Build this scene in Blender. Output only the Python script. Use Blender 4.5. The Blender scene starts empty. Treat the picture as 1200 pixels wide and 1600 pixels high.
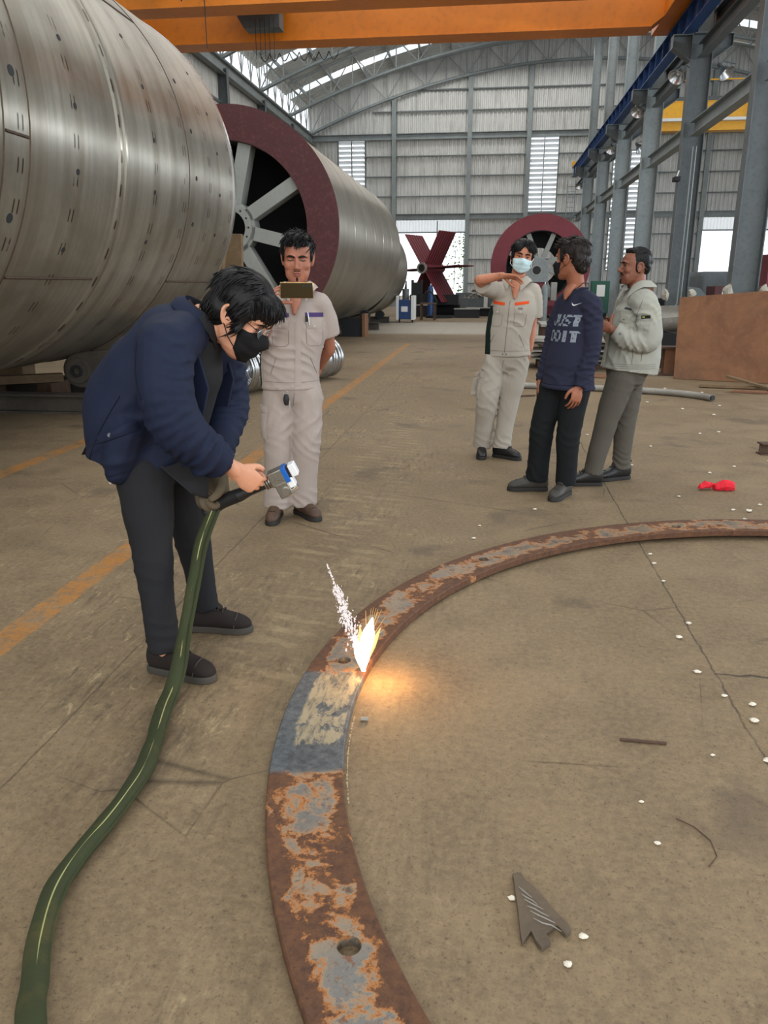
import bpy, math, random
import numpy as np
from mathutils import Vector, Matrix, noise, bvhtree

# ------------------------------------------------------------------ camera, world, lights, exposure
SC = bpy.context.scene
COL = SC.collection
CAM_H = 1.40
_cd = bpy.data.cameras.new('camera')
_cd.sensor_fit = 'VERTICAL'; _cd.sensor_height = 36.0
_cd.lens = 1210.0 / 1600.0 * 36.0
_cd.clip_start = 0.05; _cd.clip_end = 400
_cam = bpy.data.objects.new('camera', _cd); COL.objects.link(_cam)
_cam.location = (0, 0, CAM_H)
_cam.rotation_euler = (math.radians(90 - 16.351), 0, math.radians(7.365))
SC.camera = _cam
SC.view_settings.view_transform = 'Standard'
SC.view_settings.look = 'None'
SC.view_settings.gamma = 1.0
SC.view_settings.exposure = -0.16
SC.view_settings.use_curve_mapping = False
W = bpy.data.worlds.new('sky'); SC.world = W
W.use_nodes = True
_bg = W.node_tree.nodes['Background']
_bg.inputs[0].default_value = (0.90, 0.95, 1.0, 1)
_bg.inputs[1].default_value = 1.9

def area_light(name, loc, rot, size, power, color=(1, 1, 1)):
    l = bpy.data.lights.new(name, 'AREA'); l.shape = 'RECTANGLE'
    l.size, l.size_y = size; l.energy = power; l.color = color
    o = bpy.data.objects.new(name, l); COL.objects.link(o)
    o.location = loc; o.rotation_euler = [math.radians(a) for a in rot]
    return o
# added front fill and drum streak lamps, then daylight from the skylight strips
area_light('front_fill_lamp', (1.0, -7.5, 4.6), (52, 0, 0), (18, 6), 820, (1.0, 0.97, 0.93))
area_light('drum_streak_lamp', (21.5, 12, 5.2), (90, 0, 90), (34, 0.8), 4300, (0.80, 0.90, 1.0))
for _y in (3, 9, 15, 21, 27, 33, 39, 45, 51):
    area_light('skylight_strip', (-1.0, _y, 14.2), (0, 0, 0), (16, 1.0), 430, (1.0, 0.98, 0.95))

# ------------------------------------------------------------------ helpers
PI = math.pi
def lin(c):
    c = c / 255.0
    return c / 12.92 if c <= 0.04045 else ((c + 0.055) / 1.055) ** 2.4
def C(r, g, b): return (lin(r), lin(g), lin(b), 1.0)
def V(*a): return Vector(a[0] if len(a) == 1 else a)

class G:
    """small node-building helper"""
    def __init__(s, m):
        s.m = m; s.t = m.node_tree; s.L = s.t.links
        s.b = s.t.nodes['Principled BSDF']
    def n(s, typ, **kw):
        x = s.t.nodes.new(typ)
        for k, v in kw.items(): setattr(x, k, v)
        return x
    def put(s, sock, v):
        if v is None: return
        if isinstance(v, bpy.types.NodeSocket): s.L.new(v, sock)
        else:
            if hasattr(sock.default_value, '__len__') and not hasattr(v, '__len__'): v = [v] * len(sock.default_value)
            sock.default_value = v if not hasattr(v, '__len__') else v[:len(sock.default_value)]
    def co(s, kind='Object'): return s.n('ShaderNodeTexCoord').outputs[kind]
    def map(s, vec, sc=(1, 1, 1), loc=(0, 0, 0), rot=(0, 0, 0)):
        x = s.n('ShaderNodeMapping'); s.put(x.inputs[0], vec)
        x.inputs['Location'].default_value = loc; x.inputs['Rotation'].default_value = rot; x.inputs['Scale'].default_value = sc
        return x.outputs[0]
    def noise(s, vec, scale, detail=4, rough=.6, dist=0):
        x = s.n('ShaderNodeTexNoise'); s.put(x.inputs['Vector'], vec)
        x.inputs['Scale'].default_value = scale; x.inputs['Detail'].default_value = detail
        x.inputs['Roughness'].default_value = rough; x.inputs['Distortion'].default_value = dist
        return x.outputs[0]
    def vor(s, vec, scale, feature='F1', rnd=1):
        x = s.n('ShaderNodeTexVoronoi', feature=feature); s.put(x.inputs['Vector'], vec)
        x.inputs['Scale'].default_value = scale; x.inputs['Randomness'].default_value = rnd
        return x.outputs['Distance']
    def ramp(s, fac, stops, interp='LINEAR'):
        x = s.n('ShaderNodeValToRGB'); s.put(x.inputs[0], fac); r = x.color_ramp; r.interpolation = interp
        while len(r.elements) < len(stops): r.elements.new(0.5)
        for e, (p, c) in zip(r.elements, stops):
            e.position = p; e.color = c if hasattr(c, '__len__') else (c, c, c, 1)
        return x.outputs[0]
    def mix(s, fac, a, b, blend='MIX'):
        x = s.n('ShaderNodeMix', data_type='RGBA', blend_type=blend)
        s.put(x.inputs[0], fac); s.put(x.inputs[6], a); s.put(x.inputs[7], b)
        return x.outputs[2]
    def math(s, op, a, b=None, c=None, clamp=False):
        x = s.n('ShaderNodeMath', operation=op, use_clamp=clamp)
        s.put(x.inputs[0], a); s.put(x.inputs[1], b)
        if c is not None: s.put(x.inputs[2], c)
        return x.outputs[0]
    def sep(s, vec):
        x = s.n('ShaderNodeSeparateXYZ'); s.put(x.inputs[0], vec); return x.outputs
    def comb(s, x_, y_, z_):
        x = s.n('ShaderNodeCombineXYZ')
        for i, v in enumerate((x_, y_, z_)): s.put(x.inputs[i], v)
        return x.outputs[0]
    def band(s, v, lo, hi, soft=.02):
        """1 inside lo..hi with soft ends"""
        a = s.n('ShaderNodeMapRange', interpolation_type='SMOOTHSTEP'); s.put(a.inputs[0], v)
        a.inputs[1].default_value = lo - soft; a.inputs[2].default_value = lo + soft
        b = s.n('ShaderNodeMapRange', interpolation_type='SMOOTHSTEP'); s.put(b.inputs[0], v)
        b.inputs[1].default_value = hi - soft; b.inputs[2].default_value = hi + soft
        return s.math('SUBTRACT', a.outputs[0], b.outputs[0], clamp=True)
    def bump(s, h, strength=.3, dist=.01, normal=None):
        x = s.n('ShaderNodeBump'); x.inputs['Strength'].default_value = strength; x.inputs['Distance'].default_value = dist
        s.put(x.inputs['Height'], h)
        if normal is not None: s.put(x.inputs['Normal'], normal)
        return x.outputs[0]
    def out(s, color=None, rough=None, metal=None, normal=None, spec=None):
        s.put(s.b.inputs['Base Color'], color); s.put(s.b.inputs['Roughness'], rough); s.put(s.b.inputs['Metallic'], metal)
        if normal is not None: s.put(s.b.inputs['Normal'], normal)
        if spec is not None: s.b.inputs['Specular IOR Level'].default_value = spec

def material(name, color=(.5, .5, .5, 1), rough=.6, metal=0.0, fn=None, spec=None):
    m = bpy.data.materials.new(name); m.use_nodes = True
    g = G(m); g.out(color, rough, metal, spec=spec)
    if fn: fn(g)
    return m

def steel_paint(name, col, var=.25, rough=.5, dirt=(60, 52, 44), dirt_amt=.35, scale=3.0, metal=0.0, bump=.05):
    def fn(g):
        v = g.co(); a = g.noise(v, scale, 6, .65); b = g.noise(v, scale * 7, 4, .6)
        c = g.mix(g.ramp(a, [(.3, 0.0), (.75, 1.0)]), [x * (1 - var) for x in col[:3]] + [1], [min(1, x * (1 + var)) for x in col[:3]] + [1])
        d = g.math('MULTIPLY', g.ramp(b, [(.5, 0.0), (.75, 1.0)]), dirt_amt)
        c = g.mix(d, c, C(*dirt))
        g.out(c, rough, metal, g.bump(b, bump, .01))
    return material(name, col, rough, metal, fn)

class MB:
    """collects geometry (world coordinates) and links it as one mesh object"""
    def __init__(s): s.v = []; s.f = []; s.mi = []; s.cur = 0
    def add(s, verts, faces):
        o = len(s.v); s.v.extend([tuple(p) for p in verts])
        for f in faces: s.f.append([i + o for i in f]); s.mi.append(s.cur)
        return s
    def box(s, c, size, R=None):
        hx, hy, hz = [x / 2 for x in size]; c = Vector(c); P = []
        for z in (-hz, hz):
            for (x, y) in ((-hx, -hy), (hx, -hy), (hx, hy), (-hx, hy)):
                p = Vector((x, y, z)); P.append(c + (R @ p if R is not None else p))
        return s.add(P, [(3, 2, 1, 0), (4, 5, 6, 7), (0, 1, 5, 4), (1, 2, 6, 5), (2, 3, 7, 6), (3, 0, 4, 7)])
    def bx(s, x0, x1, y0, y1, z0, z1): return s.box(((x0 + x1) / 2, (y0 + y1) / 2, (z0 + z1) / 2), (x1 - x0, y1 - y0, z1 - z0))
    def loft(s, rings, cap=True, closed=False):
        n = len(rings[0]); P = [p for r in rings for p in r]; F = []
        m = len(rings)
        for i in range(m if closed else m - 1):
            a, b = i * n, ((i + 1) % m) * n
            for j in range(n):
                k = (j + 1) % n; F.append((a + j, a + k, b + k, b + j))
        if cap and not closed:
            F.append(tuple(reversed(range(n)))); F.append(tuple((m - 1) * n + j for j in range(n)))
        return s.add(P, F)
    def frame(s, d, up=None):
        d = Vector(d).normalized(); u = Vector(up) if up is not None else (Vector((0, 0, 1)) if abs(d.z) < .95 else Vector((0, 1, 0)))
        a = u - d * u.dot(d)
        if a.length < 1e-5:
            u = Vector((1, 0, 0)); a = u - d * u.dot(d)
        a.normalize(); b = d.cross(a)
        return d, a, b
    def beam(s, p0, p1, prof, up=None):
        """extrude profile [(side, up)...] from p0 to p1"""
        p0, p1 = Vector(p0), Vector(p1); d, a, b = s.frame(p1 - p0, up)
        return s.loft([[p + b * x * -1 + a * y for (x, y) in prof] for p in (p0, p1)])
    def cyl(s, p0, p1, r0, r1=None, n=16):
        p0, p1 = Vector(p0), Vector(p1); r1 = r0 if r1 is None else r1; d, a, b = s.frame(p1 - p0)
        cs = [(math.cos(2 * PI * i / n), math.sin(2 * PI * i / n)) for i in range(n)]
        return s.loft([[p + (a * c + b * q) * r for c, q in cs] for p, r in ((p0, r0), (p1, r1))])
    def lathe(s, o, d, prof, n=32, up=None, cap=False, closed=False):
        o = Vector(o); d, a, b = s.frame(d, up)
        cs = [(math.cos(2 * PI * i / n), math.sin(2 * PI * i / n)) for i in range(n)]
        return s.loft([[o + d * h + (a * c + b * q) * r for c, q in cs] for r, h in prof], cap, closed)
    def tube(s, pts, r, n=8, closed=False, flat=1.0, up=None):
        pts = [Vector(p) for p in pts]; m = len(pts); rings = []; a = None
        for i in range(m):
            d = (pts[(i + 1) % m] - pts[i - 1]) if closed else (pts[min(i + 1, m - 1)] - pts[max(i - 1, 0)])
            d.normalize()
            if a is None: _, a, _ = s.frame(d, up)
            a = a - d * a.dot(d)
            if a.length < 1e-4: _, a, _ = s.frame(d)
            a.normalize(); b = d.cross(a); rr = r[i] if hasattr(r, '__len__') else r
            rings.append([pts[i] + (a * math.cos(2 * PI * j / n) * flat + b * math.sin(2 * PI * j / n)) * rr for j in range(n)])
        return s.loft(rings, True, closed)
    def prism(s, poly, vec):
        poly = [Vector(p) for p in poly]; vec = Vector(vec)
        return s.loft([poly, [p + vec for p in poly]])
    def sphere(s, c, r, n=12, m=8, R=None):
        c = Vector(c); r = Vector(r) if hasattr(r, '__len__') else Vector((r, r, r)); rings = []
        for i in range(m + 1):
            t = PI * (i + (.12 if i == 0 else (-.12 if i == m else 0))) / m
            ring = []
            for j in range(n):
                p = Vector((math.sin(t) * math.cos(2 * PI * j / n) * r.x, math.sin(t) * math.sin(2 * PI * j / n) * r.y, -math.cos(t) * r.z))
                ring.append(c + (R @ p if R is not None else p))
            rings.append(ring)
        return s.loft(rings)
    def limb(s, pts, rad, seg=14, sub=5, up=None, round_ends=True):
        """smooth tapered closed tube through pts; rad = r or (side, up) per point"""
        pts = [Vector(p) for p in pts]; R = [(r, r) if not hasattr(r, '__len__') else r for r in rad]
        P, Q = [], []
        for i in range(len(pts) - 1):
            p0, p1, p2, p3 = pts[max(i - 1, 0)], pts[i], pts[i + 1], pts[min(i + 2, len(pts) - 1)]
            for k in range(sub):
                t = k / sub
                P.append(0.5 * ((2 * p1) + (p2 - p0) * t + (2 * p0 - 5 * p1 + 4 * p2 - p3) * t * t + (3 * p1 - p0 - 3 * p2 + p3) * t ** 3))
                h = t * t * (3 - 2 * t)
                Q.append(tuple(R[i][j] * (1 - h) + R[i + 1][j] * h for j in (0, 1)))
        P.append(pts[-1]); Q.append(R[-1]); rings = []; a = None; m = len(P)
        for i in range(m):
            d = (P[min(i + 1, m - 1)] - P[max(i - 1, 0)]).normalized()
            if a is None: _, a, _ = s.frame(d, up)
            a = a - d * a.dot(d); a.normalize(); b = d.cross(a)
            def ring(c, k): return [c + b * math.cos(2 * PI * j / seg) * Q[i][0] * k + a * math.sin(2 * PI * j / seg) * Q[i][1] * k for j in range(seg)]
            if round_ends and i == 0:
                rr = min(Q[0])
                for t in (.25, .6, .88): rings.append(ring(P[0] - d * rr * math.sqrt(max(0, 1 - t * t)) * .9, t))
            rings.append(ring(P[i], 1))
            if round_ends and i == m - 1:
                rr = min(Q[-1])
                for t in (.88, .6, .25): rings.append(ring(P[-1] + d * rr * math.sqrt(max(0, 1 - t * t)) * .9, t))
        return s.loft(rings)
    def mesh(s, name, mats=(), smooth=40):
        me = bpy.data.meshes.new(name); me.from_pydata(s.v, [], s.f); me.update()
        for m in mats: me.materials.append(m)
        me.polygons.foreach_set('material_index', s.mi)
        if smooth:
            me.polygons.foreach_set('use_smooth', [True] * len(me.polygons)); me.set_sharp_from_angle(angle=math.radians(smooth))
        return me
    def build(s, name, mats, parent=None, bev=0, smooth=40, origin=None, label=None, fix=True):
        if not isinstance(mats, (list, tuple)): mats = [mats]
        if parent is not None: off = world_loc(parent)
        elif origin is not None: off = Vector(origin)
        else:
            a = np.array(s.v); lo, hi = a.min(0), a.max(0); off = Vector(((lo[0] + hi[0]) / 2, (lo[1] + hi[1]) / 2, lo[2]))
        s.v = [(p[0] - off.x, p[1] - off.y, p[2] - off.z) for p in s.v]
        me = s.mesh(name, mats, 0)
        if fix and len(s.f) < 60000: fix_normals(me)
        if smooth:
            me.polygons.foreach_set('use_smooth', [True] * len(me.polygons)); me.set_sharp_from_angle(angle=math.radians(smooth))
        o = bpy.data.objects.new(name, me); COL.objects.link(o)
        if parent is not None: o.parent = parent
        else: o.location = off
        if bev:
            b = o.modifiers.new('bevel', 'BEVEL'); b.width = bev; b.segments = 2; b.limit_method = 'ANGLE'; b.angle_limit = math.radians(40)
        if label: o['label'] = label
        return o

def fix_normals(me):
    import bmesh
    b = bmesh.new(); b.from_mesh(me); bmesh.ops.recalc_face_normals(b, faces=b.faces); b.to_mesh(me); b.free()

def world_loc(o):
    p = Vector((0, 0, 0))
    while o is not None: p = p + o.location; o = o.parent
    return p
def tag(o, label=None, cat=None, group=None, kind=None):
    if label: o['label'] = label
    if cat: o['category'] = cat
    if group: o['group'] = group
    if kind: o['kind'] = kind
    return o
def thing(name, label, cat, loc, group=None, kind=None):
    o = bpy.data.objects.new(name, None); COL.objects.link(o); o.location = loc; o.empty_display_size = .2
    return tag(o, label, cat, group, kind)
def dup(root, loc, label=None, group=None):
    r = root.copy(); COL.objects.link(r); r.location = loc
    if label: r['label'] = label
    if group: r['group'] = group
    for ch in list(root.children):
        c = ch.copy(); COL.objects.link(c); c.parent = r
        for g in list(ch.children):
            d = g.copy(); COL.objects.link(d); d.parent = c
    return r
def rot(ax, deg): return Matrix.Rotation(math.radians(deg), 3, ax)
def ibeam_prof(w, h, tf=.02, tw=.014):
    return [(-w/2, -h/2), (w/2, -h/2), (w/2, -h/2+tf), (tw/2, -h/2+tf), (tw/2, h/2-tf), (w/2, h/2-tf), (w/2, h/2), (-w/2, h/2), (-w/2, h/2-tf), (-tw/2, h/2-tf), (-tw/2, -h/2+tf), (-w/2, -h/2+tf)]
def chan_prof(w, h, t=.015):
    return [(0, -h/2), (w, -h/2), (w, -h/2+t), (t, -h/2+t), (t, h/2-t), (w, h/2-t), (w, h/2), (0, h/2)]
def rect_prof(w, h): return [(-w/2, -h/2), (w/2, -h/2), (w/2, h/2), (-w/2, h/2)]
# ------------------------------------------------------------------ materials of the hall
def _floor(g):
    v = g.co(); x, y, z = g.sep(v)
    big = g.noise(v, .55, 5, .6); mid = g.noise(v, 3.2, 6, .65, .4); fine = g.noise(v, 38, 4, .7); grit = g.noise(v, 140, 3, .7)
    st = g.noise(g.map(v, (9, 1.3, 1), rot=(0, 0, .12)), 4.0, 5, .7, .5)          # dragging marks along the hall
    flake = g.noise(g.map(v, (2.2, 1, 1)), 9.0, 8, .78, .8)
    c = g.mix(g.ramp(big, [(.3, 0), (.7, 1)]), C(114, 97, 74), C(137, 118, 92))
    c = g.mix(g.math('MULTIPLY', g.ramp(mid, [(.35, 1), (.6, 0)]), .5), c, C(88, 73, 55))
    c = g.mix(g.math('MULTIPLY', g.ramp(fine, [(.4, 0), (.75, 1)]), .45), c, C(160, 140, 106))
    c = g.mix(g.math('MULTIPLY', g.ramp(grit, [(.3, 1), (.45, 0)]), .5), c, C(60, 50, 38))
    spk = g.ramp(g.noise(v, 34, 8, .85, .1), [(.56, 0), (.66, 1)])
    c = g.mix(g.math('MULTIPLY', g.math('MULTIPLY', spk, g.ramp(g.noise(v, 2.6, 4, .6), [(.42, 0), (.62, 1)])), .42), c, C(172, 154, 122))
    pit = g.ramp(g.noise(v, 60, 4, .75), [(.34, 1), (.42, 0)])
    c = g.mix(g.math('MULTIPLY', pit, .55), c, C(58, 47, 36))
    # the traffic lane left of the joint: scraped, lighter flakes and dark rubber
    lane = g.band(x, -2.9, -.15, .5)
    lane = g.math('MULTIPLY', lane, g.ramp(g.noise(v, 1.1, 4, .6), [(.44, .08), (.58, 1)]))
    c = g.mix(g.math('MULTIPLY', g.math('MULTIPLY', g.ramp(flake, [(.55, 0), (.66, 1)]), lane), .62), c, C(186, 166, 128))
    c = g.mix(g.math('MULTIPLY', g.math('MULTIPLY', g.ramp(st, [(.5, 0), (.66, 1)]), lane), .6), c, C(70, 59, 46))
    # rubbed tyre tread bars across the lane
    bar = g.n('ShaderNodeTexWave', wave_type='BANDS', bands_direction='DIAGONAL'); g.put(bar.inputs[0], g.map(v, (.25, 1, 1)))
    bar.inputs['Scale'].default_value = 5.2; bar.inputs['Distortion'].default_value = 3.0; bar.inputs['Detail'].default_value = 3; bar.inputs['Detail Scale'].default_value = 3
    tr = g.math('MULTIPLY', g.band(g.math('ADD', x, g.math('MULTIPLY', y, .02)), -.95, -.42, .12), g.band(y, 2.2, 9.0, .8))
    c = g.mix(g.math('MULTIPLY', g.math('MULTIPLY', g.math('MULTIPLY', g.ramp(bar.outputs[1], [(.45, 0), (.8, 1)]), g.ramp(g.noise(v, 4.5, 5, .7), [(.45, 0), (.62, 1)])), tr), .42), c, C(168, 149, 114))
    # stains
    s1 = g.ramp(g.noise(v, 1.7, 3, .5, .6), [(.6, 0), (.7, 1)])
    c = g.mix(g.math('MULTIPLY', s1, .45), c, C(66, 56, 50))
    # side-door daylight painted into the colour as a pale strip across the floor
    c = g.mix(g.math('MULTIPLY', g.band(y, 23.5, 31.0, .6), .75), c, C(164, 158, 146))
    # painted yellow lines, worn
    wear = g.ramp(g.noise(v, 7.5, 8, .75), [(.4, .08), (.56, 1)])
    wear2 = g.ramp(g.noise(v, 45, 4, .7), [(.3, .3), (.5, 1)])
    l1 = g.band(x, -1.985, -1.845, .006); l2 = g.band(x, -3.74, -3.60, .006)
    far = g.math('MULTIPLY', g.math('ADD', l1, l2, clamp=True), g.band(y, -3, 19.5, .5))
    c = g.mix(g.math('MULTIPLY', g.math('MULTIPLY', far, wear), g.math('MULTIPLY', wear2, .85)), c, C(170, 112, 44))
    # slab joints and cracks
    wob = g.math('ADD', x, g.math('MULTIPLY', g.math('SUBTRACT', g.noise(v, 6, 5, .7), .5), .035))
    jw = g.math('MULTIPLY', g.math('SUBTRACT', g.noise(v, 16, 4, .7), .5), .016)
    j1 = g.math('MULTIPLY', g.band(g.math('ADD', wob, jw), .892, .898, .005), g.ramp(g.noise(v, 5, 4, .7), [(.34, .35), (.5, 1)]))
    wob2 = g.math('ADD', y, g.math('MULTIPLY', g.math('SUBTRACT', g.noise(v, 3, 6, .7), .5), .12))
    j2 = g.math('MULTIPLY', g.band(wob2, 2.74, 2.752, .006), g.band(x, .9, 3, .02))
    j3 = g.band(g.math('ADD', x, g.math('MULTIPLY', g.math('SUBTRACT', g.noise(v, 4, 4, .6), .5), .02)), -1.352, -1.346, .004)
    crk = g.ramp(g.vor(g.map(v, loc=(.3, .2, 0)), .75, 'DISTANCE_TO_EDGE'), [(0.0, 1), (.0045, 0)])
    crk = g.math('MULTIPLY', crk, g.ramp(g.noise(v, 1.3, 2), [(.5, 0), (.62, 1)]))
    jj = g.math('ADD', g.math('ADD', j1, j2), g.math('ADD', g.math('MULTIPLY', j3, .6), g.math('MULTIPLY', crk, .7)), clamp=True)
    c = g.mix(g.math('MULTIPLY', jj, .8), c, C(32, 27, 23))
    # scratched chalk-pale arcs on the right
    sc = g.ramp(g.noise(g.map(v, (1, 14, 1), rot=(0, 0, -.5)), 2.0, 5, .7), [(.66, 0), (.72, 1)])
    c = g.mix(g.math('MULTIPLY', g.math('MULTIPLY', sc, g.band(x, .2, 3, .4)), .35), c, C(160, 144, 116))
    h = g.math('ADD', g.math('MULTIPLY', fine, .5), g.math('ADD', g.math('MULTIPLY', flake, .5), g.math('MULTIPLY', jj, -1.5)))
    g.out(c, g.ramp(mid, [(.3, .62), (.7, .85)]), 0, g.bump(h, .35, .012), spec=.35)
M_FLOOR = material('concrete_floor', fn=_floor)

def _sheet(g):
    v = g.co(); n1 = g.noise(v, .35, 5, .6); n2 = g.noise(g.map(v, (1, 1, .12)), 3.5, 5, .7); n3 = g.noise(v, 2.2, 6, .7)
    c = g.mix(n1, C(196, 197, 194), C(216, 215, 210))
    c = g.mix(g.math('MULTIPLY', g.ramp(n2, [(.48, 0), (.72, 1)]), .5), c, C(120, 117, 110))
    c = g.mix(g.math('MULTIPLY', g.ramp(n3, [(.55, 0), (.7, 1)]), .35), c, C(150, 147, 140))
    g.out(c, .55, .25)
M_SHEET = material('corrugated_sheet', fn=_sheet)
def _glow_sheet(col, tr):
    def fn(g):
        d = g.n('ShaderNodeBsdfDiffuse'); t = g.n('ShaderNodeBsdfTranslucent'); mx = g.n('ShaderNodeMixShader')
        d.inputs[0].default_value = col; t.inputs[0].default_value = col; mx.inputs[0].default_value = tr
        g.L.new(d.outputs[0], mx.inputs[1]); g.L.new(t.outputs[0], mx.inputs[2])
        o = g.t.nodes['Material Output']; g.L.new(mx.outputs[0], o.inputs[0])
    return fn
M_SKYLIGHT = material('translucent_sheet', fn=_glow_sheet((.93, .96, .97, 1), .75))
M_ROOF = material('white_roof_sheet', C(206, 208, 206), .6)
M_LOUVRE = material('louvre_blade', fn=_glow_sheet((.9, .92, .93, 1), .38))
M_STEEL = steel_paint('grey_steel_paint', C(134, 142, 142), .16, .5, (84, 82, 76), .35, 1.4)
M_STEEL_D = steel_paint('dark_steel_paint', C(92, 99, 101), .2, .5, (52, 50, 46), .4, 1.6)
M_GIRT = steel_paint('girt_paint', C(104, 112, 112), .12, .55, (80, 78, 72), .3, 1.0)
M_TRUSS = steel_paint('truss_paint', C(150, 156, 156), .12, .5, (96, 94, 88), .3, 1.0)
M_BLUE = steel_paint('blue_rail_paint', C(30, 66, 118), .22, .42, (22, 30, 46), .35, 1.6)
M_ORANGE = steel_paint('orange_crane_paint', C(214, 122, 14), .12, .45, (150, 84, 22), .35, .9)
M_YELLOW = steel_paint('yellow_crane_paint', C(232, 170, 30), .08, .45, (150, 110, 40), .3, .9)
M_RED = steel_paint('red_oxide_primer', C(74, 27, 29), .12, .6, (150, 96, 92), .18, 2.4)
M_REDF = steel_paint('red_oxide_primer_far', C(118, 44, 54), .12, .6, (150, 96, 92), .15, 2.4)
M_SPOKE = steel_paint('grey_primer', C(150, 152, 146), .06, .55, (120, 118, 110), .25, 2.0)
M_BLACK = material('black_rubber', C(22, 22, 23), .6)
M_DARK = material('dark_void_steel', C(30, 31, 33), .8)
M_WHITE = material('white_paint', C(226, 226, 222), .5)
M_CHROME = material('bright_metal', C(200, 202, 204), .25, 1.0)

def rust(name, a, b, c, scale=2.0, rough=.8, metal=0.0):
    def fn(g):
        v = g.co(); n1 = g.noise(v, scale, 8, .7, .4); n2 = g.noise(v, scale * 9, 5, .7); n3 = g.noise(v, scale * .5, 3, .5)
        k = g.mix(g.ramp(n1, [(.35, 0), (.65, 1)]), C(*a), C(*b))
        k = g.mix(g.math('MULTIPLY', g.ramp(n3, [(.52, 0), (.66, 1)]), .6), k, C(*c))
        k = g.mix(g.math('MULTIPLY', g.ramp(n2, [(.5, 0), (.8, 1)]), .35), k, [x * 1.5 for x in C(*b)[:3]] + [1])
        g.out(k, rough, metal, g.bump(n2, .25, .006))
    return material(name, fn=fn)
M_RUSTPLATE = rust('rusty_plate', (108, 72, 48), (134, 92, 62), (82, 66, 52), 1.6)
M_RUSTDARK = rust('dark_rust', (64, 48, 38), (92, 66, 48), (46, 38, 33), 5)
M_OLDSTEEL = rust('old_dirty_steel', (62, 58, 52), (84, 76, 66), (44, 41, 37), 2.5, .7)
M_WOOD = rust('weathered_wood', (104, 84, 60), (128, 106, 78), (82, 66, 48), 3, .85)
M_SCRAP = rust('offcut_steel', (128, 124, 116), (160, 156, 148), (98, 92, 84), 1.5, .55, .3)

# ------------------------------------------------------------------ the hall shell
YW = 54.0; XL = -11.9; XR = 23.1
def roof_top(x): return 15.85 - .0115 * (x - 5.6) ** 2
def roof_bot(x): return 14.5 - .0127 * (x - 5.6) ** 2
def struct(mb, name, mat, label=None, **kw):
    o = mb.build(name, mat, **kw); o['kind'] = 'structure'
    if label: o['label'] = label
    return o
f = MB()
f.add([(-40, -14, 0), (60, -14, 0), (60, 110, 0), (-40, 110, 0)], [(0, 1, 2, 3)])
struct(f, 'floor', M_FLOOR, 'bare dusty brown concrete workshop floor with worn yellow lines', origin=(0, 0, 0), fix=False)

def corr_strip(mb, at, u0, u1, z0, z1, pitch=.25, depth=.06):
    """trapezoid ribbed sheet: at(u, off) -> (x, y) ; z0/z1 number or function of u"""
    prof = [(0, 0), (.36, 0), (.5, 1), (.86, 1)]
    us = []
    k0 = math.floor(u0 / pitch) - 1
    k = k0
    while k * pitch < u1:
        for a, d in prof:
            u = (k + a) * pitch
            if u0 < u < u1: us.append((u, d * depth))
        k += 1
    us = [(u0, us[0][1] if us else 0)] + us + [(u1, us[-1][1] if us else 0)]
    P, F = [], []
    for u, d in us:
        x, y = at(u, d)
        zb = z0(u) if callable(z0) else z0; zt = z1(u) if callable(z1) else z1
        P += [(x, y, zb), (x, y, max(zb, zt))]
    for i in range(len(us) - 1): F.append((2*i, 2*i+2, 2*i+3, 2*i+1))
    mb.add(P, F)

# far end wall with its openings: (x0, x1, z0, z1)
HOLES = [(-6.35, -1.62, 0, 5.45), (13.1, 20.5, 0, 5.45), (-9.95, -8.2, 6.0, 10.3), (2.28, 4.08, 5.9, 10.32), (7.45, 9.55, 2.3, 5.5), (7.45, 9.55, 5.9, 9.4)]
wall = MB()
at_back = lambda u, d: (u, YW - d)
xs = sorted({XL, XR} | {h[0] for h in HOLES} | {h[1] for h in HOLES}); zs = sorted({0, 10.55} | {h[2] for h in HOLES} | {h[3] for h in HOLES})
for i in range(len(xs) - 1):
    for k in range(len(zs) - 1):
        cx, cz = (xs[i] + xs[i+1]) / 2, (zs[k] + zs[k+1]) / 2
        if any(h[0] < cx < h[1] and h[2] < cz < h[3] for h in HOLES): continue
        corr_strip(wall, at_back, xs[i], xs[i+1], zs[k], zs[k+1])
corr_strip(wall, at_back, XL, XR, 10.55, lambda u: roof_top(u) - .02)
struct(wall, 'wall_back', M_SHEET, 'grey corrugated metal end wall of the hall', fix=False, smooth=0)
wl = MB(); corr_strip(wl, lambda u, d: (XL + d, u), -8, YW, 0, 10.5)
struct(wl, 'wall_left', M_SHEET, 'grey corrugated side wall behind the big drums', fix=False, smooth=0)
wr = MB(); corr_strip(wr, lambda u, d: (XR - d, u), -8, YW, 0, 3.6); corr_strip(wr, lambda u, d: (XR - d, u), -8, YW, 6.6, 11.4)  # out of view; the open band is put in for the drum streak
struct(wr, 'wall_right', M_SHEET, 'corrugated side wall of the next bay with an added open band', fix=False, smooth=0)
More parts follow.
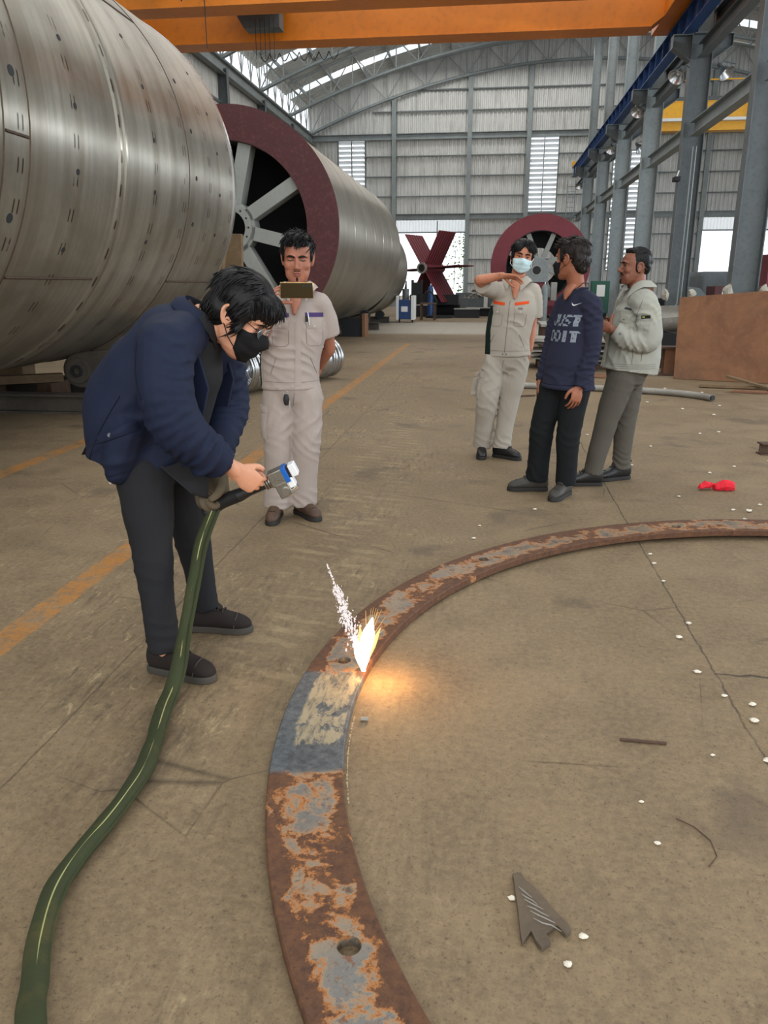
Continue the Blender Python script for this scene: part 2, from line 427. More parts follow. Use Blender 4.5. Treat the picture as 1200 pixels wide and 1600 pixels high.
# roof sheets and translucent strips, ribs running along the slope
def roof_sheet(y0, y1, mat, name, label, ribs=True):
    m = MB(); nx = 40; X = [XL - .6 + (XR - XL + 1.2) * i / nx for i in range(nx + 1)]
    ys = []
    if ribs:
        y = y0
        while y < y1 - 1e-6:
            for a, d in ((0, 0), (.1, 0), (.14, .06), (.26, .06), (.30, 0)):
                if y + a < y1: ys.append((y + a, d))
            y += .36
        ys.append((y1, 0))
    else: ys = [(y0, 0), (y1, 0)]
    P = [(x, y, roof_top(x) + .22 + d) for y, d in ys for x in X]; n = nx + 1
    F = [(j*n+i, j*n+i+1, (j+1)*n+i+1, (j+1)*n+i) for j in range(len(ys)-1) for i in range(nx)]
    m.add(P, F); o = m.build(name, mat, fix=False, smooth=0); o['kind'] = 'structure'; o['label'] = label
edges = [-8.0]
STRIPS = [(b + 2.45, b + 3.55) for b in range(0, 54, 6)]
for a, b in STRIPS: edges += [a, b]
edges.append(YW + .4)
for i in range(len(edges) - 1):
    if i % 2 == 0: roof_sheet(edges[i], edges[i+1], M_ROOF, 'ceiling', 'arched ribbed metal roof of the hall')
    else: roof_sheet(edges[i], edges[i+1], M_SKYLIGHT, 'window_%d' % (10 + i), 'translucent roof light strip across the arched roof')
# girts on the end wall
def girt(x0, x1, z, h, name='trim_1', mat=M_GIRT, y=YW - .16):
    struct(MB().beam((x0, y, z), (x1, y, z), chan_prof(-.14, h, .02) if h > .15 else rect_prof(.12, h)), name, mat)
for z in (1.5, 3.0, 4.5): girt(-1.5, 5.2, z, .07)
for z in (1.5, 3.0, 4.5):
    girt(5.6, 7.4, z, .07); girt(9.6, 13.0, z, .07)
for z in (6.9, 8.1, 9.3):
    girt(-8.15, 2.2, z, .07); girt(4.1, 7.4, z, .07); girt(9.6, XR, z, .07)
for z in (11.9, 13.1): girt(-11.7 + (0 if z < 10 else (4 if z < 12.5 else 6.8)), 20 - (2 if z < 12.5 else 6), z, .07)
girt(XL + .1, XR, 10.45, .36, 'trim_2', M_STEEL); girt(XL + .1, XR, 5.66, .34, 'trim_3', M_STEEL)
for x, zt in ((-6.3, 12.6), (-1.5, 14.0), (2.2, 14.3), (9.7, 14.2), (13.05, 13.7), (17.5, 12.7)):
    struct(MB().beam((x, YW - .2, 0), (x, YW - .2, zt), ibeam_prof(.28, .22), up=(0, 1, 0)), 'trim_4', M_STEEL, 'grey steel post of the corrugated end wall')
# doors: translucent overpanel, open below
for n_, (x0, x1) in enumerate(((-6.35, -1.62), (13.1, 20.5))):
    m = MB(); corr_strip(m, lambda u, d: (u, YW + .05 - d), x0, x1, 4.72, 5.45, .2, .05)
    o = m.build('door_%d' % (n_ + 1), M_SKYLIGHT, fix=False, smooth=0)
    tag(o, 'bright open doorway with translucent panel above, ' + ('behind the red bladed rotor' if n_ == 0 else 'in the next bay'), kind='structure')
    b = MB().beam((x0, YW - .02, 4.7), (x1, YW - .02, 4.7), rect_prof(.08, .08)); b.bx((x0+x1)/2+.5, (x0+x1)/2+.56, YW-.05, YW, 4.5, 5.4)
    b.build('door_rail', M_GIRT, o)
# louvred vents
for n_, (x0, x1, z0, z1) in enumerate(HOLES[2:]):
    fr = MB()
    for x in (x0, (x0 + x1) / 2, x1): fr.bx(x - .03, x + .03, YW - .12, YW - .02, z0, z1)
    for z in (z0, z1): fr.bx(x0, x1, YW - .12, YW - .02, z - .03, z + .03)
    o = fr.build('window_%d' % (n_ + 1), M_GIRT); o['kind'] = 'structure'
    o['label'] = ['white louvred vent above the far red-ended drum', 'tall white louvred vent above the far red ring', 'lower white louvred vent behind the row of columns', 'upper white louvred vent behind the row of columns'][n_]
    bl = MB(); z = z0 + .04; R = rot('X', -38)
    while z < z1 - .1:
        for xa, xb in ((x0 + .04, (x0 + x1) / 2 - .04), ((x0 + x1) / 2 + .04, x1 - .04)):
            bl.box(((xa + xb) / 2, YW - .06, z + .12), (xb - xa, .26, .012), R)
        z += .285
    bl.build('louvre_blades', M_LOUVRE, o)
# left wall: posts, eaves beam and open lattice clerestory
for y in range(0, 54, 6):
    struct(MB().beam((XL + .28, y, 0), (XL + .28, y, 10.3), ibeam_prof(.3, .4), up=(1, 0, 0)), 'trim_5', M_STEEL_D, 'grey steel post of the left side wall')
    for z in (3, 5, 7, 9): struct(MB().bx(XL + .06, XL + .14, y, y + 6, z - .05, z + .05), 'trim_6', M_GIRT)
struct(MB().beam((XL + .3, -8, 10.3), (XL + .3, YW, 10.3), ibeam_prof(.3, .5)), 'trim_7', M_STEEL, 'eaves beam along the left wall')
struct(MB().bx(XL - .3, XL + .1, -8, YW, 10.5, 10.62), 'trim_8', M_WHITE)
lat = MB()
lat.tube([(XL + .2, -8, 10.75), (XL + .2, YW, 10.75)], .06, 6); lat.tube([(XL + .2, -8, 12.3), (XL + .2, YW, 12.3)], .06, 6)
y = 0
while y < YW:
    lat.tube([(XL + .2, y, 10.75), (XL + .2, y, 12.3)], .035, 5)
    lat.tube([(XL + .2, y, 10.75), (XL + .2, y + .75, 12.3)], .025, 5); lat.tube([(XL + .2, y + .75, 12.3), (XL + .2, y + 1.5, 10.75)], .025, 5)
    y += 1.5
struct(lat, 'trim_9', M_TRUSS, 'light lattice girder in the open strip above the left wall', fix=False)
# arch trusses and purlins
def truss(y, wall_truss=False):
    t = thing('roof_truss', 'arched steel roof truss spanning the hall, %s' % {54: 'standing against the end wall', 48: 'first in front of the end wall', 42: 'second in front of the end wall', 36: 'third in front of the end wall'}.get(y, 'above the orange crane'), 'roof truss', (5.6, y, 10.7), 'arched roof trusses', 'structure')
    X = [XL + .2 + (XR - XL - .4) * i / 28 for i in range(29)]; yy = y - (.35 if wall_truss else 0)
    MB().tube([(x, yy, roof_top(x) - .05) for x in X], .075, 6).build('top_chord', M_TRUSS, t)
    MB().tube([(x, yy, roof_bot(x)) for x in X], .1, 6).build('bottom_chord', M_STEEL, t)
    w = MB()
    for i in range(28):
        a, b = X[i], X[i+1]
        if i % 2 == 0: w.tube([(a, yy, roof_bot(a)), (b, yy, roof_top(b))], .035, 5)
        else: w.tube([(a, yy, roof_top(a)), (b, yy, roof_bot(b))], .035, 5)
        w.tube([(b, yy, roof_bot(b)), (b, yy, roof_top(b))], .03, 5)
    w.build('web_lattice', M_TRUSS, t)
for y in (24, 30, 36, 42, 48): truss(y)
truss(54, True)
x = XL + .4
while x < XR:
    struct(MB().bx(x - .04, x + .04, 20, YW, roof_top(x) + .03, roof_top(x) + .2), 'trim_10', M_TRUSS); x += 1.75
ANISO = 0.25
# ------------------------------------------------------------------ big things of the hall
def _drum(grime):
    def fn(g):
        v = g.co(); x, y, z = g.sep(v)
        br = g.noise(g.map(v, (.35, 9, .35)), 2.2, 6, .65)           # brushed in hoops round the axis
        br2 = g.noise(g.map(v, (.6, 60, .6)), 2.0, 4, .7)
        pat = g.noise(v, .9, 5, .6, .5); fine = g.noise(v, 14, 5, .7)
        c = g.mix(g.ramp(br, [(.3, 0), (.7, 1)]), C(138, 133, 122), C(160, 154, 140))
        c = g.mix(g.math('MULTIPLY', g.ramp(pat, [(.42, 0), (.62, 1)]), grime), c, C(104, 98, 87))
        c = g.mix(g.math('MULTIPLY', g.ramp(fine, [(.55, 0), (.8, 1)]), .3), c, C(100, 94, 84))
        band = g.ramp(g.noise(g.map(v, (.02, 1.6, .02)), 2.0, 3, .6), [(.52, 0), (.6, 1)])
        c = g.mix(g.math('MULTIPLY', band, grime * .8), c, C(112, 102, 86))
        # rust brown stitch marks left by welded cleats, in rows round the shell
        ang = g.math('ARCTAN2', g.math('SUBTRACT', z, 2.15), x)
        cell = g.math('FRACT', g.math('MULTIPLY', ang, 7.6)); rowy = g.math('FRACT', g.math('DIVIDE', y, .78))
        st = g.math('MULTIPLY', g.band(cell, .25, .62, .04), g.math('ADD', g.band(rowy, .448, .472, .005), g.band(rowy, .522, .546, .005), clamp=True))
        st = g.math('MULTIPLY', st, g.ramp(g.noise(v, 5, 3), [(.34, 0), (.42, 1)]))
        c = g.mix(g.math('MULTIPLY', st, .9 if grime > .4 else .15), c, C(48, 36, 28))
        r = g.math('ADD', g.math('MULTIPLY', br, .08), g.math('ADD', g.math('MULTIPLY', pat, .12), .22))
        tg = g.n('ShaderNodeTangent', direction_type='RADIAL', axis='Y'); g.L.new(tg.outputs[0], g.b.inputs['Tangent'])
        g.b.inputs['Anisotropic'].default_value = .9; g.b.inputs['Anisotropic Rotation'].default_value = ANISO
        g.out(c, r, .62, g.bump(g.math('ADD', br2, g.math('MULTIPLY', pat, 2)), .03, .01))
    return fn
M_DRUM = material('bare_stainless_shell', fn=_drum(.55))
M_DRUM2 = material('ground_stainless_shell', fn=_drum(.3))
M_WELD = rust('weld_seam', (62, 48, 38), (84, 68, 52), (48, 38, 30), 8, .6, .3)

def shell(mb, c, R, y0, y1, t=.03, n=96):
    """hollow cylinder along the hall"""
    mb.lathe((c[0], y0, c[1]), (0, 1, 0), [(R, 0), (R, y1 - y0), (R - t, y1 - y0), (R - t, 0)], n, closed=True)
def on_drum(c, R, y, deg, off=0):
    a = math.radians(deg); return Vector((c[0] + (R + off) * math.cos(a), y, c[1] + (R + off) * math.sin(a)))

# nearest drum on the left
c1 = (-5.44, 2.656); R1 = 2.15
d1 = thing('steel_drum', 'huge bare stainless steel drum with weld seams, nearest on the left', 'drum', (c1[0], 6.0, c1[1] - R1))
m = MB(); shell(m, c1, R1, 1.2, 10.45); m.build('shell', M_DRUM, d1)
for yy, w, h in ((7.16, .05, .03), (7.27, .05, .03)):
    MB().lathe((c1[0], yy, c1[1]), (0, 1, 0), [(R1 - .01, -w), (R1 + h * .7, -w * .6), (R1 + h, 0), (R1 + h * .7, w * .6), (R1 - .01, w)], 96, closed=True).build('hoop_rib', M_DRUM, d1)
for yy in (8.84, 5.40, 5.72, 3.2):
    MB().lathe((c1[0], yy, c1[1]), (0, 1, 0), [(R1 - .01, -.018), (R1 + .008, 0), (R1 - .01, .018)], 96, closed=True).build('weld_seam', M_WELD, d1)
for ya, yb, dg in ((5.74, 7.1, -34.0), (7.32, 8.82, 40.), (8.86, 10.42, -34.5), (5.42, 5.70, -6.5)):
    MB().tube([on_drum(c1, R1, ya + (yb - ya) * i / 6, dg, 0) for i in range(7)], .012, 6).build('weld_seam', M_WELD, d1)
MB().lathe((c1[0], 10.45, c1[1]), (0, 1, 0), [(R1 + .012, -.05), (R1 + .012, .012), (R1 - .035, .012), (R1 - .035, -.05)], 96, closed=True).build('end_rim', M_CHROME, d1)
for yy, dgs, r in ((5.56, (4.1, -21.7), .036), (6.41, (15.7, 2.7, -10.2, 29, -27), .024), (7.93, (28, 15.4, 2.7, -10, -23), .022), (9.05, (24, 10, -3, -16), .026), (9.85, (19, 7, -5.5, -18, 32), .02)):
    for dg in dgs:
        MB().cyl(on_drum(c1, R1, yy, dg, -.01), on_drum(c1, R1, yy, dg, .0035), r, n=14).build('bolt_hole', M_DARK, d1)

def spoke(c, R0, R1_, y, deg, w, depth, parent, mat):
    a = math.radians(deg); d = Vector((math.cos(a), 0, math.sin(a))); s = Vector((-math.sin(a), 0, math.cos(a)))
    p0 = Vector((c[0], y, c[1])) + d * R0; p1 = Vector((c[0], y, c[1])) + d * R1_
    pr = [p0 - s * w / 2, p1 - s * w / 2, p1 + s * w / 2, p0 + s * w / 2]
    MB().prism(pr, (0, depth, 0)).build('spoke', mat, parent, bev=.008)
# second drum with the red end ring and spokes
c2 = (-5.05, 2.47); R2 = 2.148
d2 = thing('spoked_drum', 'long steel drum with dark red end ring and grey spokes, behind the nearest drum', 'drum', (c2[0], 21, c2[1] - R2))
m = MB(); shell(m, c2, R2, 15.55, 26.7); m.build('shell', M_DRUM2, d2)
MB().lathe((c2[0], 15.5, c2[1]), (0, 1, 0), [(R2 + .03, 0), (R2 + .03, .06), (1.555, .06), (1.555, 0)], 96, closed=True).build('end_ring', M_RED, d2)
MB().lathe((c2[0], 15.56, c2[1]), (0, 1, 0), [(1.575, 0), (1.575, .5), (1.545, .5), (1.545, 0)], 72, closed=True).build('inner_rim', M_OLDSTEEL, d2)
for k in range(8): spoke(c2, .4, 1.55, 15.6, 31.5 + 45 * k, .26, .34, d2, M_SPOKE)
hub = MB().lathe((c2[0], 15.53, c2[1]), (0, 1, 0), [(.44, 0), (.44, .07), (.5, .07), (.5, .42), (.32, .42), (.32, 0)], 48, closed=True).build('hub', M_SPOKE, d2)
for k in range(14):
    a = 2 * PI * k / 14
    p = Vector((c2[0] + .385 * math.cos(a), 15.53, c2[1] + .385 * math.sin(a))); MB().cyl(p, p - Vector((0, .012, 0)), .018, n=8).build('bolt', M_DARK, hub)
MB().cyl((c2[0], 18.6, c2[1]), (c2[0], 18.62, c2[1]), R2 - .05, n=64).build('interior_shade_fill', M_DARK, d2)  # added dark disc, stands in for the shade inside the drum
MB().lathe((c2[0], 17.0, c2[1]), (0, 1, 0), [(R2 - .03, 0), (R2 - .03, .1), (R2 - .35, .1), (R2 - .35, 0)], 64, closed=True).build('inner_stiffener', M_OLDSTEEL, d2)
for yy in (17.6, 19.2, 20.7, 22.4, 24.3):
    MB().lathe((c2[0], yy, c2[1]), (0, 1, 0), [(R2 - .01, -.014), (R2 + .005, 0), (R2 - .01, .014)], 96, closed=True).build('weld_seam', M_DRUM, d2)
MB().cyl((c2[0], 26.66, c2[1]), (c2[0], 26.7, c2[1]), R2 - .02, n=64).build('end_plate', M_DRUM2, d2)
# third drum, smaller, farther along the same line
c3 = (-5.0, 2.02); R3 = 1.78
d3 = thing('plain_drum', 'smaller plain steel drum farther along, just past the spoked drum', 'drum', (c3[0], 30, c3[1] - R3))
m = MB(); shell(m, c3, R3, 27.6, 32.2); m.build('shell', M_DRUM2, d3); MB().cyl((c3[0], 32.15, c3[1]), (c3[0], 32.2, c3[1]), R3 - .02, n=64).build('end_plate', M_DRUM2, d3)
# supports below the drums
def cradle(name, label, x, y, z_top, w, mat=M_OLDSTEEL):
    t = thing(name, label, 'support', (x, y, 0))
    MB().beam((x - w / 2, y, .12), (x + w / 2, y, .12), ibeam_prof(.24, .24, .03, .03)).build('base_beam', mat, t)
    for s in (-1, 1):
        b = MB(); xx = x + s * w * .36; b.bx(xx - .12, xx + .12, y - .1, y + .1, .24, z_top + .1 + .0); b.build('saddle_post', mat, t)
        MB().cyl((xx, y - .18, z_top + .1), (xx, y + .18, z_top + .1), .16, n=20).build('roller', M_DARK, t)
    return t
cradle('drum_cradle', 'dark steel roller cradle carrying the front end of the spoked drum', c2[0], 17.2, .36, 3.2)
cradle('drum_cradle', 'dark steel roller cradle carrying the far end of the spoked drum', c2[0], 25.4, .36, 3.2)
cradle('drum_cradle', 'dark steel roller cradle under the smaller farther drum', c3[0], 30.2, .2, 2.6)
cradle('drum_cradle', 'dark steel cradle under the far end of the nearest drum', c1[0], 9.7, .53, 3.2)
# roller unit and stacked beams in front
t = thing('roller_unit', 'dark steel roller block under the nearest drum, beside the bent person', 'roller', (-4.3, 8.7, 0))
b = MB(); b.prism([(-4.64 + .2 * math.cos(a), 8.5, .45 + .2 * math.sin(a)) for a in [PI/2 + PI * i / 14 for i in range(15)]] + [(-3.8, 8.5, .3), (-3.8, 8.5, .74)], (0, .42, 0)); b.build('arm_plate', M_OLDSTEEL, t, bev=.015)
MB().cyl((-4.64, 8.45, .45), (-4.64, 8.5, .45), .14, n=28).build('roller', M_OLDSTEEL, t)
MB().lathe((-4.64, 8.42, .45), (0, 1, 0), [(.07, 0), (.07, .03), (.04, .03), (.04, 0)], 24, closed=True).build('bearing_cap', M_DARK, t)
MB().bx(-4.2, -3.85, 8.52, 8.9, 0, .32).build('base', M_OLDSTEEL, t, bev=.01)
tag(MB().beam((-9.5, 8.24, .11), (-3.35, 8.24, .11), ibeam_prof(.2, .22, .025, .02)).build('steel_beam', M_OLDSTEEL), 'long dark steel beam lying across the floor under the nearest drum', 'beam')
tag(MB().beam((-9.4, 8.95, .44), (-5.75, 9.3, .40), rect_prof(.34, .2)).build('timber_beam', M_WOOD, bev=.01), 'thick brown timber lying across supports under the nearest drum', 'beam')
for x_, y_ in ((-8.6, 9.03), (-6.4, 9.25)): tag(MB().bx(x_ - .12, x_ + .12, y_ - .25, y_ + .25, 0, .3).build('timber_block', M_RUSTDARK, bev=.01), 'dark block holding up the thick timber, %s' % ('nearer the left wall' if x_ < -7 else 'nearer the roller block'), 'block')
tag(MB().beam((-5.95, 8.72, .29), (-5.25, 9.2, .29), rect_prof(.16, .1)).build('timber_offcut', M_WOOD, bev=.006), 'short pale timber offcut between the beams under the drum', 'timber')
tag(MB().bx(-6.1, -5.9, 8.4, 9.0, 0, .235).build('packing_block', M_RUSTDARK, bev=.01), 'dark packing block behind the long floor beam', 'block')
tag(MB().bx(-5.5, -5.3, 9.0, 9.45, 0, .235).build('packing_block', M_RUSTDARK, bev=.01), 'dark packing block carrying the pale timber offcut', 'block')
t = thing('blue_barrel', 'blue steel barrel seen under the nearest drum', 'barrel', (-10.2, 17.5, 0)); MB().lathe((-10.2, 17.5, 0), (0, 0, 1), [(.01, 0), (.29, 0), (.29, .28), (.3, .3), (.29, .32), (.29, .58), (.3, .6), (.29, .62), (.29, .88), (.01, .88)], 24).build('body', M_BLUE, t)
MB().lathe((-10.2, 17.5, .88), (0, 0, 1), [(.3, 0), (.3, .015), (.27, .015), (.27, 0)], 24, closed=True).build('rim', M_BLUE, t)
tag(MB().beam((-4.23, 13.0, 0), (-4.18, 13.05, 2.2), rect_prof(.3, .1), up=(0, 1, 0)).build('timber_prop', M_WOOD, bev=.008), 'upright timber prop standing in front of the spoked drum hub', 'timber')
tag(MB().beam((-4.62, 12.4, 0), (-4.28, 12.6, 2.02), rect_prof(.26, .1), up=(0, 1, 0)).build('timber_prop', M_WOOD, bev=.008), 'leaning timber prop close to the rim of the nearest drum', 'timber')
t = thing('drum_block', 'black box support on the floor under the spoked drum', 'box', (-3.95, 22.3, 0)); MB().bx(-4.05, -3.42, 22.0, 22.6, 0, .5).build('body', M_DARK, t, bev=.01); MB().bx(-3.46, -3.38, 21.96, 22.64, 0, .62).build('end_post', M_RUSTPLATE, t)

# coil of bright tubes
t = thing('tube_coil', 'lying coil of shiny steel tube behind the standing person with a phone', 'coil', (-2.95, 10.9, 0))
import random as _r
_r.seed(5)
ax0, ax1 = Vector((-3.25, 9.95, .315)), Vector((-2.45, 12.1, .315)); axd = (ax1 - ax0).normalized(); sd = axd.cross(Vector((0, 0, 1)))
for k in range(56):
    q = ax0.lerp(ax1, k / 55) + axd * _r.uniform(-.01, .01); rr = .285 + _r.uniform(-.02, .012)
    MB().tube([q + sd * math.cos(2*PI*j/36) * rr + Vector((0, 0, math.sin(2*PI*j/36) * rr - .3 + rr + .015)) for j in range(36)], .018, 6, closed=True).build('tube_turn', M_CHROME, t)

# ------------------------------------------------------------------ overhead crane
def box_girder(y0, y1, x0, x1, zb, zt, bevel, parent, web, name='girder'):
    m = MB(); m.prism([(x0, y0 + .05, zb + .02), (x1 - bevel, y0 + .05, zb + .02), (x1, y0 + .05, zb + bevel * .75), (x1, y0 + .05, zt), (x0, y0 + .05, zt)], (0, y1 - y0 - .1, 0)); gd = m.build(name, web, parent)
    f = MB(); f.bx(x0, x1 - bevel, y0, y1, zb - .012, zb + .022); f.build('bottom_flange', web, gd); MB().bx(x0, x1, y0, y1, zt, zt + .03).build('top_flange', web, gd)
    return gd
cr = thing('overhead_crane', 'big orange overhead crane bridge across the top of the hall', 'crane', (-3, 23.5, 8.0))
box_girder(24.6, 25.4, -11.0, 5.0, 8.14, 9.4, .85, cr, M_ORANGE)
gn = box_girder(20.6, 21.35, -11.0, 5.0, 7.85, 9.2, .85, cr, M_ORANGE)
for x_ in (-9.0, -6.2, -3.4, -.6, 2.2): MB().prism([(x_, 20.66, 8.7), (x_, 20.3, 9.15), (x_, 20.66, 9.15)], (.03, 0, 0)).build('bracket', M_ORANGE, gn)
MB().bx(4.45, 5.2, 19.6, 26.4, 8.36, 9.0).build('end_truck', M_ORANGE, cr, bev=.01)
MB().bx(-11.2, -10.5, 19.6, 26.4, 8.36, 9.0).build('end_truck', M_ORANGE, cr, bev=.01)
hs = MB().bx(-7.35, -5.9, 22.0, 24.3, 8.75, 9.5).build('trolley', M_STEEL_D, cr, bev=.02)
MB().prism([(-7.3, 23.6, 8.75), (-6.95, 23.6, 8.2), (-5.95, 23.6, 8.2), (-5.95, 23.6, 8.75)], (0, .5, 0)).build('hoist_drum_guard', M_STEEL_D, hs)
for k in range(5): MB().cyl((-6.6 + .13 * k, 23.5, 7.4), (-6.6 + .13 * k, 23.5, 8.4), .009, n=5).build('hoist_rope', M_BLACK, hs)
_r.seed(2)
for k in range(9):
    x_ = -7.6 + .16 * k + _r.uniform(-.05, .05); w = _r.uniform(.08, .16); d_ = _r.uniform(.3, .75)
    MB().tube([(x_ + w * (j / 8 - .5), 20.3, 8.5 - d_ * math.sin(PI * j / 8)) for j in range(9)], .014, 5).build('cable_loop', M_BLACK, cr)
for k in range(8):
    x_ = -6.9 + .3 * k; MB().tube([(x_ + .3 * (j / 8 - .5), 25.5, 8.06 - .22 * math.sin(PI * j / 8)) for j in range(9)], .014, 5).build('cable_loop', M_BLACK, cr)
MB().cyl((-6.9, 20.25, 6.85), (-6.9, 20.25, 9.2), .012, n=5).build('pendant_cable', M_BLACK, cr)
MB().bx(-8.6, -8.0, 19.9, 20.4, 8.3, 9.2).build('drive_box', M_RUSTDARK, cr)
pl = MB(); pl.bx(-2.35, -1.95, 20.58, 20.64, 8.3, 8.45); plate_ = pl.build('sign_plate', M_WHITE, cr)
for i in range(3): MB().bx(-2.32 + .12 * i, -2.26 + .12 * i, 20.57, 20.58, 8.33 + .05 * (i % 2), 8.38 + .05 * (i % 2)).build('check_mark', M_BLACK, plate_)
# ------------------------------------------------------------------ crane columns, runway, struts
ORD = {18: 'nearest, behind the rusty plate', 24: 'second from the rusty plate', 30: 'third from the rusty plate', 36: 'fourth from the rusty plate', 42: 'fifth from the rusty plate', 48: 'farthest, next to the ladder'}
XC = 5.36
for y in range(18, 54, 6):
    t = thing('steel_column', 'tall grey steel crane column with bracket, ' + ORD[y], 'column', (XC, y, 0), 'crane columns along the bay')
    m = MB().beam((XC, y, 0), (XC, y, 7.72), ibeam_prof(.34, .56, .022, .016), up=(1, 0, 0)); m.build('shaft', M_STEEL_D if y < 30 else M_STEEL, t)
    MB().beam((XC + .06, y, 7.74), (XC + .06, y, roof_bot(5.4)), ibeam_prof(.3, .42, .02, .014), up=(1, 0, 0)).build('upper_shaft', M_STEEL, t)
    MB().bx(XC - .32, XC + .32, y - .2, y + .2, 7.715, 7.74).build('cap_plate', M_STEEL_D, t); MB().bx(XC - .4, XC + .4, y - .32, y + .32, 0, .03).build('base_plate', M_STEEL_D, t)
    for s in (-1, 1):
        x0 = XC + s * .28; x1 = XC + s * .75
        m = MB(); m.prism([(x0, y - .008, 7.1), (x1, y - .008, 7.42), (x1, y - .008, 7.7), (x0, y - .008, 7.7)], (0, .016, 0)); m.bx(min(x0, x1), max(x0, x1), y - .16, y + .16, 7.69, 7.715)
        m.prism([(x0, y - .16, 7.08), (x1, y - .16, 7.40), (x1, y - .16, 7.42), (x0, y - .16, 7.1)], (0, .32, 0)); m.bx(x1 - .01 if s < 0 else x1, x1 if s < 0 else x1 + .01, y - .16, y + .16, 7.4, 7.715)
        m.build('bracket', M_STEEL_D, t)
for y in range(18, 54, 6):
    y1 = y + 6 if y < 48 else YW - .3
    g_ = {18: 'nearest, starting behind the rusty plate', 24: 'second from the rusty plate', 30: 'third from the rusty plate', 36: 'fourth from the rusty plate', 42: 'fifth from the rusty plate', 48: 'farthest, ending at the end wall'}[y]
    tag(MB().beam((XC, y + .2, 5.42), (XC, y1 - .2, 5.42), ibeam_prof(.26, .36, .02, .014)).build('tie_beam', M_STEEL), 'grey tie beam between two crane columns at mid height, ' + g_, 'beam', 'mid-height tie beams')
    tag(MB().beam((XC, y + .2, 7.3), (XC, y1 - .2, 7.3), ibeam_prof(.24, .34, .02, .014)).build('tie_beam', M_STEEL_D), 'grey tie beam just under the blue runway rail, ' + g_, 'beam', 'upper tie beams')
tag(MB().beam((XC, 10, 5.42), (XC, 17.8, 5.42), ibeam_prof(.26, .36, .02, .014)).build('tie_beam', M_STEEL), 'grey tie beam running out of view from the nearest crane column', 'beam')
rw = thing('runway_rail', 'long blue crane runway beam on column brackets', 'rail', (4.98, 30, 7.72))
MB().beam((4.98, 6, 7.99), (4.98, 52.5, 7.99), ibeam_prof(.3, .54, .025, .016)).build('beam', M_BLUE, rw)
MB().bx(4.95, 5.01, 6, 52.5, 8.26, 8.31).build('rail_head', M_STEEL_D, rw)
y = 6.5
while y < 52: MB().bx(4.84, 4.97, y - .008, y + .008, 7.74, 8.24).build('stiffener', M_BLUE, rw); y += 1.0
MB().bx(4.8, 5.1, 52.2, 52.5, 8.3, 8.6).build('end_stop', M_YELLOW, rw)
tag(MB().beam((5.74, 10, 7.99), (5.74, 52.5, 7.99), ibeam_prof(.3, .54, .025, .016)).build('runway_rail', M_STEEL_D), 'grey runway beam on the far side of the crane columns', 'rail')
# lamps on the columns
def floodlight(p, aim, label):
    p = Vector(p); d = Vector(aim).normalized(); t = thing('floodlight', label, 'floodlight', p, 'floodlights on the crane columns')
    MB().lathe(p, d, [(.05, -.16), (.09, -.1), (.22, .12), (.21, .12), (.08, -.09), (.02, -.1)], 20, closed=True).build('reflector', M_CHROME, t)
    MB().cyl(p - d * .26, p - d * .12, .06, n=12).build('lamp_housing', M_STEEL_D, t)
    MB().tube([p - d * .2, p - d * .2 + Vector((.12, .05, .1)), p + Vector((.3, .12, .18))], .02, 5).build('bracket_arm', M_STEEL_D, t)
    MB().sphere(p - d * .02, .05, 10, 6).build('bulb', M_WHITE, t)
for y, xx, zz, nm in ((18, 4.72, 7.0, 'nearest column'), (24, 4.78, 6.75, 'second column'), (30, 4.8, 7.05, 'third column'), (36, 4.82, 6.8, 'fourth column'), (48, 4.88, 6.75, 'farthest column')):
    floodlight((xx, y - .25, zz), (-.5, -.5, -.75), 'bright metal floodlight under the blue rail at the ' + nm)
for y, nm in ((24, 'second column'), (36, 'fourth column')): floodlight((5.95, y - .25, 6.8), (.5, -.5, -.75), 'bright metal floodlight on the far side of the ' + nm)
t = thing('security_camera', 'small dark security camera on the second crane column', 'camera', (4.98, 23.7, 4.15)); MB().bx(4.9, 5.06, 23.5, 23.8, 4.1, 4.22).build('body', M_DARK, t, bev=.01); MB().tube([(5.0, 23.75, 4.2), (5.03, 23.78, 4.3), (5.06, 23.79, 4.4)], .02, 5).build('arm', M_WHITE, t)
for k, x_ in enumerate((5.36, 5.45)):
    tag(MB().tube([(x_, 23.79, 5.0), (x_, 23.79, .9), (x_ + (-.05 if k == 0 else .06), 23.79, .78), (x_ + (-.16 if k == 0 else .2), 23.79, .74)], .018, 6).build('conduit_pipe', M_STEEL), 'thin vertical conduit on the second crane column, %s one' % ('left' if k == 0 else 'right'), 'pipe')
ld = thing('wall_ladder', 'thin grey ladder up to the far end of the blue rail', 'ladder', (4.9, 52.9, 0))
for x_ in (4.65, 5.15): MB().bx(x_ - .025, x_ + .025, 52.85, 52.95, 0, 7.6).build('rail', M_STEEL, ld)
for k in range(24): MB().cyl((4.65, 52.9, .35 + .3 * k), (5.15, 52.9, .35 + .3 * k), .016, n=6).build('rung', M_STEEL, ld)
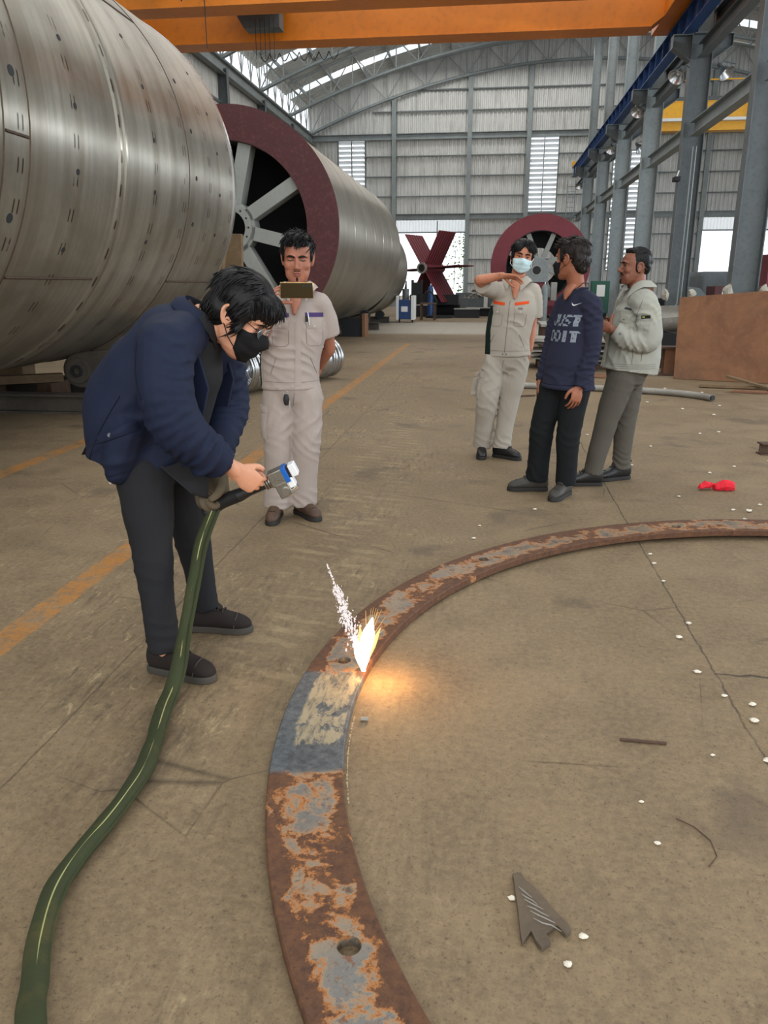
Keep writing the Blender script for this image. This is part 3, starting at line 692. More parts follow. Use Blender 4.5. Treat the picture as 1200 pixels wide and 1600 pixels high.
# yellow crane of the next bay
yc = thing('yellow_crane', 'yellow overhead crane bridge in the next bay', 'crane', (14, 39.5, 7.9))
box_girder(39.0, 39.6, 6.15, 22.6, 7.95, 9.1, .0, yc, M_YELLOW)
MB().bx(5.45, 6.2, 36.5, 41.5, 8.28, 8.8).build('end_truck', M_YELLOW, yc)
MB().bx(7.2, 22.0, 38.7, 38.95, 8.28, 8.4).build('walkway_edge', M_WHITE, yc)
MB().bx(6.5, 22.5, 40.5, 41.0, 8.6, 9.6).build('far_girder', M_STEEL_D, yc)
for k in range(8): MB().cyl((7.0 + 2 * k, 38.8, 8.4), (7.0 + 2 * k, 38.8, 9.9), .03, n=6).build('rail_post', M_YELLOW, yc)
MB().cyl((6.6, 38.8, 9.9), (22.2, 38.8, 9.9), .03, n=6).build('handrail', M_YELLOW, yc)
# ------------------------------------------------------------------ the rusty flange ring on the floor
RC = Vector((1.709, 2.327, 0)); RO, RI, RT = 2.335, 2.115, .032
def _ring(g):
    v = g.co(); x, y, z = g.sep(v)
    n1 = g.noise(v, 8.5, 9, .72, .3); n2 = g.noise(v, 38, 5, .72); n3 = g.noise(v, 2.2, 4, .6, .4)
    ang = g.math('ARCTAN2', y, g.math('MULTIPLY', x, -1.0))      # 0 towards -x, positive towards +y
    rad = g.math('SQRT', g.math('ADD', g.math('MULTIPLY', x, x), g.math('MULTIPLY', y, y)))
    edge = g.math('ADD', g.band(rad, 2.0, RI + .03, .03), g.band(rad, RO - .04, 2.6, .03), clamp=True)
    bare = g.math('ADD', g.ramp(n1, [(.38, 0), (.66, 1)]), g.math('MULTIPLY', edge, -.55), clamp=True)
    c = g.mix(g.ramp(n2, [(.3, 0), (.7, 1)]), C(66, 42, 28), C(104, 68, 42))
    c = g.mix(g.ramp(bare, [(.22, 0), (.34, 1)]), c, C(160, 102, 50))          # bright orange fringe
    c = g.mix(g.ramp(bare, [(.36, 0), (.46, 1)]), c, C(142, 126, 106))         # bare grey steel
    c = g.mix(g.math('MULTIPLY', g.ramp(n3, [(.45, 0), (.6, 1)]), g.ramp(bare, [(.5, 0), (.6, 1)])), c, C(110, 108, 104))
    c = g.mix(g.math('MULTIPLY', g.ramp(g.noise(v, 90, 3, .7), [(.6, 0), (.7, 1)]), .6), c, C(58, 36, 26))
    c = g.mix(g.math('MULTIPLY', g.math('MULTIPLY', g.ramp(g.noise(v, 26, 6, .75, .3), [(.54, 0), (.62, 1)]), g.ramp(bare, [(.4, 0), (.5, 1)])), .8), c, C(112, 66, 36))
    c = g.mix(g.math('MULTIPLY', g.ramp(g.noise(v, 17, 6, .7, .3), [(.6, 0), (.68, 1)]), .75), c, C(62, 44, 32))
    # the stretch already cleaned: blue grey scale with bare straw streaks
    wob = g.math('ADD', ang, g.math('MULTIPLY', g.math('SUBTRACT', g.noise(v, 14, 4, .6), .5), .018))
    cl = g.band(wob, -.184, .082, .008)
    str_ = g.noise(g.map(v, (7, 1.2, 1)), 9.0, 5, .7, .2)
    blue = g.mix(g.ramp(n2, [(.35, 0), (.7, 1)]), C(58, 63, 68), C(96, 100, 102))
    nz = g.math('SUBTRACT', g.noise(g.map(v, (3, 1, 1)), 11, 6, .7, .4), .5)
    core = g.math('MULTIPLY', g.band(g.math('ADD', rad, g.math('MULTIPLY', nz, .07)), RI + .012, RO - .06, .006), g.band(g.math('ADD', ang, g.math('MULTIPLY', nz, .10)), -.118, .085, .006))
    core2 = g.math('MULTIPLY', core, g.ramp(g.noise(g.map(v, (1.6, 1, 1)), 10, 6, .7, .5), [(.40, 0), (.45, 1)]))
    blue = g.mix(g.math('MULTIPLY', core2, g.ramp(str_, [(.38, .25), (.5, 1)])), blue, C(150, 138, 112))
    c = g.mix(cl, c, blue)
    g.out(c, g.ramp(bare, [(.3, .8), (.6, .42)]), g.math('MULTIPLY', g.ramp(bare, [(.4, 0), (.5, 1)]), .45), g.bump(n2, .3, .004))
M_RING = material('rusty_ring_steel', fn=_ring)
HOLES_R = [(-.492, 2.617), (-.247, 1.323), (.025, 3.79), (1.13, 4.465)]
def ring_mesh():
    import bmesh
    n = 220; P = []; F = []
    hol = []
    for hx, hy in HOLES_R:
        a = math.atan2(hy - RC.y, hx - RC.x); hol.append(a)
    b = bmesh.new()
    for i in range(n):
        a = 2 * PI * i / n
        for r in (RI, RI + .004, RO - .004, RO): pass
    cs = [(RI, 0), (RI, RT - .004), (RI + .004, RT), (RO - .004, RT), (RO, RT - .004), (RO, 0)]
    mb = MB(); mb.loft([[(RC.x + r * math.cos(2*PI*i/n), RC.y + r * math.sin(2*PI*i/n), h + .002) for r, h in cs] for i in range(n)], closed=True)
    o = mb.build('rusty_ring', M_RING, origin=(RC.x, RC.y, 0))
    spots = [(a, math.hypot(hx - RC.x, hy - RC.y)) for a, (hx, hy) in zip(hol, HOLES_R)] + [(a, (RI + RO) / 2) for a in (.35, .9, -.2, -.75, -1.3, -1.85)]
    for a, r in spots:
        r = min(max(r, RI + .07), RO - .07)
        cut = MB().cyl((RC.x + r * math.cos(a), RC.y + r * math.sin(a), -.05), (RC.x + r * math.cos(a), RC.y + r * math.sin(a), .1), .027, n=28).build('cutter', M_RING)
        md = o.modifiers.new('hole', 'BOOLEAN'); md.object = cut; md.operation = 'DIFFERENCE'; md.solver = 'EXACT'
        bpy.context.view_layer.update()
        me = bpy.data.meshes.new_from_object(o.evaluated_get(bpy.context.evaluated_depsgraph_get()))
        o.modifiers.clear(); o.data = me; bpy.data.objects.remove(cut)
    o.data.set_sharp_from_angle(angle=math.radians(30))
    return o
ring = tag(ring_mesh(), 'large flat rusty steel flange ring lying on the floor', 'ring')
chk = MB()
for i in range(26):
    a = PI + .02 + .0085 * i + random.Random(i).uniform(-.001, .001); w_ = random.Random(i + 50).uniform(.002, .006)
    chk.loft([[(RC.x + r * math.cos(b), RC.y + r * math.sin(b), h) for r, h in ((RI - .012, .0004), (RI - .012, .0012), (RI - .012 + w_, .0012), (RI - .012 + w_, .0004))] for b in (a, a + random.Random(i + 9).uniform(.004, .0085))])
tag(chk.build('chalk_marks', material('chalk', C(170, 158, 130), .9)), 'broken pale chalk line on the floor along the inner edge of the ring', 'chalk line', None, 'stuff')
ring.rotation_euler = (math.radians(.35), math.radians(-.35), 0); ring.location.z = .012
tag(MB().bx(1.9, 2.1, 4.5, 4.6, 0, .03).build('shim_block', M_RUSTDARK), 'thin dark shim under the far side of the ring', 'shim')

# spark and bright plume at the laser spot
def emis(name, col, st):
    m = bpy.data.materials.new(name); m.use_nodes = True; g = G(m)
    g.b.inputs['Base Color'].default_value = (0, 0, 0, 1); g.b.inputs['Emission Color'].default_value = col; g.b.inputs['Emission Strength'].default_value = st
    return m
M_CORE = emis('white_hot', (1, .93, .74, 1), 7); M_GLOW = emis('yellow_flame', (1, .62, .2, 1), 1.5); M_FLAKE = emis('pale_spark', (1, .9, .88, 1), 1.1); M_SPK = emis('orange_spark', (1, .62, .15, 1), 2.2)
SP = Vector((-.405, 2.545, .034))
sp = thing('spark_plume', 'white hot spark plume on the ring where the laser cleans', 'sparks', SP)
_r.seed(11)
camdir = Vector((.12, -.95, .3))
m = MB()
m.limb([SP + Vector((0, 0, 0)), SP + Vector((.004, .012, .06)), SP + Vector((.014, .02, .13)), SP + Vector((.03, .025, .20))], [.006, .019, .024, .004], 10, 4)
m.limb([SP + Vector((0, 0, .0)), SP + Vector((-.012, .008, .06)), SP + Vector((-.034, .012, .125))], [.008, .022, .006], 10, 4)
m.build('flame_core', M_CORE, sp)
m = MB()
for k in range(13):
    a = _r.uniform(-.5, .5); L = _r.uniform(.09, .15); d = Vector((math.sin(a) * .55 + .10, _r.uniform(.05, .3), math.cos(a))).normalized(); p0 = SP + Vector((0, .012, .015))
    m.limb([p0, p0 + d * L * .55, p0 + d * L], [.007, .011, .002], 7, 3)
m.build('flame_tongues', M_GLOW, sp)['kind'] = 'stuff'
m = MB()
for k in range(22):
    a = _r.uniform(-.5, 1.2); L = _r.uniform(.04, .13); d = Vector((math.sin(a) * .6 + .2, .1, math.cos(a))).normalized()
    p0 = SP + Vector((.01, .01, .1)) + d * .02; m.tube([p0, p0 + d * L], [.00045, .0002], 4)
m.build('spark_streaks', M_SPK, sp)['kind'] = 'stuff'
m = MB()
top = Vector((-.150, .19, .245))     # far end of the flying flakes
for k in range(700):
    t = _r.random() ** .85; w = .024 * (1.25 - t) * (.35 if t > .72 else 1)
    if .78 < t < .82 and _r.random() < .7: continue
    if t > .72 and _r.random() < .55: continue
    c_ = SP + Vector((-.02, .01, .09)) + top * t + Vector((_r.gauss(0, w * .55), _r.gauss(0, w * .6), _r.gauss(0, w * .6)))
    s_ = _r.uniform(.0016, .0052) * (1.15 - .6 * t)
    R = Matrix.Rotation(_r.uniform(-.5, .5), 3, 'Y') @ Matrix.Rotation(_r.uniform(0, 6), 3, 'Z')
    q = [c_ + R @ Vector(p) * s_ for p in ((-1, 0, -.6), (1, .3, -1), (.3, 1, .2), (-.2, -.2, 2.0))]
    m.add(q, [(0, 1, 2), (0, 1, 3), (1, 2, 3), (2, 0, 3)])
m.build('flying_flakes', M_FLAKE, sp, fix=False, smooth=0)['kind'] = 'stuff'
_l = bpy.data.lights.new('spark_light', 'POINT'); _l.energy = 4.5; _l.color = (1, .5, .16); _l.shadow_soft_size = .03
_o = bpy.data.objects.new('spark_light', _l); COL.objects.link(_o); _o.location = SP + Vector((.075, -.03, .085))

# ------------------------------------------------------------------ small things on the floor
M_DUSTY = rust('dusty_steel', (84, 72, 58), (100, 86, 68), (66, 56, 46), 9, .8)
def scrap_plate():
    W_ = [(.111, 1.602), (.121, 1.606), (.131, 1.609), (.137, 1.598), (.142, 1.583), (.157, 1.571), (.178, 1.541), (.196, 1.509), (.215, 1.481), (.230, 1.462), (.237, 1.445), (.224, 1.429), (.217, 1.437), (.212, 1.446), (.205, 1.454), (.191, 1.439), (.179, 1.427), (.186, 1.415), (.189, 1.404), (.177, 1.396), (.168, 1.386), (.160, 1.397), (.154, 1.408), (.151, 1.419), (.147, 1.431), (.136, 1.411), (.126, 1.395), (.123, 1.421), (.121, 1.470), (.119, 1.507), (.116, 1.543), (.114, 1.576)]
    m = MB(); m.prism([(x, y, .002) for x, y in W_], (0, 0, .012)); o = m.build('scrap_plate', M_DUSTY, bev=.001)
    for k in range(6):
        x0, y0 = .124 + .006 * k, 1.555 - .018 * k
        mm = MB(); mm.tube([(x0 + (.010 + .002 * k) * j, y0 - .009 * j + _r.uniform(-.004, .004), .0142 + _r.uniform(0, .001)) for j in range(4)], [.0012, .0022, .0018, .001], 5); mm.build('slag_bead', M_SCRAP, o)
    return tag(o, 'dark jagged steel offcut with slag beads on the floor inside the ring', 'scrap metal')
scrap_plate()
M_CRUMB = rust('pale_slag', (206, 198, 180), (232, 226, 212), (150, 138, 118), 40, .85)
def crumb(x, y, s, seed):
    rr = random.Random(seed); m = MB(); n = 7
    rings = []
    for i in range(5):
        t = PI * (i + .15 if i == 0 else (i - .15 if i == 4 else i)) / 4
        rings.append([Vector((x + s * math.sin(t) * math.cos(2*PI*j/n) * rr.uniform(.7, 1.4), y + s * math.sin(t) * math.sin(2*PI*j/n) * rr.uniform(.6, 1.1), .002 + s * .45 * (1 - math.cos(t)) * rr.uniform(.8, 1.0))) for j in range(n)])
    return m.loft(rings).build('slag_crumb', M_CRUMB, smooth=25)
CR = [(.262, 1.437, .010, 'largest pale slag crumb, right beside the jagged offcut'), (.222, 1.357, .010, 'thin pale slag chip in front of the jagged offcut'), (.108, 1.53, .009, 'pale slag crumb touching the left edge of the jagged offcut'), (.49, 1.77, .008, None), (.48, 1.94, .007, None), (-.50, 2.13, .006, None),
      (.905, 3.2, .012, None), (.83, 3.05, .014, None), (.83, 2.75, .013, None), (.88, 2.58, .01, None), (.96, 2.53, .013, None), (.9, 2.19, .014, None), (.93, 2.42, .016, None), (1.0, 2.41, .012, None), (.95, 2.28, .015, None), (.99, 2.22, .017, None), (1.03, 2.12, .018, None), (.91, 3.95, .012, None), (.92, 4.1, .01, None), (.905, 3.7, .009, None), (.92, 2.08, .014, None), (.74, 2.2, .007, None),
      (1.62, 5.05, .014, None), (1.71, 5.03, .02, None), (1.83, 5.2, .013, None), (1.93, 4.98, .013, None), (1.63, 4.85, .01, None), (1.86, 4.83, .01, None), (1.35, 5.35, .012, None), (1.75, 6.1, .014, None), (1.2, 6.3, .012, None), (2.0, 6.35, .013, None), (2.35, 6.6, .016, None), (1.5, 7.1, .014, None), (2.3, 7.9, .018, None), (2.1, 7.8, .015, None), (2.55, 9.0, .02, None), (2.3, 9.4, .018, None), (2.0, 9.9, .02, None), (2.8, 9.7, .02, None), (2.4, 10.6, .02, None), (1.9, 10.4, .016, None), (2.9, 10.9, .02, None), (2.5, 11.3, .02, None), (2.2, 11.6, .018, None), (-.03, 4.25, .012, None), (.0, 4.5, .009, None), (.6, 5.9, .012, None), (.75, 6.6, .01, None), (.35, 4.9, .012, None), (1.0, 7.6, .014, None)]
for k, (x_, y_, s_, lb) in enumerate(CR):
    # keep clear of the ring
    r_ = math.hypot(x_ - RC.x, y_ - RC.y)
    if RI - .03 < r_ < RO + .03: x_ += .0; y_ += .32
    inring = math.hypot(x_ - RC.x, y_ - RC.y) < RI
    zone = 'inside the big ring' if inring else ('between the ring and the standing group' if y_ < 7 else 'near the rusty plate')
    tag(crumb(x_, y_, s_, k), lb or 'small pale slag crumb on the floor ' + zone, 'crumb', 'pale slag crumbs ' + zone)
tag(MB().cyl((.47, 2.25, .006), (.612, 2.245, .006), .005, n=8).build('steel_rod', M_RUSTDARK), 'short dark straight rod on the floor inside the ring', 'rod')
tag(MB().tube([(.56, 1.88, .003), (.6, 1.85, .004), (.63, 1.80, .003), (.63, 1.74, .004), (.6, 1.70, .003)], .0015, 5).build('wire_scrap', M_RUSTDARK), 'thin curved dark wire lying on the floor inside the ring', 'wire')
tag(MB().cyl((-.37, 2.26, .008), (-.345, 2.262, .008), .007, n=8).build('bolt_scrap', M_SCRAP), 'tiny bolt lying beside the inner edge of the ring', 'bolt')
M_REDC = material('red_cloth', C(214, 26, 46), .8)
rg = MB(); _r.seed(3)
for (xa, ya, xb, yb, r0) in ((1.545, 5.57, 1.62, 5.6, .028), (1.62, 5.6, 1.66, 5.585, .012), (1.66, 5.58, 1.76, 5.59, .042)):
    rg.limb([(xa, ya, .02), ((xa + xb) / 2, (ya + yb) / 2, .035), (xb, yb, .03)], [r0 * .7, r0, r0 * .8], 9, 3)
rg.v = [(p[0] + noise.noise(Vector(p) * 40) * .012, p[1] + noise.noise(Vector(p) * 37 + Vector((5, 0, 0))) * .012, max(.002, p[2] + noise.noise(Vector(p) * 45) * .012)) for p in rg.v]
tag(rg.build('red_rag', M_REDC, smooth=0), 'crumpled bright red rag on the bare floor', 'rag')
pp = MB().limb([(-2.71, 3.52, .012), (-2.66, 3.55, .02), (-2.62, 3.53, .014)], [.02, .026, .016], 8, 3); pp.v = [(p[0] + noise.noise(Vector(p) * 60) * .012, p[1] + noise.noise(Vector(p) * 50 + Vector((3, 0, 0))) * .012, max(.002, p[2])) for p in pp.v]
tag(pp.build('paper_scrap', material('pinkish_paper', C(196, 170, 158), .9), smooth=0), 'small crumpled pinkish paper scrap left of the yellow line', 'paper')
tag(MB().beam((2.36, 6.9, .05), (2.7, 6.95, .05), ibeam_prof(.1, .1, .012, .012)).build('beam_stub', M_RUSTDARK), 'short rusty beam stub at the edge of the floor, below the planks', 'beam')
hp = thing('floor_pipe', 'long thin grey pipe lying on the floor behind the standing group', 'pipe', (1.5, 10.8, 0))
PP = [(.2, 11.15, .045), (.9, 11.05, .045), (1.6, 10.9, .045), (2.2, 10.7, .045), (2.62, 10.43, .045), (2.82, 10.12, .045)]
from_pts = MB().limb(PP, [.042] * 6, 10, 6, round_ends=False); from_pts.build('pipe', M_SCRAP, hp)
MB().cyl((2.81, 10.135, .045), (2.83, 10.105, .045), .034, n=12).build('pipe_mouth', M_BLACK, hp)
tag(MB().tube([(.36, 10.1, .012), (.5, 10.25, .012), (.66, 10.32, .012)], .012, 5).build('thin_bar', M_RUSTDARK), 'thin dark bar on the floor behind the masked person', 'bar')
pk = MB().beam((3.02, 11.55, .03), (4.4, 11.25, .03), rect_prof(.1, .03)).build('plank', M_WOOD); tag(pk, 'thin pale plank on the floor before the rusty plate', 'plank')
tag(MB().beam((3.45, 11.75, .14), (3.95, 11.05, .02), rect_prof(.08, .03)).build('plank', M_WOOD), 'short plank leaning across debris before the rusty plate', 'plank')
tag(MB().prism([(3.3, 11.0, .004), (3.75, 10.9, .004), (3.8, 11.15, .004), (3.4, 11.2, .004)], (0, 0, .02)).build('rust_flake', M_RUSTPLATE), 'flat red-brown rust piece beside the planks', 'scrap metal')
tag(MB().beam((3.85, 10.75, .03), (4.6, 10.7, .03), rect_prof(.06, .05)).build('dark_bar', M_RUSTDARK), 'dark square bar on the floor beside the planks', 'bar')
tag(MB().beam((3.1, 8.75, .012), (4.0, 8.6, .012), rect_prof(.05, .02)).build('dark_bar', M_RUSTDARK), 'dark thin bar lying alone right of the pipe end', 'bar')
# the big rusty plate leaning by the columns
pl = MB(); A_ = [(2.90, 12.58, .0), (5.6, 11.55, .0), (5.75, 11.95, 1.46), (2.93, 12.84, 1.21)]
nrm = (Vector(A_[1]) - Vector(A_[0])).cross(Vector(A_[3]) - Vector(A_[0])).normalized() * .02
pl.prism(A_, nrm); tag(pl.build('rusty_plate', M_RUSTPLATE, bev=.004), 'big rust-brown steel plate standing on edge by the crane columns', 'plate')
tag(MB().beam((4.3, 13.2, 0), (4.25, 12.62, 1.05), rect_prof(.1, .1)).build('plate_prop', M_RUSTDARK), 'dark prop behind the big rusty plate', 'prop')
# dished heads, bin, beam seat behind the jacketed person
def dish(c, R, h, tilt, label):
    t = MB(); d = Vector(tilt).normalized(); prof = []
    for i in range(9):
        a = PI / 2 * i / 8; prof.append((max(.02, R * math.sin(a)), -h * math.cos(a)))
    prof += [(R, .1), (R - .02, .1)] + [(max(.015, (R - .02) * math.sin(PI / 2 * i / 8)), -(h - .02) * math.cos(PI / 2 * i / 8)) for i in range(8, -1, -1)]
    t.lathe(c, d, prof, 40); return tag(t.build('dished_head', M_SCRAP), label, 'dished end')
dish((3.5, 17.0, .77), .85, .3, (-.08, -.1, 1), 'upper bright dished steel head stacked behind the jacketed person')
dish((3.5, 17.1, .36), .85, .2, (.0, .0, 1), 'lower dished steel head under the other, behind the jacketed person')
MB_ = MB().lathe((3.5, 17.05, .0), (0, 0, 1), [(.5, 0), (.5, .17), (.44, .17), (.44, 0)], 24, closed=True); tag(MB_.build('support_ring', M_DARK), 'dark ring seat under the stacked dished heads', 'ring')
t = thing('steel_bin', 'dark open steel bin beside the rusty plate', 'bin', (2.9, 14.6, 0)); m = MB(); m.bx(2.62, 3.25, 14.2, 15.0, .0, .06)
for b_ in ((2.62, 2.65, 14.2, 15.0), (3.22, 3.25, 14.2, 15.0), (2.65, 3.22, 14.2, 14.23), (2.65, 3.22, 14.97, 15.0)): m.bx(*b_, .06, .6)
m.build('body', M_DARK, t)
t = thing('beam_offcut', 'small rusty beam offcut standing between bin and rusty plate', 'beam', (2.95, 13.4, 0)); MB().beam((2.95, 13.2, .02), (2.95, 13.2, .42), ibeam_prof(.2, .2, .02, .02)).build('stub', M_RUSTPLATE, t); MB().bx(2.72, 3.2, 13.05, 13.35, .42, .45).build('top_plate', M_RUSTDARK, t); MB().bx(2.75, 3.15, 13.0, 13.4, 0, .02).build('foot_plate', M_RUSTDARK, t)
# stacked offcut sheets behind masked and navy persons
_r.seed(21)
lab_pos = ['lowest of the loose pile', 'second from the bottom of the loose pile', 'third from the bottom of the loose pile', 'fourth from the bottom of the loose pile', 'topmost of the loose pile']
z = .16
for k in range(5):
    cx, cy = 1.5 + _r.uniform(-.15, .15), 14.2 + _r.uniform(-.3, .3); w, d_ = _r.uniform(1.2, 1.7), _r.uniform(.7, 1.1)
    R = rot('Z', _r.uniform(-18, 18)) @ rot('Y', _r.uniform(-1.2, 1.2))
    tag(MB().box((cx, cy, z), (w, d_, .025), R).build('steel_sheet', M_SCRAP), 'grey offcut steel sheet behind the standing group, ' + lab_pos[k], 'sheet', 'loose sheets behind the standing group'); z += .085
    if k < 4: tag(MB().bx(cx - .2, cx - .1, cy - .3, cy + .3, z - .07, z - .03).build('spacer_bar', M_RUSTDARK), 'dark spacer bar lying in the loose pile of sheets, level ' + ('lowest', 'second', 'third', 'uppermost')[k], 'bar')
tag(MB().bx(.9, 2.1, 13.9, 14.5, 0, .13).build('sheet_skid', M_RUSTDARK), 'dark skid under the loose pile of sheets', 'skid')
t = thing('sheet_rack', 'low rack of bright flat sheets between standing group and columns', 'rack', (2.6, 18.5, 0))
MB().bx(1.2, 3.9, 18.0, 19.6, .5, .56).build('top_sheet', M_SCRAP, t); MB().bx(1.3, 3.8, 18.1, 19.5, .3, .34).build('middle_sheet', M_SCRAP, t)
for x_ in (1.3, 2.5, 3.7): MB().bx(x_ - .06, x_ + .06, 18.1, 19.5, 0, .5).build('frame', M_RUSTDARK, t)
tag(MB().bx(1.1, 1.4, 13.2, 13.5, 0, .26).build('grey_box', M_STEEL_D, bev=.01), 'small grey steel box in front of the pile of sheets', 'box')
tag(MB().prism([(1.15, 12.6, .004), (1.85, 12.5, .004), (1.95, 12.9, .01), (1.3, 13.0, .01)], (0, 0, .02)).build('steel_sheet', M_RUSTPLATE), 'reddish sheet offcut lying lowest before the pile', 'sheet')

# far red ring with its pedestal bearing
c4 = (2.19, 2.19); R4 = 2.12; y4 = 35.7
t = thing('red_ring_drum', 'far short drum with wide red ring face, behind the masked person', 'drum', (c4[0], y4, c4[1] - R4))
MB().lathe((c4[0], y4, c4[1]), (0, 1, 0), [(R4, 0), (R4, .06), (1.45, .06), (1.45, 0)], 96, closed=True).build('end_ring', M_REDF, t)
MB().lathe((c4[0], y4 + .06, c4[1]), (0, 1, 0), [(R4 - .04, 0), (R4 - .04, 1.6), (R4 - .07, 1.6), (R4 - .07, 0)], 96, closed=True).build('shell', M_DRUM2, t)
MB().lathe((c4[0], y4 + .05, c4[1]), (0, 1, 0), [(1.47, 0), (1.47, 1.0), (1.42, 1.0), (1.42, 0)], 64, closed=True).build('inner_rim', M_DARK, t)
MB().lathe((c4[0], y4 + 1.2, c4[1]), (0, 1, 0), [(1.43, 0), (1.43, .03), (.78, .03), (.78, 0)], 64, closed=True).build('interior_shade_fill', M_DARK, t)  # added dark annulus, stands in for the dark interior behind the spokes
for k in range(8): spoke(c4, .3, 1.46, y4 + .15, 68 + 45 * k, .2, .3, t, M_SPOKE)
tag(MB().beam((c4[0] - 1.6, y4 + .8, .08), (c4[0] + 1.6, y4 + .8, .03), rect_prof(.4, .06)).build('ring_skid', M_DARK), 'dark skid under the far red ring drum', 'skid')
t = thing('bearing_pedestal', 'red bearing pedestal with round grey housing before the far red ring', 'bearing', (2.0, 34.6, 0))
m = MB(); m.prism([(1.5, 34.4, .75), (2.45, 34.4, .75), (2.45, 34.4, 1.5), (1.5, 34.4, 1.5)], (0, .4, 0)); m.build('pedestal', M_REDF, t)
m = MB(); m.prism([(1.5, 34.3, 1.5), (2.45, 34.3, 1.5)] + [(1.975 + .475 * math.cos(a), 34.3, 2.1 + .42 * math.sin(a)) for a in [PI * i / 14 for i in range(15)]], (0, .5, 0)); m.build('housing', M_STEEL, t, bev=.02)
MB().lathe((1.975, 34.28, 1.98), (0, 1, 0), [(.22, 0), (.22, .03), (.17, .03), (.17, 0)], 28, closed=True).build('bearing_ring', M_SPOKE, t); MB().cyl((1.975, 34.29, 1.98), (1.975, 34.31, 1.98), .17, n=24).build('bore', M_BLACK, t)
m = MB(); m.bx(1.2, 3.2, 34.3, 35.0, .55, .75); m.build('base_plate', M_REDF, t)
for x_ in (1.3, 2.1, 3.1): MB().bx(x_ - .1, x_ + .1, 34.35, 34.95, 0, .55).build('leg', M_REDF, t)
MB().bx(2.6, 2.85, 34.3, 34.7, .75, 1.5).build('side_lug', M_SPOKE, t, bev=.03)
def cylinder_bottle(x, y, h, r, mat, label):
    t = thing('gas_cylinder', label, 'gas cylinder', (x, y, 0), None)
    MB().lathe((x, y, 0), (0, 0, 1), [(.02, 0), (r, .01), (r, h * .8), (r * .92, h * .86), (r * .6, h * .92), (r * .3, h * .95), (.02, h * .95)], 18).build('body', mat, t); MB().cyl((x, y, h * .94), (x, y, h), r * .28, n=10).build('valve', M_CHROME, t)
cylinder_bottle(2.1, 30.6, 1.5, .125, M_STEEL, 'grey gas cylinder standing before the far red bearing frame')
cylinder_bottle(-2.55, 36.0, 1.45, .13, M_BLUE, 'blue gas cylinder standing before the red bladed rotor')
# red bladed rotor
t = thing('bladed_rotor', 'dark red six-bladed rotor on a dark stand in the doorway', 'rotor', (-2.9, 37.5, 1.0))
ro = Vector((-2.95, 36.6, 2.12)); ax = Vector((.42, .9, 0)).normalized(); ux = Vector((.9, -.42, 0)).normalized(); uz = Vector((0, 0, 1))
MB().cyl(ro - ax * .1, ro + ax * 1.75, .19, n=20).build('shaft', M_REDF, t); MB().lathe(ro - ax * .16, ax, [(.24, 0), (.24, .1), (.17, .1), (.17, 0)], 20, closed=True).build('shaft_collar', M_SCRAP, t); MB().cyl(ro - ax * .13, ro - ax * .1, .17, n=18).build('bore', M_BLACK, t)
for k in range(6):
    a = math.radians(60 * k + 3); d = ux * math.cos(a) + uz * math.sin(a); s = ax
    L = 1.62 if k != 3 else 1.3
    m = MB(); q0 = ro + d * .15; nn = d.cross(s).normalized() * .03
    m.prism([q0, q0 + d * L, q0 + d * L + s * 1.6, q0 + s * 1.6], nn); bl = m.build('blade', M_REDF, t)
    for j in range(7):
        MB().prism([q0 + s * (.1 + .22 * j) - nn * .5, q0 + d * L + s * (.1 + .22 * j) - nn * .5, q0 + d * L + s * (.14 + .22 * j) - nn * .5, q0 + s * (.14 + .22 * j) - nn * .5], nn * 2).build('rib', M_RED, bl)
for x_, y_ in ((-3.2, 36.6), (-2.2, 38.2)): MB().bx(x_ - .5, x_ + .9, y_ - .15, y_ + .15, 0, .5).build('stand', M_DARK, t)
MB().prism([ro + Vector((-.6, .1, -1.6)), ro + Vector((1.6, .1, -1.6)), ro + Vector((1.6, .1, -1.15)), ro + Vector((-.6, .1, -1.15))], (0, 1.2, 0)).build('stand', M_DARK, t)
# welding machine and nearby clutter
t = thing('welding_machine', 'blue and white welding machine on the floor by the farther drum', 'welding machine', (-3.1, 31.0, 0))
MB().bx(-3.4, -2.92, 30.7, 31.3, .12, .85).build('body', M_BLUE, t, bev=.02); MB().bx(-3.5, -3.4, 30.65, 31.35, .1, 1.0).build('side_panel', M_WHITE, t, bev=.01); MB().bx(-2.92, -2.78, 30.65, 31.35, .1, 1.0).build('side_panel', M_WHITE, t, bev=.01)
MB().cyl((-3.15, 30.9, .85), (-3.15, 30.9, 1.25), .13, n=16).build('wire_feeder', M_STEEL_D, t); MB().cyl((-3.15, 30.9, 1.25), (-3.13, 30.9, 1.55), .05, .02, n=10).build('nozzle', M_DARK, t); MB().bx(-3.3, -3.05, 30.69, 30.7, .4, .6).build('panel', M_WHITE, t)
for x_ in (-3.4, -2.9): MB().cyl((x_, 30.8, .06), (x_ + .05, 30.8, .06), .06, n=12).build('wheel', M_BLACK, t)
t = thing('work_table', 'dark cluttered metal work stand right of the welding machine', 'table', (-2.4, 33.0, 0)); MB().bx(-2.75, -2.1, 32.6, 33.4, .62, .68).build('top', M_RUSTDARK, t)
for x_ in (-2.7, -2.15):
    for y_ in (32.65, 33.35): MB().bx(x_ - .03, x_ + .03, y_ - .03, y_ + .03, 0, .62).build('leg', M_RUSTDARK, t)
tag(MB().tube([(-2.75 + .1 * j, 32.9 - .02 * j, .68 + .45 * math.sin(PI * j / 7) + .03) for j in range(8)], .035, 6).build('hose_loop', M_BLACK), 'black hose looped on the cluttered work stand', 'hose')
t = thing('dark_rack', 'tall black steel rack between the farther drum and the rotor', 'rack', (-3.0, 34.8, 0))
for x_ in (-3.25, -2.85): MB().bx(x_ - .05, x_ + .05, 34.7, 34.9, 0, 1.6).build('post', M_DARK, t)
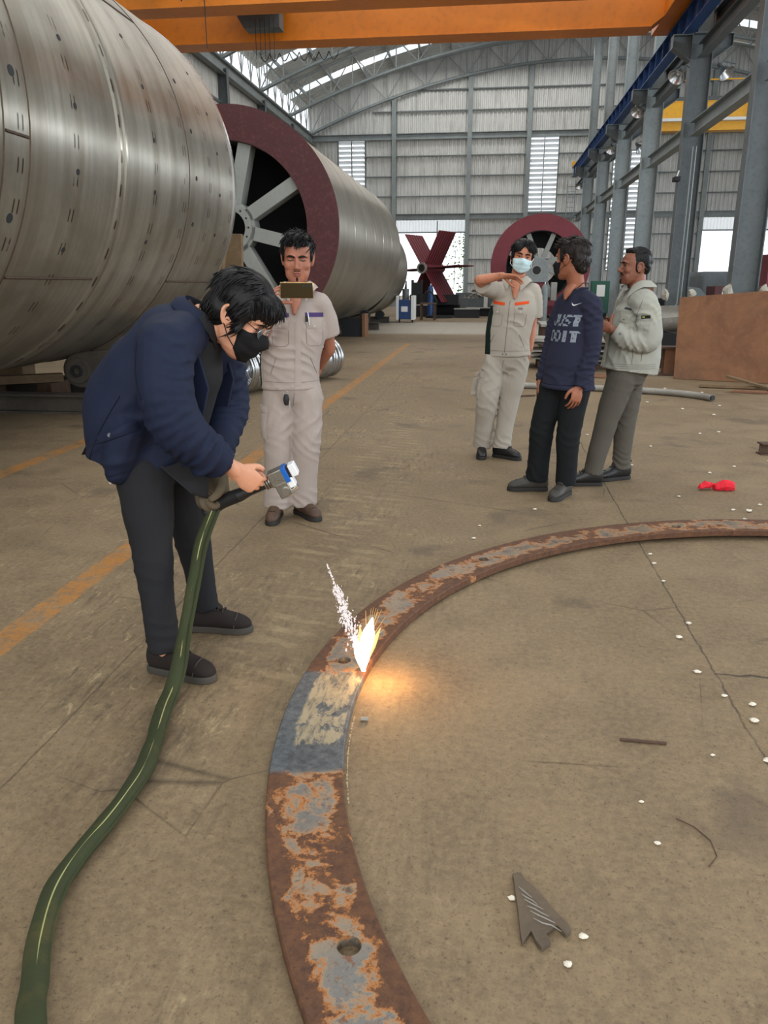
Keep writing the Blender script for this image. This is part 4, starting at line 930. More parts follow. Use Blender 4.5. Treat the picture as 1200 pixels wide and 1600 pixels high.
MB().bx(-3.3, -2.8, 34.72, 34.88, 1.0, 1.5).build('panel', M_DARK, t)
for k, (x_, y_, r_) in enumerate(((-2.1, 35.2, .6), (-.6, 39.0, .45))):
    tag(MB().lathe((x_, y_, 0), (0, 0, 1), [(r_, .0), (r_, .1), (r_ - .12, .1), (r_ - .12, 0)], 36, closed=True).build('flat_ring', M_DARK), 'flat black steel ring on the floor ' + ('before the rotor' if k == 0 else 'beyond the pale flat sheet'), 'ring')
t = thing('low_box', 'low dark open steel box on the floor left of the masked person', 'box', (-.85, 35.8, 0)); MB().bx(-1.45, -.35, 35.3, 36.3, 0, .36).build('body', M_DARK, t, bev=.01); MB().bx(-1.47, -.33, 35.28, 36.32, .36, .39).build('rim', M_SCRAP, t)
tag(MB().bx(-1.0, .6, 37.2, 38.2, .34, .38).build('steel_sheet', M_SCRAP), 'pale flat sheet lying just behind the low dark box', 'sheet'); tag(MB().bx(-.9, .5, 37.3, 38.1, 0, .335).build('sheet_block', M_DARK), 'dark block under the pale flat sheet', 'block')
cylinder_bottle(-.1, 39.9, 1.2, .1, M_WHITE, 'white gas cylinder left of the masked person, before the scrap heap')
for k, x_ in enumerate((.35, .62)):
    t = thing('paint_can', 'small pale can on the floor beside the scrap heap, %s one' % ('left' if k == 0 else 'right'), 'can', (x_, 39.5, 0)); MB().cyl((x_, 39.5, 0), (x_, 39.5, .3), .12, n=14).build('body', M_WHITE, t); MB().cyl((x_, 39.5, .3), (x_, 39.5, .32), .125, n=14).build('lid', M_DARK, t)
def heap(x0, x1, y0, y1, h, n, label, seed, mat, size=.5):
    rr = random.Random(seed); m = MB()
    for k in range(n):
        u = rr.random(); x = x0 + (x1 - x0) * u; y = rr.uniform(y0, y1); top_ = h * (1 - (2 * u - 1) ** 2 * .7) * (1 - .5 * abs((y - y0) / (y1 - y0) * 2 - 1))
        z = rr.uniform(.03, max(.06, top_)); L = rr.uniform(.15, size); d = Vector((rr.gauss(0, 1), rr.gauss(0, .7), rr.gauss(0, .5))).normalized() * L
        if rr.random() < .55: m.tube([Vector((x, y, z)) - d / 2, Vector((x, y, z)) + Vector((0, 0, rr.uniform(-.08, .1))), Vector((x, y, z)) + d / 2], rr.uniform(.012, .03), 4)
        else: m.box((x, y, z), (L, rr.uniform(.04, .15), .015), Matrix.Rotation(rr.uniform(0, 6), 3, 'Z') @ Matrix.Rotation(rr.uniform(-.9, .9), 3, 'X'))
    m.v = [(p[0], p[1], max(.003, p[2])) for p in m.v]
    return tag(m.build('scrap_heap', mat, fix=False, smooth=0), label, 'scrap heap', None, 'stuff')
heap(-1.6, 1.2, 40.6, 42.5, 1.5, 330, 'bright tangled heap of metal turnings below the doorway edge', 4, M_SCRAP, .6)
t = thing('scrap_skip', 'long grey steel skip holding the bright turnings', 'skip', (.2, 42.6, 0)); MB().bx(-1.7, 1.3, 42.7, 42.76, 0, 1.0).build('back_panel', M_STEEL_D, t); MB().bx(-1.7, 1.3, 40.42, 40.48, 0, .75).build('front_panel', M_STEEL_D, t)
heap(5.9, 7.0, 37.0, 40.5, 1.7, 260, 'dark tangled heap of scrap between the farther columns', 9, M_SCRAP, .5)
heap(5.9, 6.9, 27.4, 28.8, 1.3, 160, 'heap of mixed scrap rods behind the second column', 12, M_OLDSTEEL, .7)
t = thing('notice_cabinet', 'green cabinet with a white paper notice behind the navy person', 'cabinet', (4.45, 33.0, 0)); MB().bx(4.1, 4.8, 33.0, 33.4, .3, 1.55).build('body', material('green_paint', C(28, 82, 66), .5), t, bev=.01); MB().bx(4.3, 4.62, 32.985, 33.0, .95, 1.4).build('paper_notice', M_WHITE, t); MB().bx(4.15, 4.75, 33.05, 33.35, 0, .3).build('plinth', M_DARK, t)
tag(MB().bx(5.75, 6.35, 29.0, 29.6, 0, .95).build('black_bin', M_DARK, bev=.03), 'black waste bin between the third and second columns', 'bin')
tag(MB().lathe((5.0, 27.0, 0), (0, 0, 1), [(.02, 0), (.3, 0), (.33, .9), (.3, .92), (.02, .92)], 20).build('black_barrel', M_DARK), 'black barrel before the third column', 'barrel')
# red fabricated parts in the next bay
t = thing('red_chute', 'big red steel fabrication with a pipe nozzle in the next bay', 'steel fabrication', (10, 28, 0))
MB().bx(8.9, 14.5, 27.5, 28.6, .0, 1.32).build('lower_box', M_RED, t); MB().bx(8.95, 14.5, 27.6, 28.5, 1.36, 2.35).build('upper_box', M_REDF, t); MB().bx(8.8, 14.6, 27.45, 28.65, 1.32, 1.36).build('flange_plate', M_SCRAP, t)
MB().cyl((10.05, 27.55, 2.3), (10.05, 27.55, 1.75), .09, n=14).build('nozzle_pipe', M_STEEL, t); MB().lathe((10.05, 27.4, 1.68), (0, 1, 0), [(.17, 0), (.17, .1), (.1, .1), (.1, 0)], 20, closed=True).build('nozzle_flange', M_CHROME, t); MB().cyl((10.05, 27.42, 1.68), (10.05, 27.5, 1.68), .1, n=16).build('nozzle_bore', M_BLACK, t)
t = thing('red_box_section', 'red steel box section with a white tag beyond the second column', 'steel fabrication', (7.4, 26.5, 0)); MB().bx(7.0, 8.6, 26.2, 27.2, 0, 1.36).build('body', M_RED, t, bev=.01); MB().bx(7.22, 7.34, 26.185, 26.2, .78, 1.2).build('paper_tag', M_WHITE, t); MB().bx(7.3, 8.0, 26.18, 26.2, .2, .42).build('label_plate', M_SCRAP, t)
tag(MB().prism([(5.85, 26.0, .0), (6.8, 26.0, .0), (6.8, 26.0, 1.0), (6.5, 26.0, 1.3), (5.95, 26.0, 1.38)], (0, .15, 0)).build('grey_casing', M_STEEL_D), 'grey rounded steel casing beside the red box section', 'casing')
t = thing('hazard_sign', 'small white sign with a red arrow mark by the second column', 'sign', (6.9, 29.9, 1.2)); MB().bx(6.75, 7.05, 29.9, 29.92, 1.35, 1.85).build('board', M_WHITE, t); MB().prism([(6.86, 29.895, 1.5), (6.94, 29.895, 1.5), (6.94, 29.895, 1.62), (6.98, 29.895, 1.62), (6.9, 29.895, 1.74), (6.82, 29.895, 1.62), (6.86, 29.895, 1.62)], (0, .006, 0)).build('arrow_mark', material('sign_red', C(200, 40, 30), .6), t); MB().cyl((6.9, 29.95, 0), (6.9, 29.95, 1.5), .03, n=8).build('post', M_STEEL, t)
tag(MB().bx(8.2, 13.0, 33, 36, 0, 1.9).build('dark_vessel', M_STEEL_D, bev=.2), 'dark blue-grey vessel bulk seen through the columns in the next bay', 'vessel')
M_BUNDLE = rust('grey_canvas_bundle', (150, 144, 132), (186, 180, 166), (110, 104, 94), 6, .9)
for y_, s_ in ((18, 'nearest'), (24, 'second')):
    for q, w_ in ((-.36, 'left'), (.36, 'right')):
        m = MB().sphere((XC + q, y_ - .28, 1.24 if y_ == 18 else 1.12), (.1, .08, .17), 14, 10); m.v = [tuple(Vector(p) + Vector((noise.noise(Vector(p) * 11), noise.noise(Vector(p) * 11 + Vector((4, 0, 0))), noise.noise(Vector(p) * 9))) * .06) for p in m.v]
        bn = m.build('canvas_bundle', M_BUNDLE); tag(bn, 'pale canvas bundle tied to the %s crane column, on its %s side' % (s_, w_), 'bundle')
        MB().cyl((XC + q, y_ - .28, .0), (XC + q, y_ - .28, 1.15), .018, n=8).build('hanging_cord', M_BLACK, bn)
tag(MB().bx(4.72, 5.12, 26.0, 26.4, 0, 1.5).build('brown_locker', M_RUSTPLATE, bev=.01), 'brown locker left of the second column', 'locker')
# greenery outside the doorway
M_LEAF = material('hanging_leaves', C(126, 150, 70), .7)
def vines(x0, x1, y, z0, z1, n, seed, label):
    rr = random.Random(seed); m = MB()
    for k in range(n):
        u = rr.random(); x = x1 - (x1 - x0) * u ** 2.2; z = z1 - (z1 - z0) * rr.random() ** 1.1; p = Vector((x, y + rr.uniform(-.2, .2), z)); s = rr.uniform(.05, .12)
        R = Matrix.Rotation(rr.uniform(0, 6), 3, 'Z') @ Matrix.Rotation(rr.uniform(-1, 1), 3, 'X')
        m.add([p + R @ Vector(q) * s for q in ((-1, 0, 0), (0, .2, .6), (1, 0, 0), (0, .2, -.6))], [(0, 1, 2, 3)])
    for k in range(6):
        x = x1 - (x1 - x0) * rr.random() ** 2; m.tube([(x, y, z1), (x + rr.uniform(-.2, .2), y, (z0 + z1) / 2), (x + rr.uniform(-.3, .3), y, z0)], .012, 4)
    tag(m.build('hanging_vines', M_LEAF, fix=False, smooth=0), label, 'foliage', None, 'stuff')
vines(-3.6, -1.6, 55.2, 0.02, 5.3, 420, 7, 'green climbing leaves at the right edge of the far doorway')
# ------------------------------------------------------------------ people: tools
def vec(*a): return Vector(a)
def remesh(mb, voxel, smooth=4):
    me = mb.mesh('tmp', (), 0); o = bpy.data.objects.new('tmp', me); COL.objects.link(o)
    md = o.modifiers.new('r', 'REMESH'); md.mode = 'VOXEL'; md.voxel_size = voxel; md.use_smooth_shade = True
    if smooth: s = o.modifiers.new('s', 'SMOOTH'); s.factor = .5; s.iterations = smooth
    bpy.context.view_layer.update()
    out = bpy.data.meshes.new_from_object(o.evaluated_get(bpy.context.evaluated_depsgraph_get()))
    bpy.data.objects.remove(o); bpy.data.meshes.remove(me)
    return out
def coords(me):
    n = len(me.vertices); a = np.empty(n * 3); me.vertices.foreach_get('co', a)
    b = np.empty(n * 3); me.vertex_normals.foreach_get('vector', b)
    return a.reshape(-1, 3), b.reshape(-1, 3)
def setco(me, a): me.vertices.foreach_set('co', a.reshape(-1)); me.update()
def snoise(p, s, seed=0):
    """cheap smooth vector noise built from warped sines"""
    q = p * s + seed * 1.7
    w = np.sin(q[:, [1, 2, 0]] * 1.3 + 1.1) + .6 * np.sin(q[:, [2, 0, 1]] * 2.3 + .4)
    return (np.sin(q[:, 0] + w[:, 0]) + np.sin(q[:, 1] * 1.1 + w[:, 1]) + np.sin(q[:, 2] * .9 + w[:, 2])) / 3
def wrinkle(me, wr=(), amp=.002, seed=0, scale=9):
    """cloth folds: wr = (centre, reach, fold direction, depth, wave length)"""
    a, n = coords(me); d = 1.5 * amp * (snoise(a, scale, seed) + .5 * snoise(a, scale * 2.6, seed + 3))
    for c, r, ax, am, wl in wr:
        q = a - np.array(c); ax = np.array(Vector(ax).normalized())
        t = q @ ax + .9 * wl * snoise(a, 13, seed + 5) + .05 * (a @ np.array([.7, .5, -.4]))
        msk = np.clip(.35 + 1.1 * snoise(a, 10, seed + 11), 0, 1.2)
        d += am * np.exp(-(q ** 2).sum(1) / (r * r)) * (1.7 * (1 - np.abs(np.sin(PI * t / wl))) ** 1.4 - .5) * msk * 2.1
    setco(me, a + n * d[:, None])
def finish(me, name, mat, parent, label=None):
    me.materials.clear(); me.materials.append(mat)
    off = world_loc(parent); a, _ = coords(me); setco(me, a - np.array(off))
    me.name = name; me.polygons.foreach_set('use_smooth', [True] * len(me.polygons))
    o = bpy.data.objects.new(name, me); COL.objects.link(o); o.parent = parent
    if label: o['label'] = label
    return o
def cloth(mb, name, mat, parent, voxel=.009, wr=(), amp=.002, seed=0, smooth=3, scale=9):
    me = remesh(mb, voxel, smooth); wrinkle(me, wr, amp, seed, scale)
    a, _ = coords(me); F = [tuple(p.vertices) for p in me.polygons]
    tree = bvhtree.BVHTree.FromPolygons([tuple(x) for x in a], F)
    return finish(me, name, mat, parent), tree
def patch(tree, c, n, up, quad, name, mat, parent, nu=10, nv=6, off=.002, th=.004, label=None):
    """thin sewn-on piece following the cloth; quad = 4 corners (side, up) in metres round c"""
    c, n = Vector(c), Vector(n).normalized(); u = Vector(up); u = (u - n * u.dot(n)).normalized(); s = u.cross(n)
    top, bot = [], []; last = 0
    for j in range(nv + 1):
        for i in range(nu + 1):
            a, b = i / nu, j / nv
            q = [(1-a)*(1-b)*quad[0][k] + a*(1-b)*quad[1][k] + a*b*quad[2][k] + (1-a)*b*quad[3][k] for k in (0, 1)]
            p = c + s * q[0] + u * q[1]; h = tree.ray_cast(p + n * .25, -n, .6)[0]
            if h is not None: last = (h - p).dot(n)
            p = p + n * last
            e = 1 if 0 < i < nu and 0 < j < nv else .4
            top.append(p + n * (off + th * e)); bot.append(p - n * .004)
    m = MB(); w = nu + 1; N = len(top); F = []
    for j in range(nv):
        for i in range(nu):
            a = j * w + i; F.append((a, a + 1, a + w + 1, a + w)); F.append((N + a, N + a + w, N + a + w + 1, N + a + 1))
    rim = [i for i in range(nu)] + [j * w + nu for j in range(nv)] + [nv * w + i for i in range(nu, 0, -1)] + [j * w for j in range(nv, 0, -1)]
    for k in range(len(rim)):
        a, b = rim[k], rim[(k + 1) % len(rim)]; F.append((a, N + a, N + b, b))
    m.add(top + bot, F)
    return m.build(name, mat, parent, label=label, smooth=50)
def seam(tree, pts, n, name, mat, parent, r=.0016, off=.001, sub=8):
    n = Vector(n).normalized(); out = []
    for i in range(len(pts) - 1):
        for k in range(sub):
            p = Vector(pts[i]).lerp(Vector(pts[i + 1]), k / sub); h = tree.ray_cast(p + n * .25, -n, .6)[0]
            if h is not None: out.append(h + n * off)
    if len(out) > 2: return MB().tube(out, r, 5).build(name, mat, parent)

def skin_mat(name, col, blush):
    def fn(g):
        v = g.co(); a = g.noise(v, 9, 4, .6); b = g.noise(v, 160, 2, .6)
        c = g.mix(g.ramp(a, [(.35, 0), (.7, 1)]), C(*col), C(*blush))
        g.out(c, .52, 0, g.bump(b, .12, .002), spec=.4)
        g.b.inputs['Subsurface Weight'].default_value = .06; g.b.inputs['Subsurface Radius'].default_value = (.012, .005, .003)
    return material(name, fn=fn)
def cloth_mat(name, col, var=.1, rough=.85, weave=420, stain=None):
    def fn(g):
        v = g.co(); a = g.noise(v, 7, 5, .65); w = g.noise(v, weave, 2, .6)
        c = g.mix(a, [x * (1 - var) for x in C(*col)[:3]] + [1], [x * (1 + var) for x in C(*col)[:3]] + [1])
        c = g.mix(g.math('MULTIPLY', g.ramp(w, [(.35, 1), (.6, 0)]), .22), c, [x * .6 for x in C(*col)[:3]] + [1])
        if stain: c = g.mix(g.math('MULTIPLY', g.ramp(g.noise(v, 4.5, 5, .7), [(.55, 0), (.7, 1)]), stain[1]), c, C(*stain[0]))
        g.out(c, rough, 0, g.bump(w, .15, .002), spec=.25)
    return material(name, fn=fn)
def hair_mat(name, col):
    def fn(g):
        v = g.co(); a = g.noise(v, 55, 4, .7)
        g.out(g.mix(a, [x * .6 for x in C(*col)[:3]] + [1], [x * 1.5 for x in C(*col)[:3]] + [1]), .5, 0, g.bump(a, .5, .004), spec=.25)
    return material(name, fn=fn)
M_HAIR = hair_mat('black_hair', (13, 12, 13)); M_HAIRB = hair_mat('brown_black_hair', (27, 20, 17))
M_EYEW = material('eye_white', C(150, 138, 126), .4); M_IRIS = material('dark_iris', C(24, 16, 12), .25)
M_MASKB = cloth_mat('black_mask_cloth', (20, 20, 22)); M_MASKC = cloth_mat('pale_blue_mask_cloth', (192, 218, 222), .05)
M_LENS = material('clear_lens', C(190, 205, 215), .08, 0.0)
M_LENS.node_tree.nodes['Principled BSDF'].inputs['Transmission Weight'].default_value = .85

def frame_from(front, up):
    f = Vector(front).normalized(); u = Vector(up); u = (u - f * u.dot(f)).normalized(); r = f.cross(u)   # r: the head's own right side
    return Matrix((r, f, u)).transposed()
class Head:
    """c: centre between the ears; front: where the face looks; up: crown direction"""
    def __init__(s, c, front, up, k=1.0): s.c = Vector(c); s.R = frame_from(front, up); s.k = k
    def p(s, x, y, z): return s.c + s.R @ (Vector((x, y, z)) * s.k)
    def build(s, m):
        prof = [(-.116, .024, .064, .030), (-.106, .041, .080, .004), (-.088, .0565, .086, -.024), (-.06, .065, .087, -.05), (-.03, .0675, .088, -.072), (0, .071, .086, -.088), (.03, .074, .089, -.097), (.058, .0745, .085, -.1), (.083, .068, .070, -.092), (.104, .051, .046, -.07), (.117, .026, .014, -.038)]
        n = 28; rings = []
        for z, w, f, b in prof:
            cy, h = (f + b) / 2, (f - b) / 2; ring = []
            for j in range(n):
                a = 2 * PI * j / n; c, q = math.cos(a), math.sin(a)
                ring.append(s.p(w * math.copysign(abs(c) ** .88, c), cy + h * math.copysign(abs(q) ** .92, q), z))
            rings.append(ring)
        m.loft(rings); P = s.p; k = s.k
        L = lambda pts, r: m.limb([P(*q) for q in pts], [x * k if not hasattr(x, '__len__') else (x[0] * k, x[1] * k) for x in r], 10, 4, up=s.R @ Vector((0, 1, 0)))
        S = lambda c, r: m.sphere(P(*c), [x * k for x in (r if hasattr(r, '__len__') else (r, r, r))], 12, 8, s.R)
        L([(0, .084, .016), (0, .094, -.006), (0, .106, -.026)], [.008, .010, .0115]); S((0, .100, -.030), (.012, .011, .009))
        for q in (-1, 1):
            S((q * .0135, .092, -.032), (.0085, .010, .0075)); S((q * .041, .057, -.024), (.027, .025, .027))
            L([(q * .012, .087, .026), (q * .032, .084, .030), (q * .052, .066, .024)], [.007, .008, .006])
            S((q * .033, .058, -.066), (.028, .022, .034))
            # ear: rim, bowl and lobe
            ear = [(q * .073, .004, -.022), (q * .077, .005, .002), (q * .080, -.003, .020), (q * .083, -.017, .026), (q * .085, -.029, .015), (q * .083, -.030, -.004), (q * .078, -.018, -.024), (q * .074, -.004, -.034)]
            L(ear, [.006, .005, .0055, .006, .006, .006, .007, .006]); S((q * .075, -.010, -.004), (.007, .02, .028))
        L([(-.024, .081, -.060), (-.008, .0905, -.0555), (0, .0905, -.057), (.008, .0905, -.0555), (.024, .081, -.060)], [.003, .0055, .005, .0055, .003])
        L([(-.022, .081, -.064), (0, .0895, -.0675), (.022, .081, -.064)], [.003, .0068, .003])
        S((0, .074, -.100), (.019, .015, .014))
    def sculpt(s, a):
        """press the eye sockets and the mouth line into the skin"""
        Ri = np.array(s.R).T; q = (a - np.array(s.c)) @ Ri.T / s.k; f = np.array(s.R)[:, 1]
        for e in (-1, 1):
            d2 = ((q[:, 0] - e * .031) / .019) ** 2 + ((q[:, 2] - .006) / .0115) ** 2
            a = a - f * (.0105 * s.k * np.exp(-d2) * (q[:, 1] > .03))[:, None]
        d2 = (q[:, 0] / .024) ** 2 + ((q[:, 2] + .0615) / .0022) ** 2
        return a - f * (.004 * np.exp(-d2) * (q[:, 1] > .05))[:, None]
    def eyes(s, parent, closed=0.0):
        for q in (-1, 1):
            e = MB().sphere(s.p(q * .031, .0652, .005), .0118 * s.k, 14, 10, s.R).build('eye', M_EYEW, parent)
            d = s.R @ Vector((0, 1, -.12 - .9 * closed)); c0 = s.p(q * .031, .0652, .005)
            MB().cyl(c0 + d.normalized() * .0085 * s.k, c0 + d.normalized() * .0124 * s.k, .0055 * s.k, .0045 * s.k, 12).build('iris', M_IRIS, e)
    def lids(s, m, closed=0.35):
        """upper and lower eyelids, to be joined into the skin"""
        for q in (-1, 1):
            for up_, dz in ((1, .0115 - .013 * closed), (-1, -.0085 + .001 * closed)):
                pts = [s.p(q * (.031 + t * .0165), .0795 - .008 * abs(t) ** 2 + (.001 if up_ > 0 else 0) - .0015, .005 + dz * (1 - t * t * .85)) for t in (-1, -.5, 0, .5, 1)]
                m.limb(pts, [(.003 + .0022 * closed) * s.k, .0045 * s.k + .004 * closed * (up_ > 0) * s.k, .005 * s.k + .004 * closed * (up_ > 0) * s.k, .0045 * s.k + .004 * closed * (up_ > 0) * s.k, .003 * s.k], 8, 3)
    def on(s, tree, x, z, off=.001):
        """point on the skin seen from the front at (x, z)"""
        d = s.R @ Vector((0, 1, 0)); hit = tree.ray_cast(s.p(x, .2, z), -d, .4)[0]
        return (hit if hit is not None else s.p(x, .085, z)) + d * off * s.k
    def brows(s, parent, mat, skin, thick=1.0, lash=True, closed=.3):
        t = skin_tree(skin); up = s.R @ Vector((0, 1, 0))
        for q in (-1, 1):
            MB().limb([s.on(t, q * x, z) for x, z in ((.012, .0225), (.024, .0275), (.038, .0275), (.050, .021))], [(.0042 * thick, .0024), (.005 * thick, .0028), (.0042 * thick, .0024), (.002, .0014)], 8, 4, up=up).build('eyebrow', mat, parent)
            if lash:
                dz = .0085 - .0125 * closed
                MB().limb([s.on(t, q * (.031 + u * .0165), .005 + dz * (1 - u * u * .8), .0012) for u in (-1, -.5, 0, .5, 1)], [(.0012, .001), (.0019, .0015), (.0022, .0017), (.0021, .0016), (.0012, .001)], 6, 3, up=up).build('eyelashes', mat, parent)
    def beard(s, parent, mat, skin, pts, rad, name):
        t = skin_tree(skin); MB().limb([s.on(t, x, z, .0005) for x, z in pts], rad, 10, 4, up=s.R @ Vector((0, 1, 0))).build(name, mat, parent)

def tuft(m, p, d, L, r, bend, rr):
    p = Vector(p); d = Vector(d).normalized(); pts = [p]
    for i in range(3): pts.append(pts[-1] + d * L / 3); d = (d + Vector(bend) * .35 + Vector((rr.gauss(0, .08), rr.gauss(0, .08), rr.gauss(0, .08)))).normalized()
    m.tube(pts, [r, r * .9, r * .6, r * .12], 4)
def make_hair(h, blobs, parent, mat, tufts, seed=1, name='hair', voxel=.0055):
    """blobs: ellipsoids (centre, radii) in head space; tufts: (number, test(q), flow(q), length, lift)"""
    m = MB()
    for c, r in blobs: m.sphere(h.p(*c), [x * h.k for x in r], 26, 16, h.R)
    me = remesh(m, voxel, 3); a, n = coords(me)
    Ri = np.array(h.R).T; q = (a - np.array(h.c)) @ Ri.T / h.k
    a = a + n * (.0035 * np.sin(q[:, 0] * 240 + 5 * snoise(q, 30, 1)) * (.6 + .4 * snoise(q, 40, 2)) + .003 * snoise(q, 45, 4))[:, None]
    setco(me, a); rr = random.Random(seed); t = MB(); idx = list(range(len(a)))
    for num, test, flow, L, lift in tufts:
        k = 0; tries = 0
        while k < num and tries < num * 60:
            tries += 1; i = rr.choice(idx); qi = Vector(q[i]); ni = Vector(n[i])
            if not test(qi): continue
            fl = h.R @ Vector(flow(qi)); fl = fl - ni * fl.dot(ni); fl = fl.normalized() + ni * lift
            tuft(t, Vector(a[i]) - ni * .004, fl, L * rr.uniform(.6, 1.25) * h.k, .0034 * h.k, -ni * (.35 + lift), rr); k += 1
    o = finish(me, name, mat, parent)
    if t.v: t.build('hair_strands', mat, o, fix=False)['kind'] = 'stuff'
    return o

def hand(m, wrist, fwd, dorsal, right, curl=(25, 35, 20), spread=4, thumb=((.034, .022, -.008), (.052, .046, -.016), (.058, .07, -.024), (.058, .09, -.03)), k=1.0, fat=1.0, wrist_r=.024, percurl=None):
    """palm, four separate bent fingers and a thumb; right: True for a right hand"""
    f = Vector(fwd).normalized(); d = Vector(dorsal); d = (d - f * d.dot(f)).normalized(); x = d.cross(f) if right else f.cross(d)   # x towards the thumb
    wrist = Vector(wrist); P = lambda a, b, c: wrist + (x * a + f * b + d * c) * k
    m.limb([P(0, -.02, 0), P(.003, .02, 0), P(.002, .055, .002), P(0, .088, .001)], [(wrist_r * k * 1.05, wrist_r * k * .8), (.032 * k * fat, .017 * k * fat), (.040 * k * fat, .0155 * k * fat), (.037 * k * fat, .011 * k * fat)], 14, 5, up=d)
    m.limb([P(.018, .015, -.006), P(.03, .038, -.01)], [.014 * k * fat, .012 * k * fat], 10, 3)
    for i, (xo, yo, L, r) in enumerate(((.0305, .085, .074, .0088), (.0102, .090, .082, .0090), (-.0108, .087, .076, .0086), (-.0305, .079, .059, .0076))):
        cu = percurl[i] if percurl else curl
        p = P(xo, yo, .001); ang = 0; pts = [P(xo * .9, yo - .02, .001), p]; dirn = f * math.cos(math.radians(spread * (1.5 - i))) + x * math.sin(math.radians(spread * (1.5 - i)))
        for s_, c_ in zip((.45, .31, .24), cu):
            ang += math.radians(c_); p = p + (dirn * math.cos(ang) - d * math.sin(ang)) * L * s_ * k; pts.append(p)
        rf = r * k * (fat if fat > 1.3 else fat * .88); m.limb(pts, [rf, rf * 1.04, rf * .97, rf * .92, rf * .8], 10, 3)
    m.limb([P(*q) for q in thumb], [.0125 * k * fat, .0115 * k * fat, .0105 * k * fat, .0085 * k * fat], 10, 3)
def shoe(parent, ankle, toe_dir, mat, sole_mat, L=.285, lace_mat=None, boot=False, ground=0.0, tongue=True, label=None, pitch=0):
    """one shoe: upper, sole, laces; ankle = centre above the heel part"""
    f = Vector((toe_dir[0], toe_dir[1], 0)).normalized(); s = Vector((f.y, -f.x, 0)); o = Vector((ankle[0], ankle[1], ground))
    P = lambda x, y, z: o + s * x + f * y + Vector((0, 0, z + max(0, -y - .02) * pitch))
    k = L / .285
    outl = [(-.082, .004), (-.080, .022), (-.06, .033), (-.02, .034), (.04, .034), (.09, .043), (.13, .047), (.165, .043), (.19, .030), (.203, .010)]
    poly = [(w, y) for y, w in outl] + [(-w * .93, y) for y, w in reversed(outl)]
    t = thing('shoe', label, None, o); t.parent = parent; t.location = o - world_loc(parent)
    m = MB(); m.loft([[P(x * k * (1.03 if i < 2 else 1.0), y * k * (1.015 if i < 2 else 1), z) for x, y in poly] for i, z in enumerate((.001, .016, .028))]); m.build('sole', sole_mat, t, bev=.003)
    st = [(-.084, .016, .030, .085), (-.072, .032, .020, .118), (-.03, .039, .018, .132), (.012, .040, .018, .130), (.05, .039, .018, .112), (.09, .044, .018, .092), (.135, .048, .018, .078), (.175, .042, .018, .066), (.203, .016, .020, .044)]
    rings = []
    for y, w, z0, z1 in st:
        if boot: z1 *= 1.12 if y < .03 else 1.04
        ring = []
        for j in range(20):
            a = 2 * PI * j / 20; c, q = math.cos(a), math.sin(a); hz = (z1 - z0) / 2
            ring.append(P(w * k * math.copysign(abs(c) ** .7, c) * (1 - .22 * max(0, q)), y * k, (z0 + hz) + hz * math.copysign(abs(q) ** .8, q)))
        rings.append(ring)
    me_ = MB().loft(rings); up = me_.build('upper', mat, t)
    sd = up.modifiers.new('s', 'SUBSURF'); sd.levels = 1; sd.render_levels = 1
    cl = MB(); cl.tube([P(.040 * k * math.cos(a), (-.022 + .052 * math.sin(a)) * k, (.132 + .008 * math.cos(2 * a)) * (1.12 if boot else 1)) for a in [2*PI*i/24 for i in range(24)]], .0085, 8, closed=True); cl.build('ankle_collar', mat, t)
    if lace_mat:
        MB().limb([P(0, .075 * k, .104), P(0, .045 * k, .128), P(0, .018 * k, .152 if not boot else .165)], [(.018, .006), (.024, .007), (.022, .006)], 10, 4, up=(0, 0, 1)).build('tongue', mat, t)
        lc = MB(); tz = lambda y: float(np.interp(y, [q[0] for q in st], [q[3] for q in st])) - .001
        for i in range(4):
            y = .03 + .019 * i; z = tz(.03 + .019 * i) * (1.05 if boot else 1) + .006; w = .026
            lc.tube([P(-w, y * k, z - .010), P(-w * .5, (y + .004) * k, z + .002), P(w * .5, (y - .002) * k, z + .003), P(w, y * k, z - .009)], .0032, 5)
        for q in (-1, 1): lc.tube([P(0, .03 * k, tz(.03)), P(q * .018, .03 * k, tz(.03) + .018), P(q * .034, .045 * k, tz(.045)), P(q * .022, .06 * k, tz(.06) - .004)], .0028, 5)
        lc.build('laces', lace_mat, t)['kind'] = 'stuff'
    bd = MB(); bd.tube([P(.046 * k * math.sin(a), (.135 + .045 * math.cos(a) * .2) * k, .03 + .05 * abs(math.cos(a))) for a in [-PI / 2 + PI * i / 12 for i in range(13)]], .0022, 5); bd.build('toe_seam', sole_mat, t)
    return t
def collar(parent, c, up, front, mat, r=(.066, .06), h=.04, gap=26, tip=.05, flare=.024, th=.005, name='collar', stand=.012):
    """turn-down collar: ring round the neck, open in front with two points"""
    c = Vector(c); F = frame_from(front, up); n = 40; A, B = [], []
    for i in range(n + 1):
        a = math.radians(gap + (360 - 2 * gap) * i / n); e = min(i, n - i) / n; q = max(0, 1 - e / .16)
        s_, f_ = math.sin(a), math.cos(a)
        A.append((s_ * r[0], f_ * r[1], h - .030 * q ** 1.5)); B.append((s_ * (r[0] + flare), f_ * (r[1] + flare + .012 * q), -.004 - tip * q ** 1.6))
    rings = []
    for (a, b) in zip(A, B):
        av, bv = Vector(a), Vector(b); mid = (av + bv) / 2 + Vector((a[0], a[1], 0)).normalized() * .006
        nrm = Vector((a[0], a[1], 0)).normalized() * th
        rings.append([c + F @ p for p in (av, mid + nrm * .8, bv + nrm, bv, mid - nrm * .3, av - nrm + Vector((0, 0, -stand)))])
    return MB().loft(rings).build(name, mat, parent, smooth=60)
def skin_tree(o):
    a, _ = coords(o.data); off = np.array(world_loc(o))
    return bvhtree.BVHTree.FromPolygons([tuple(x) for x in a + off], [tuple(p.vertices) for p in o.data.polygons])
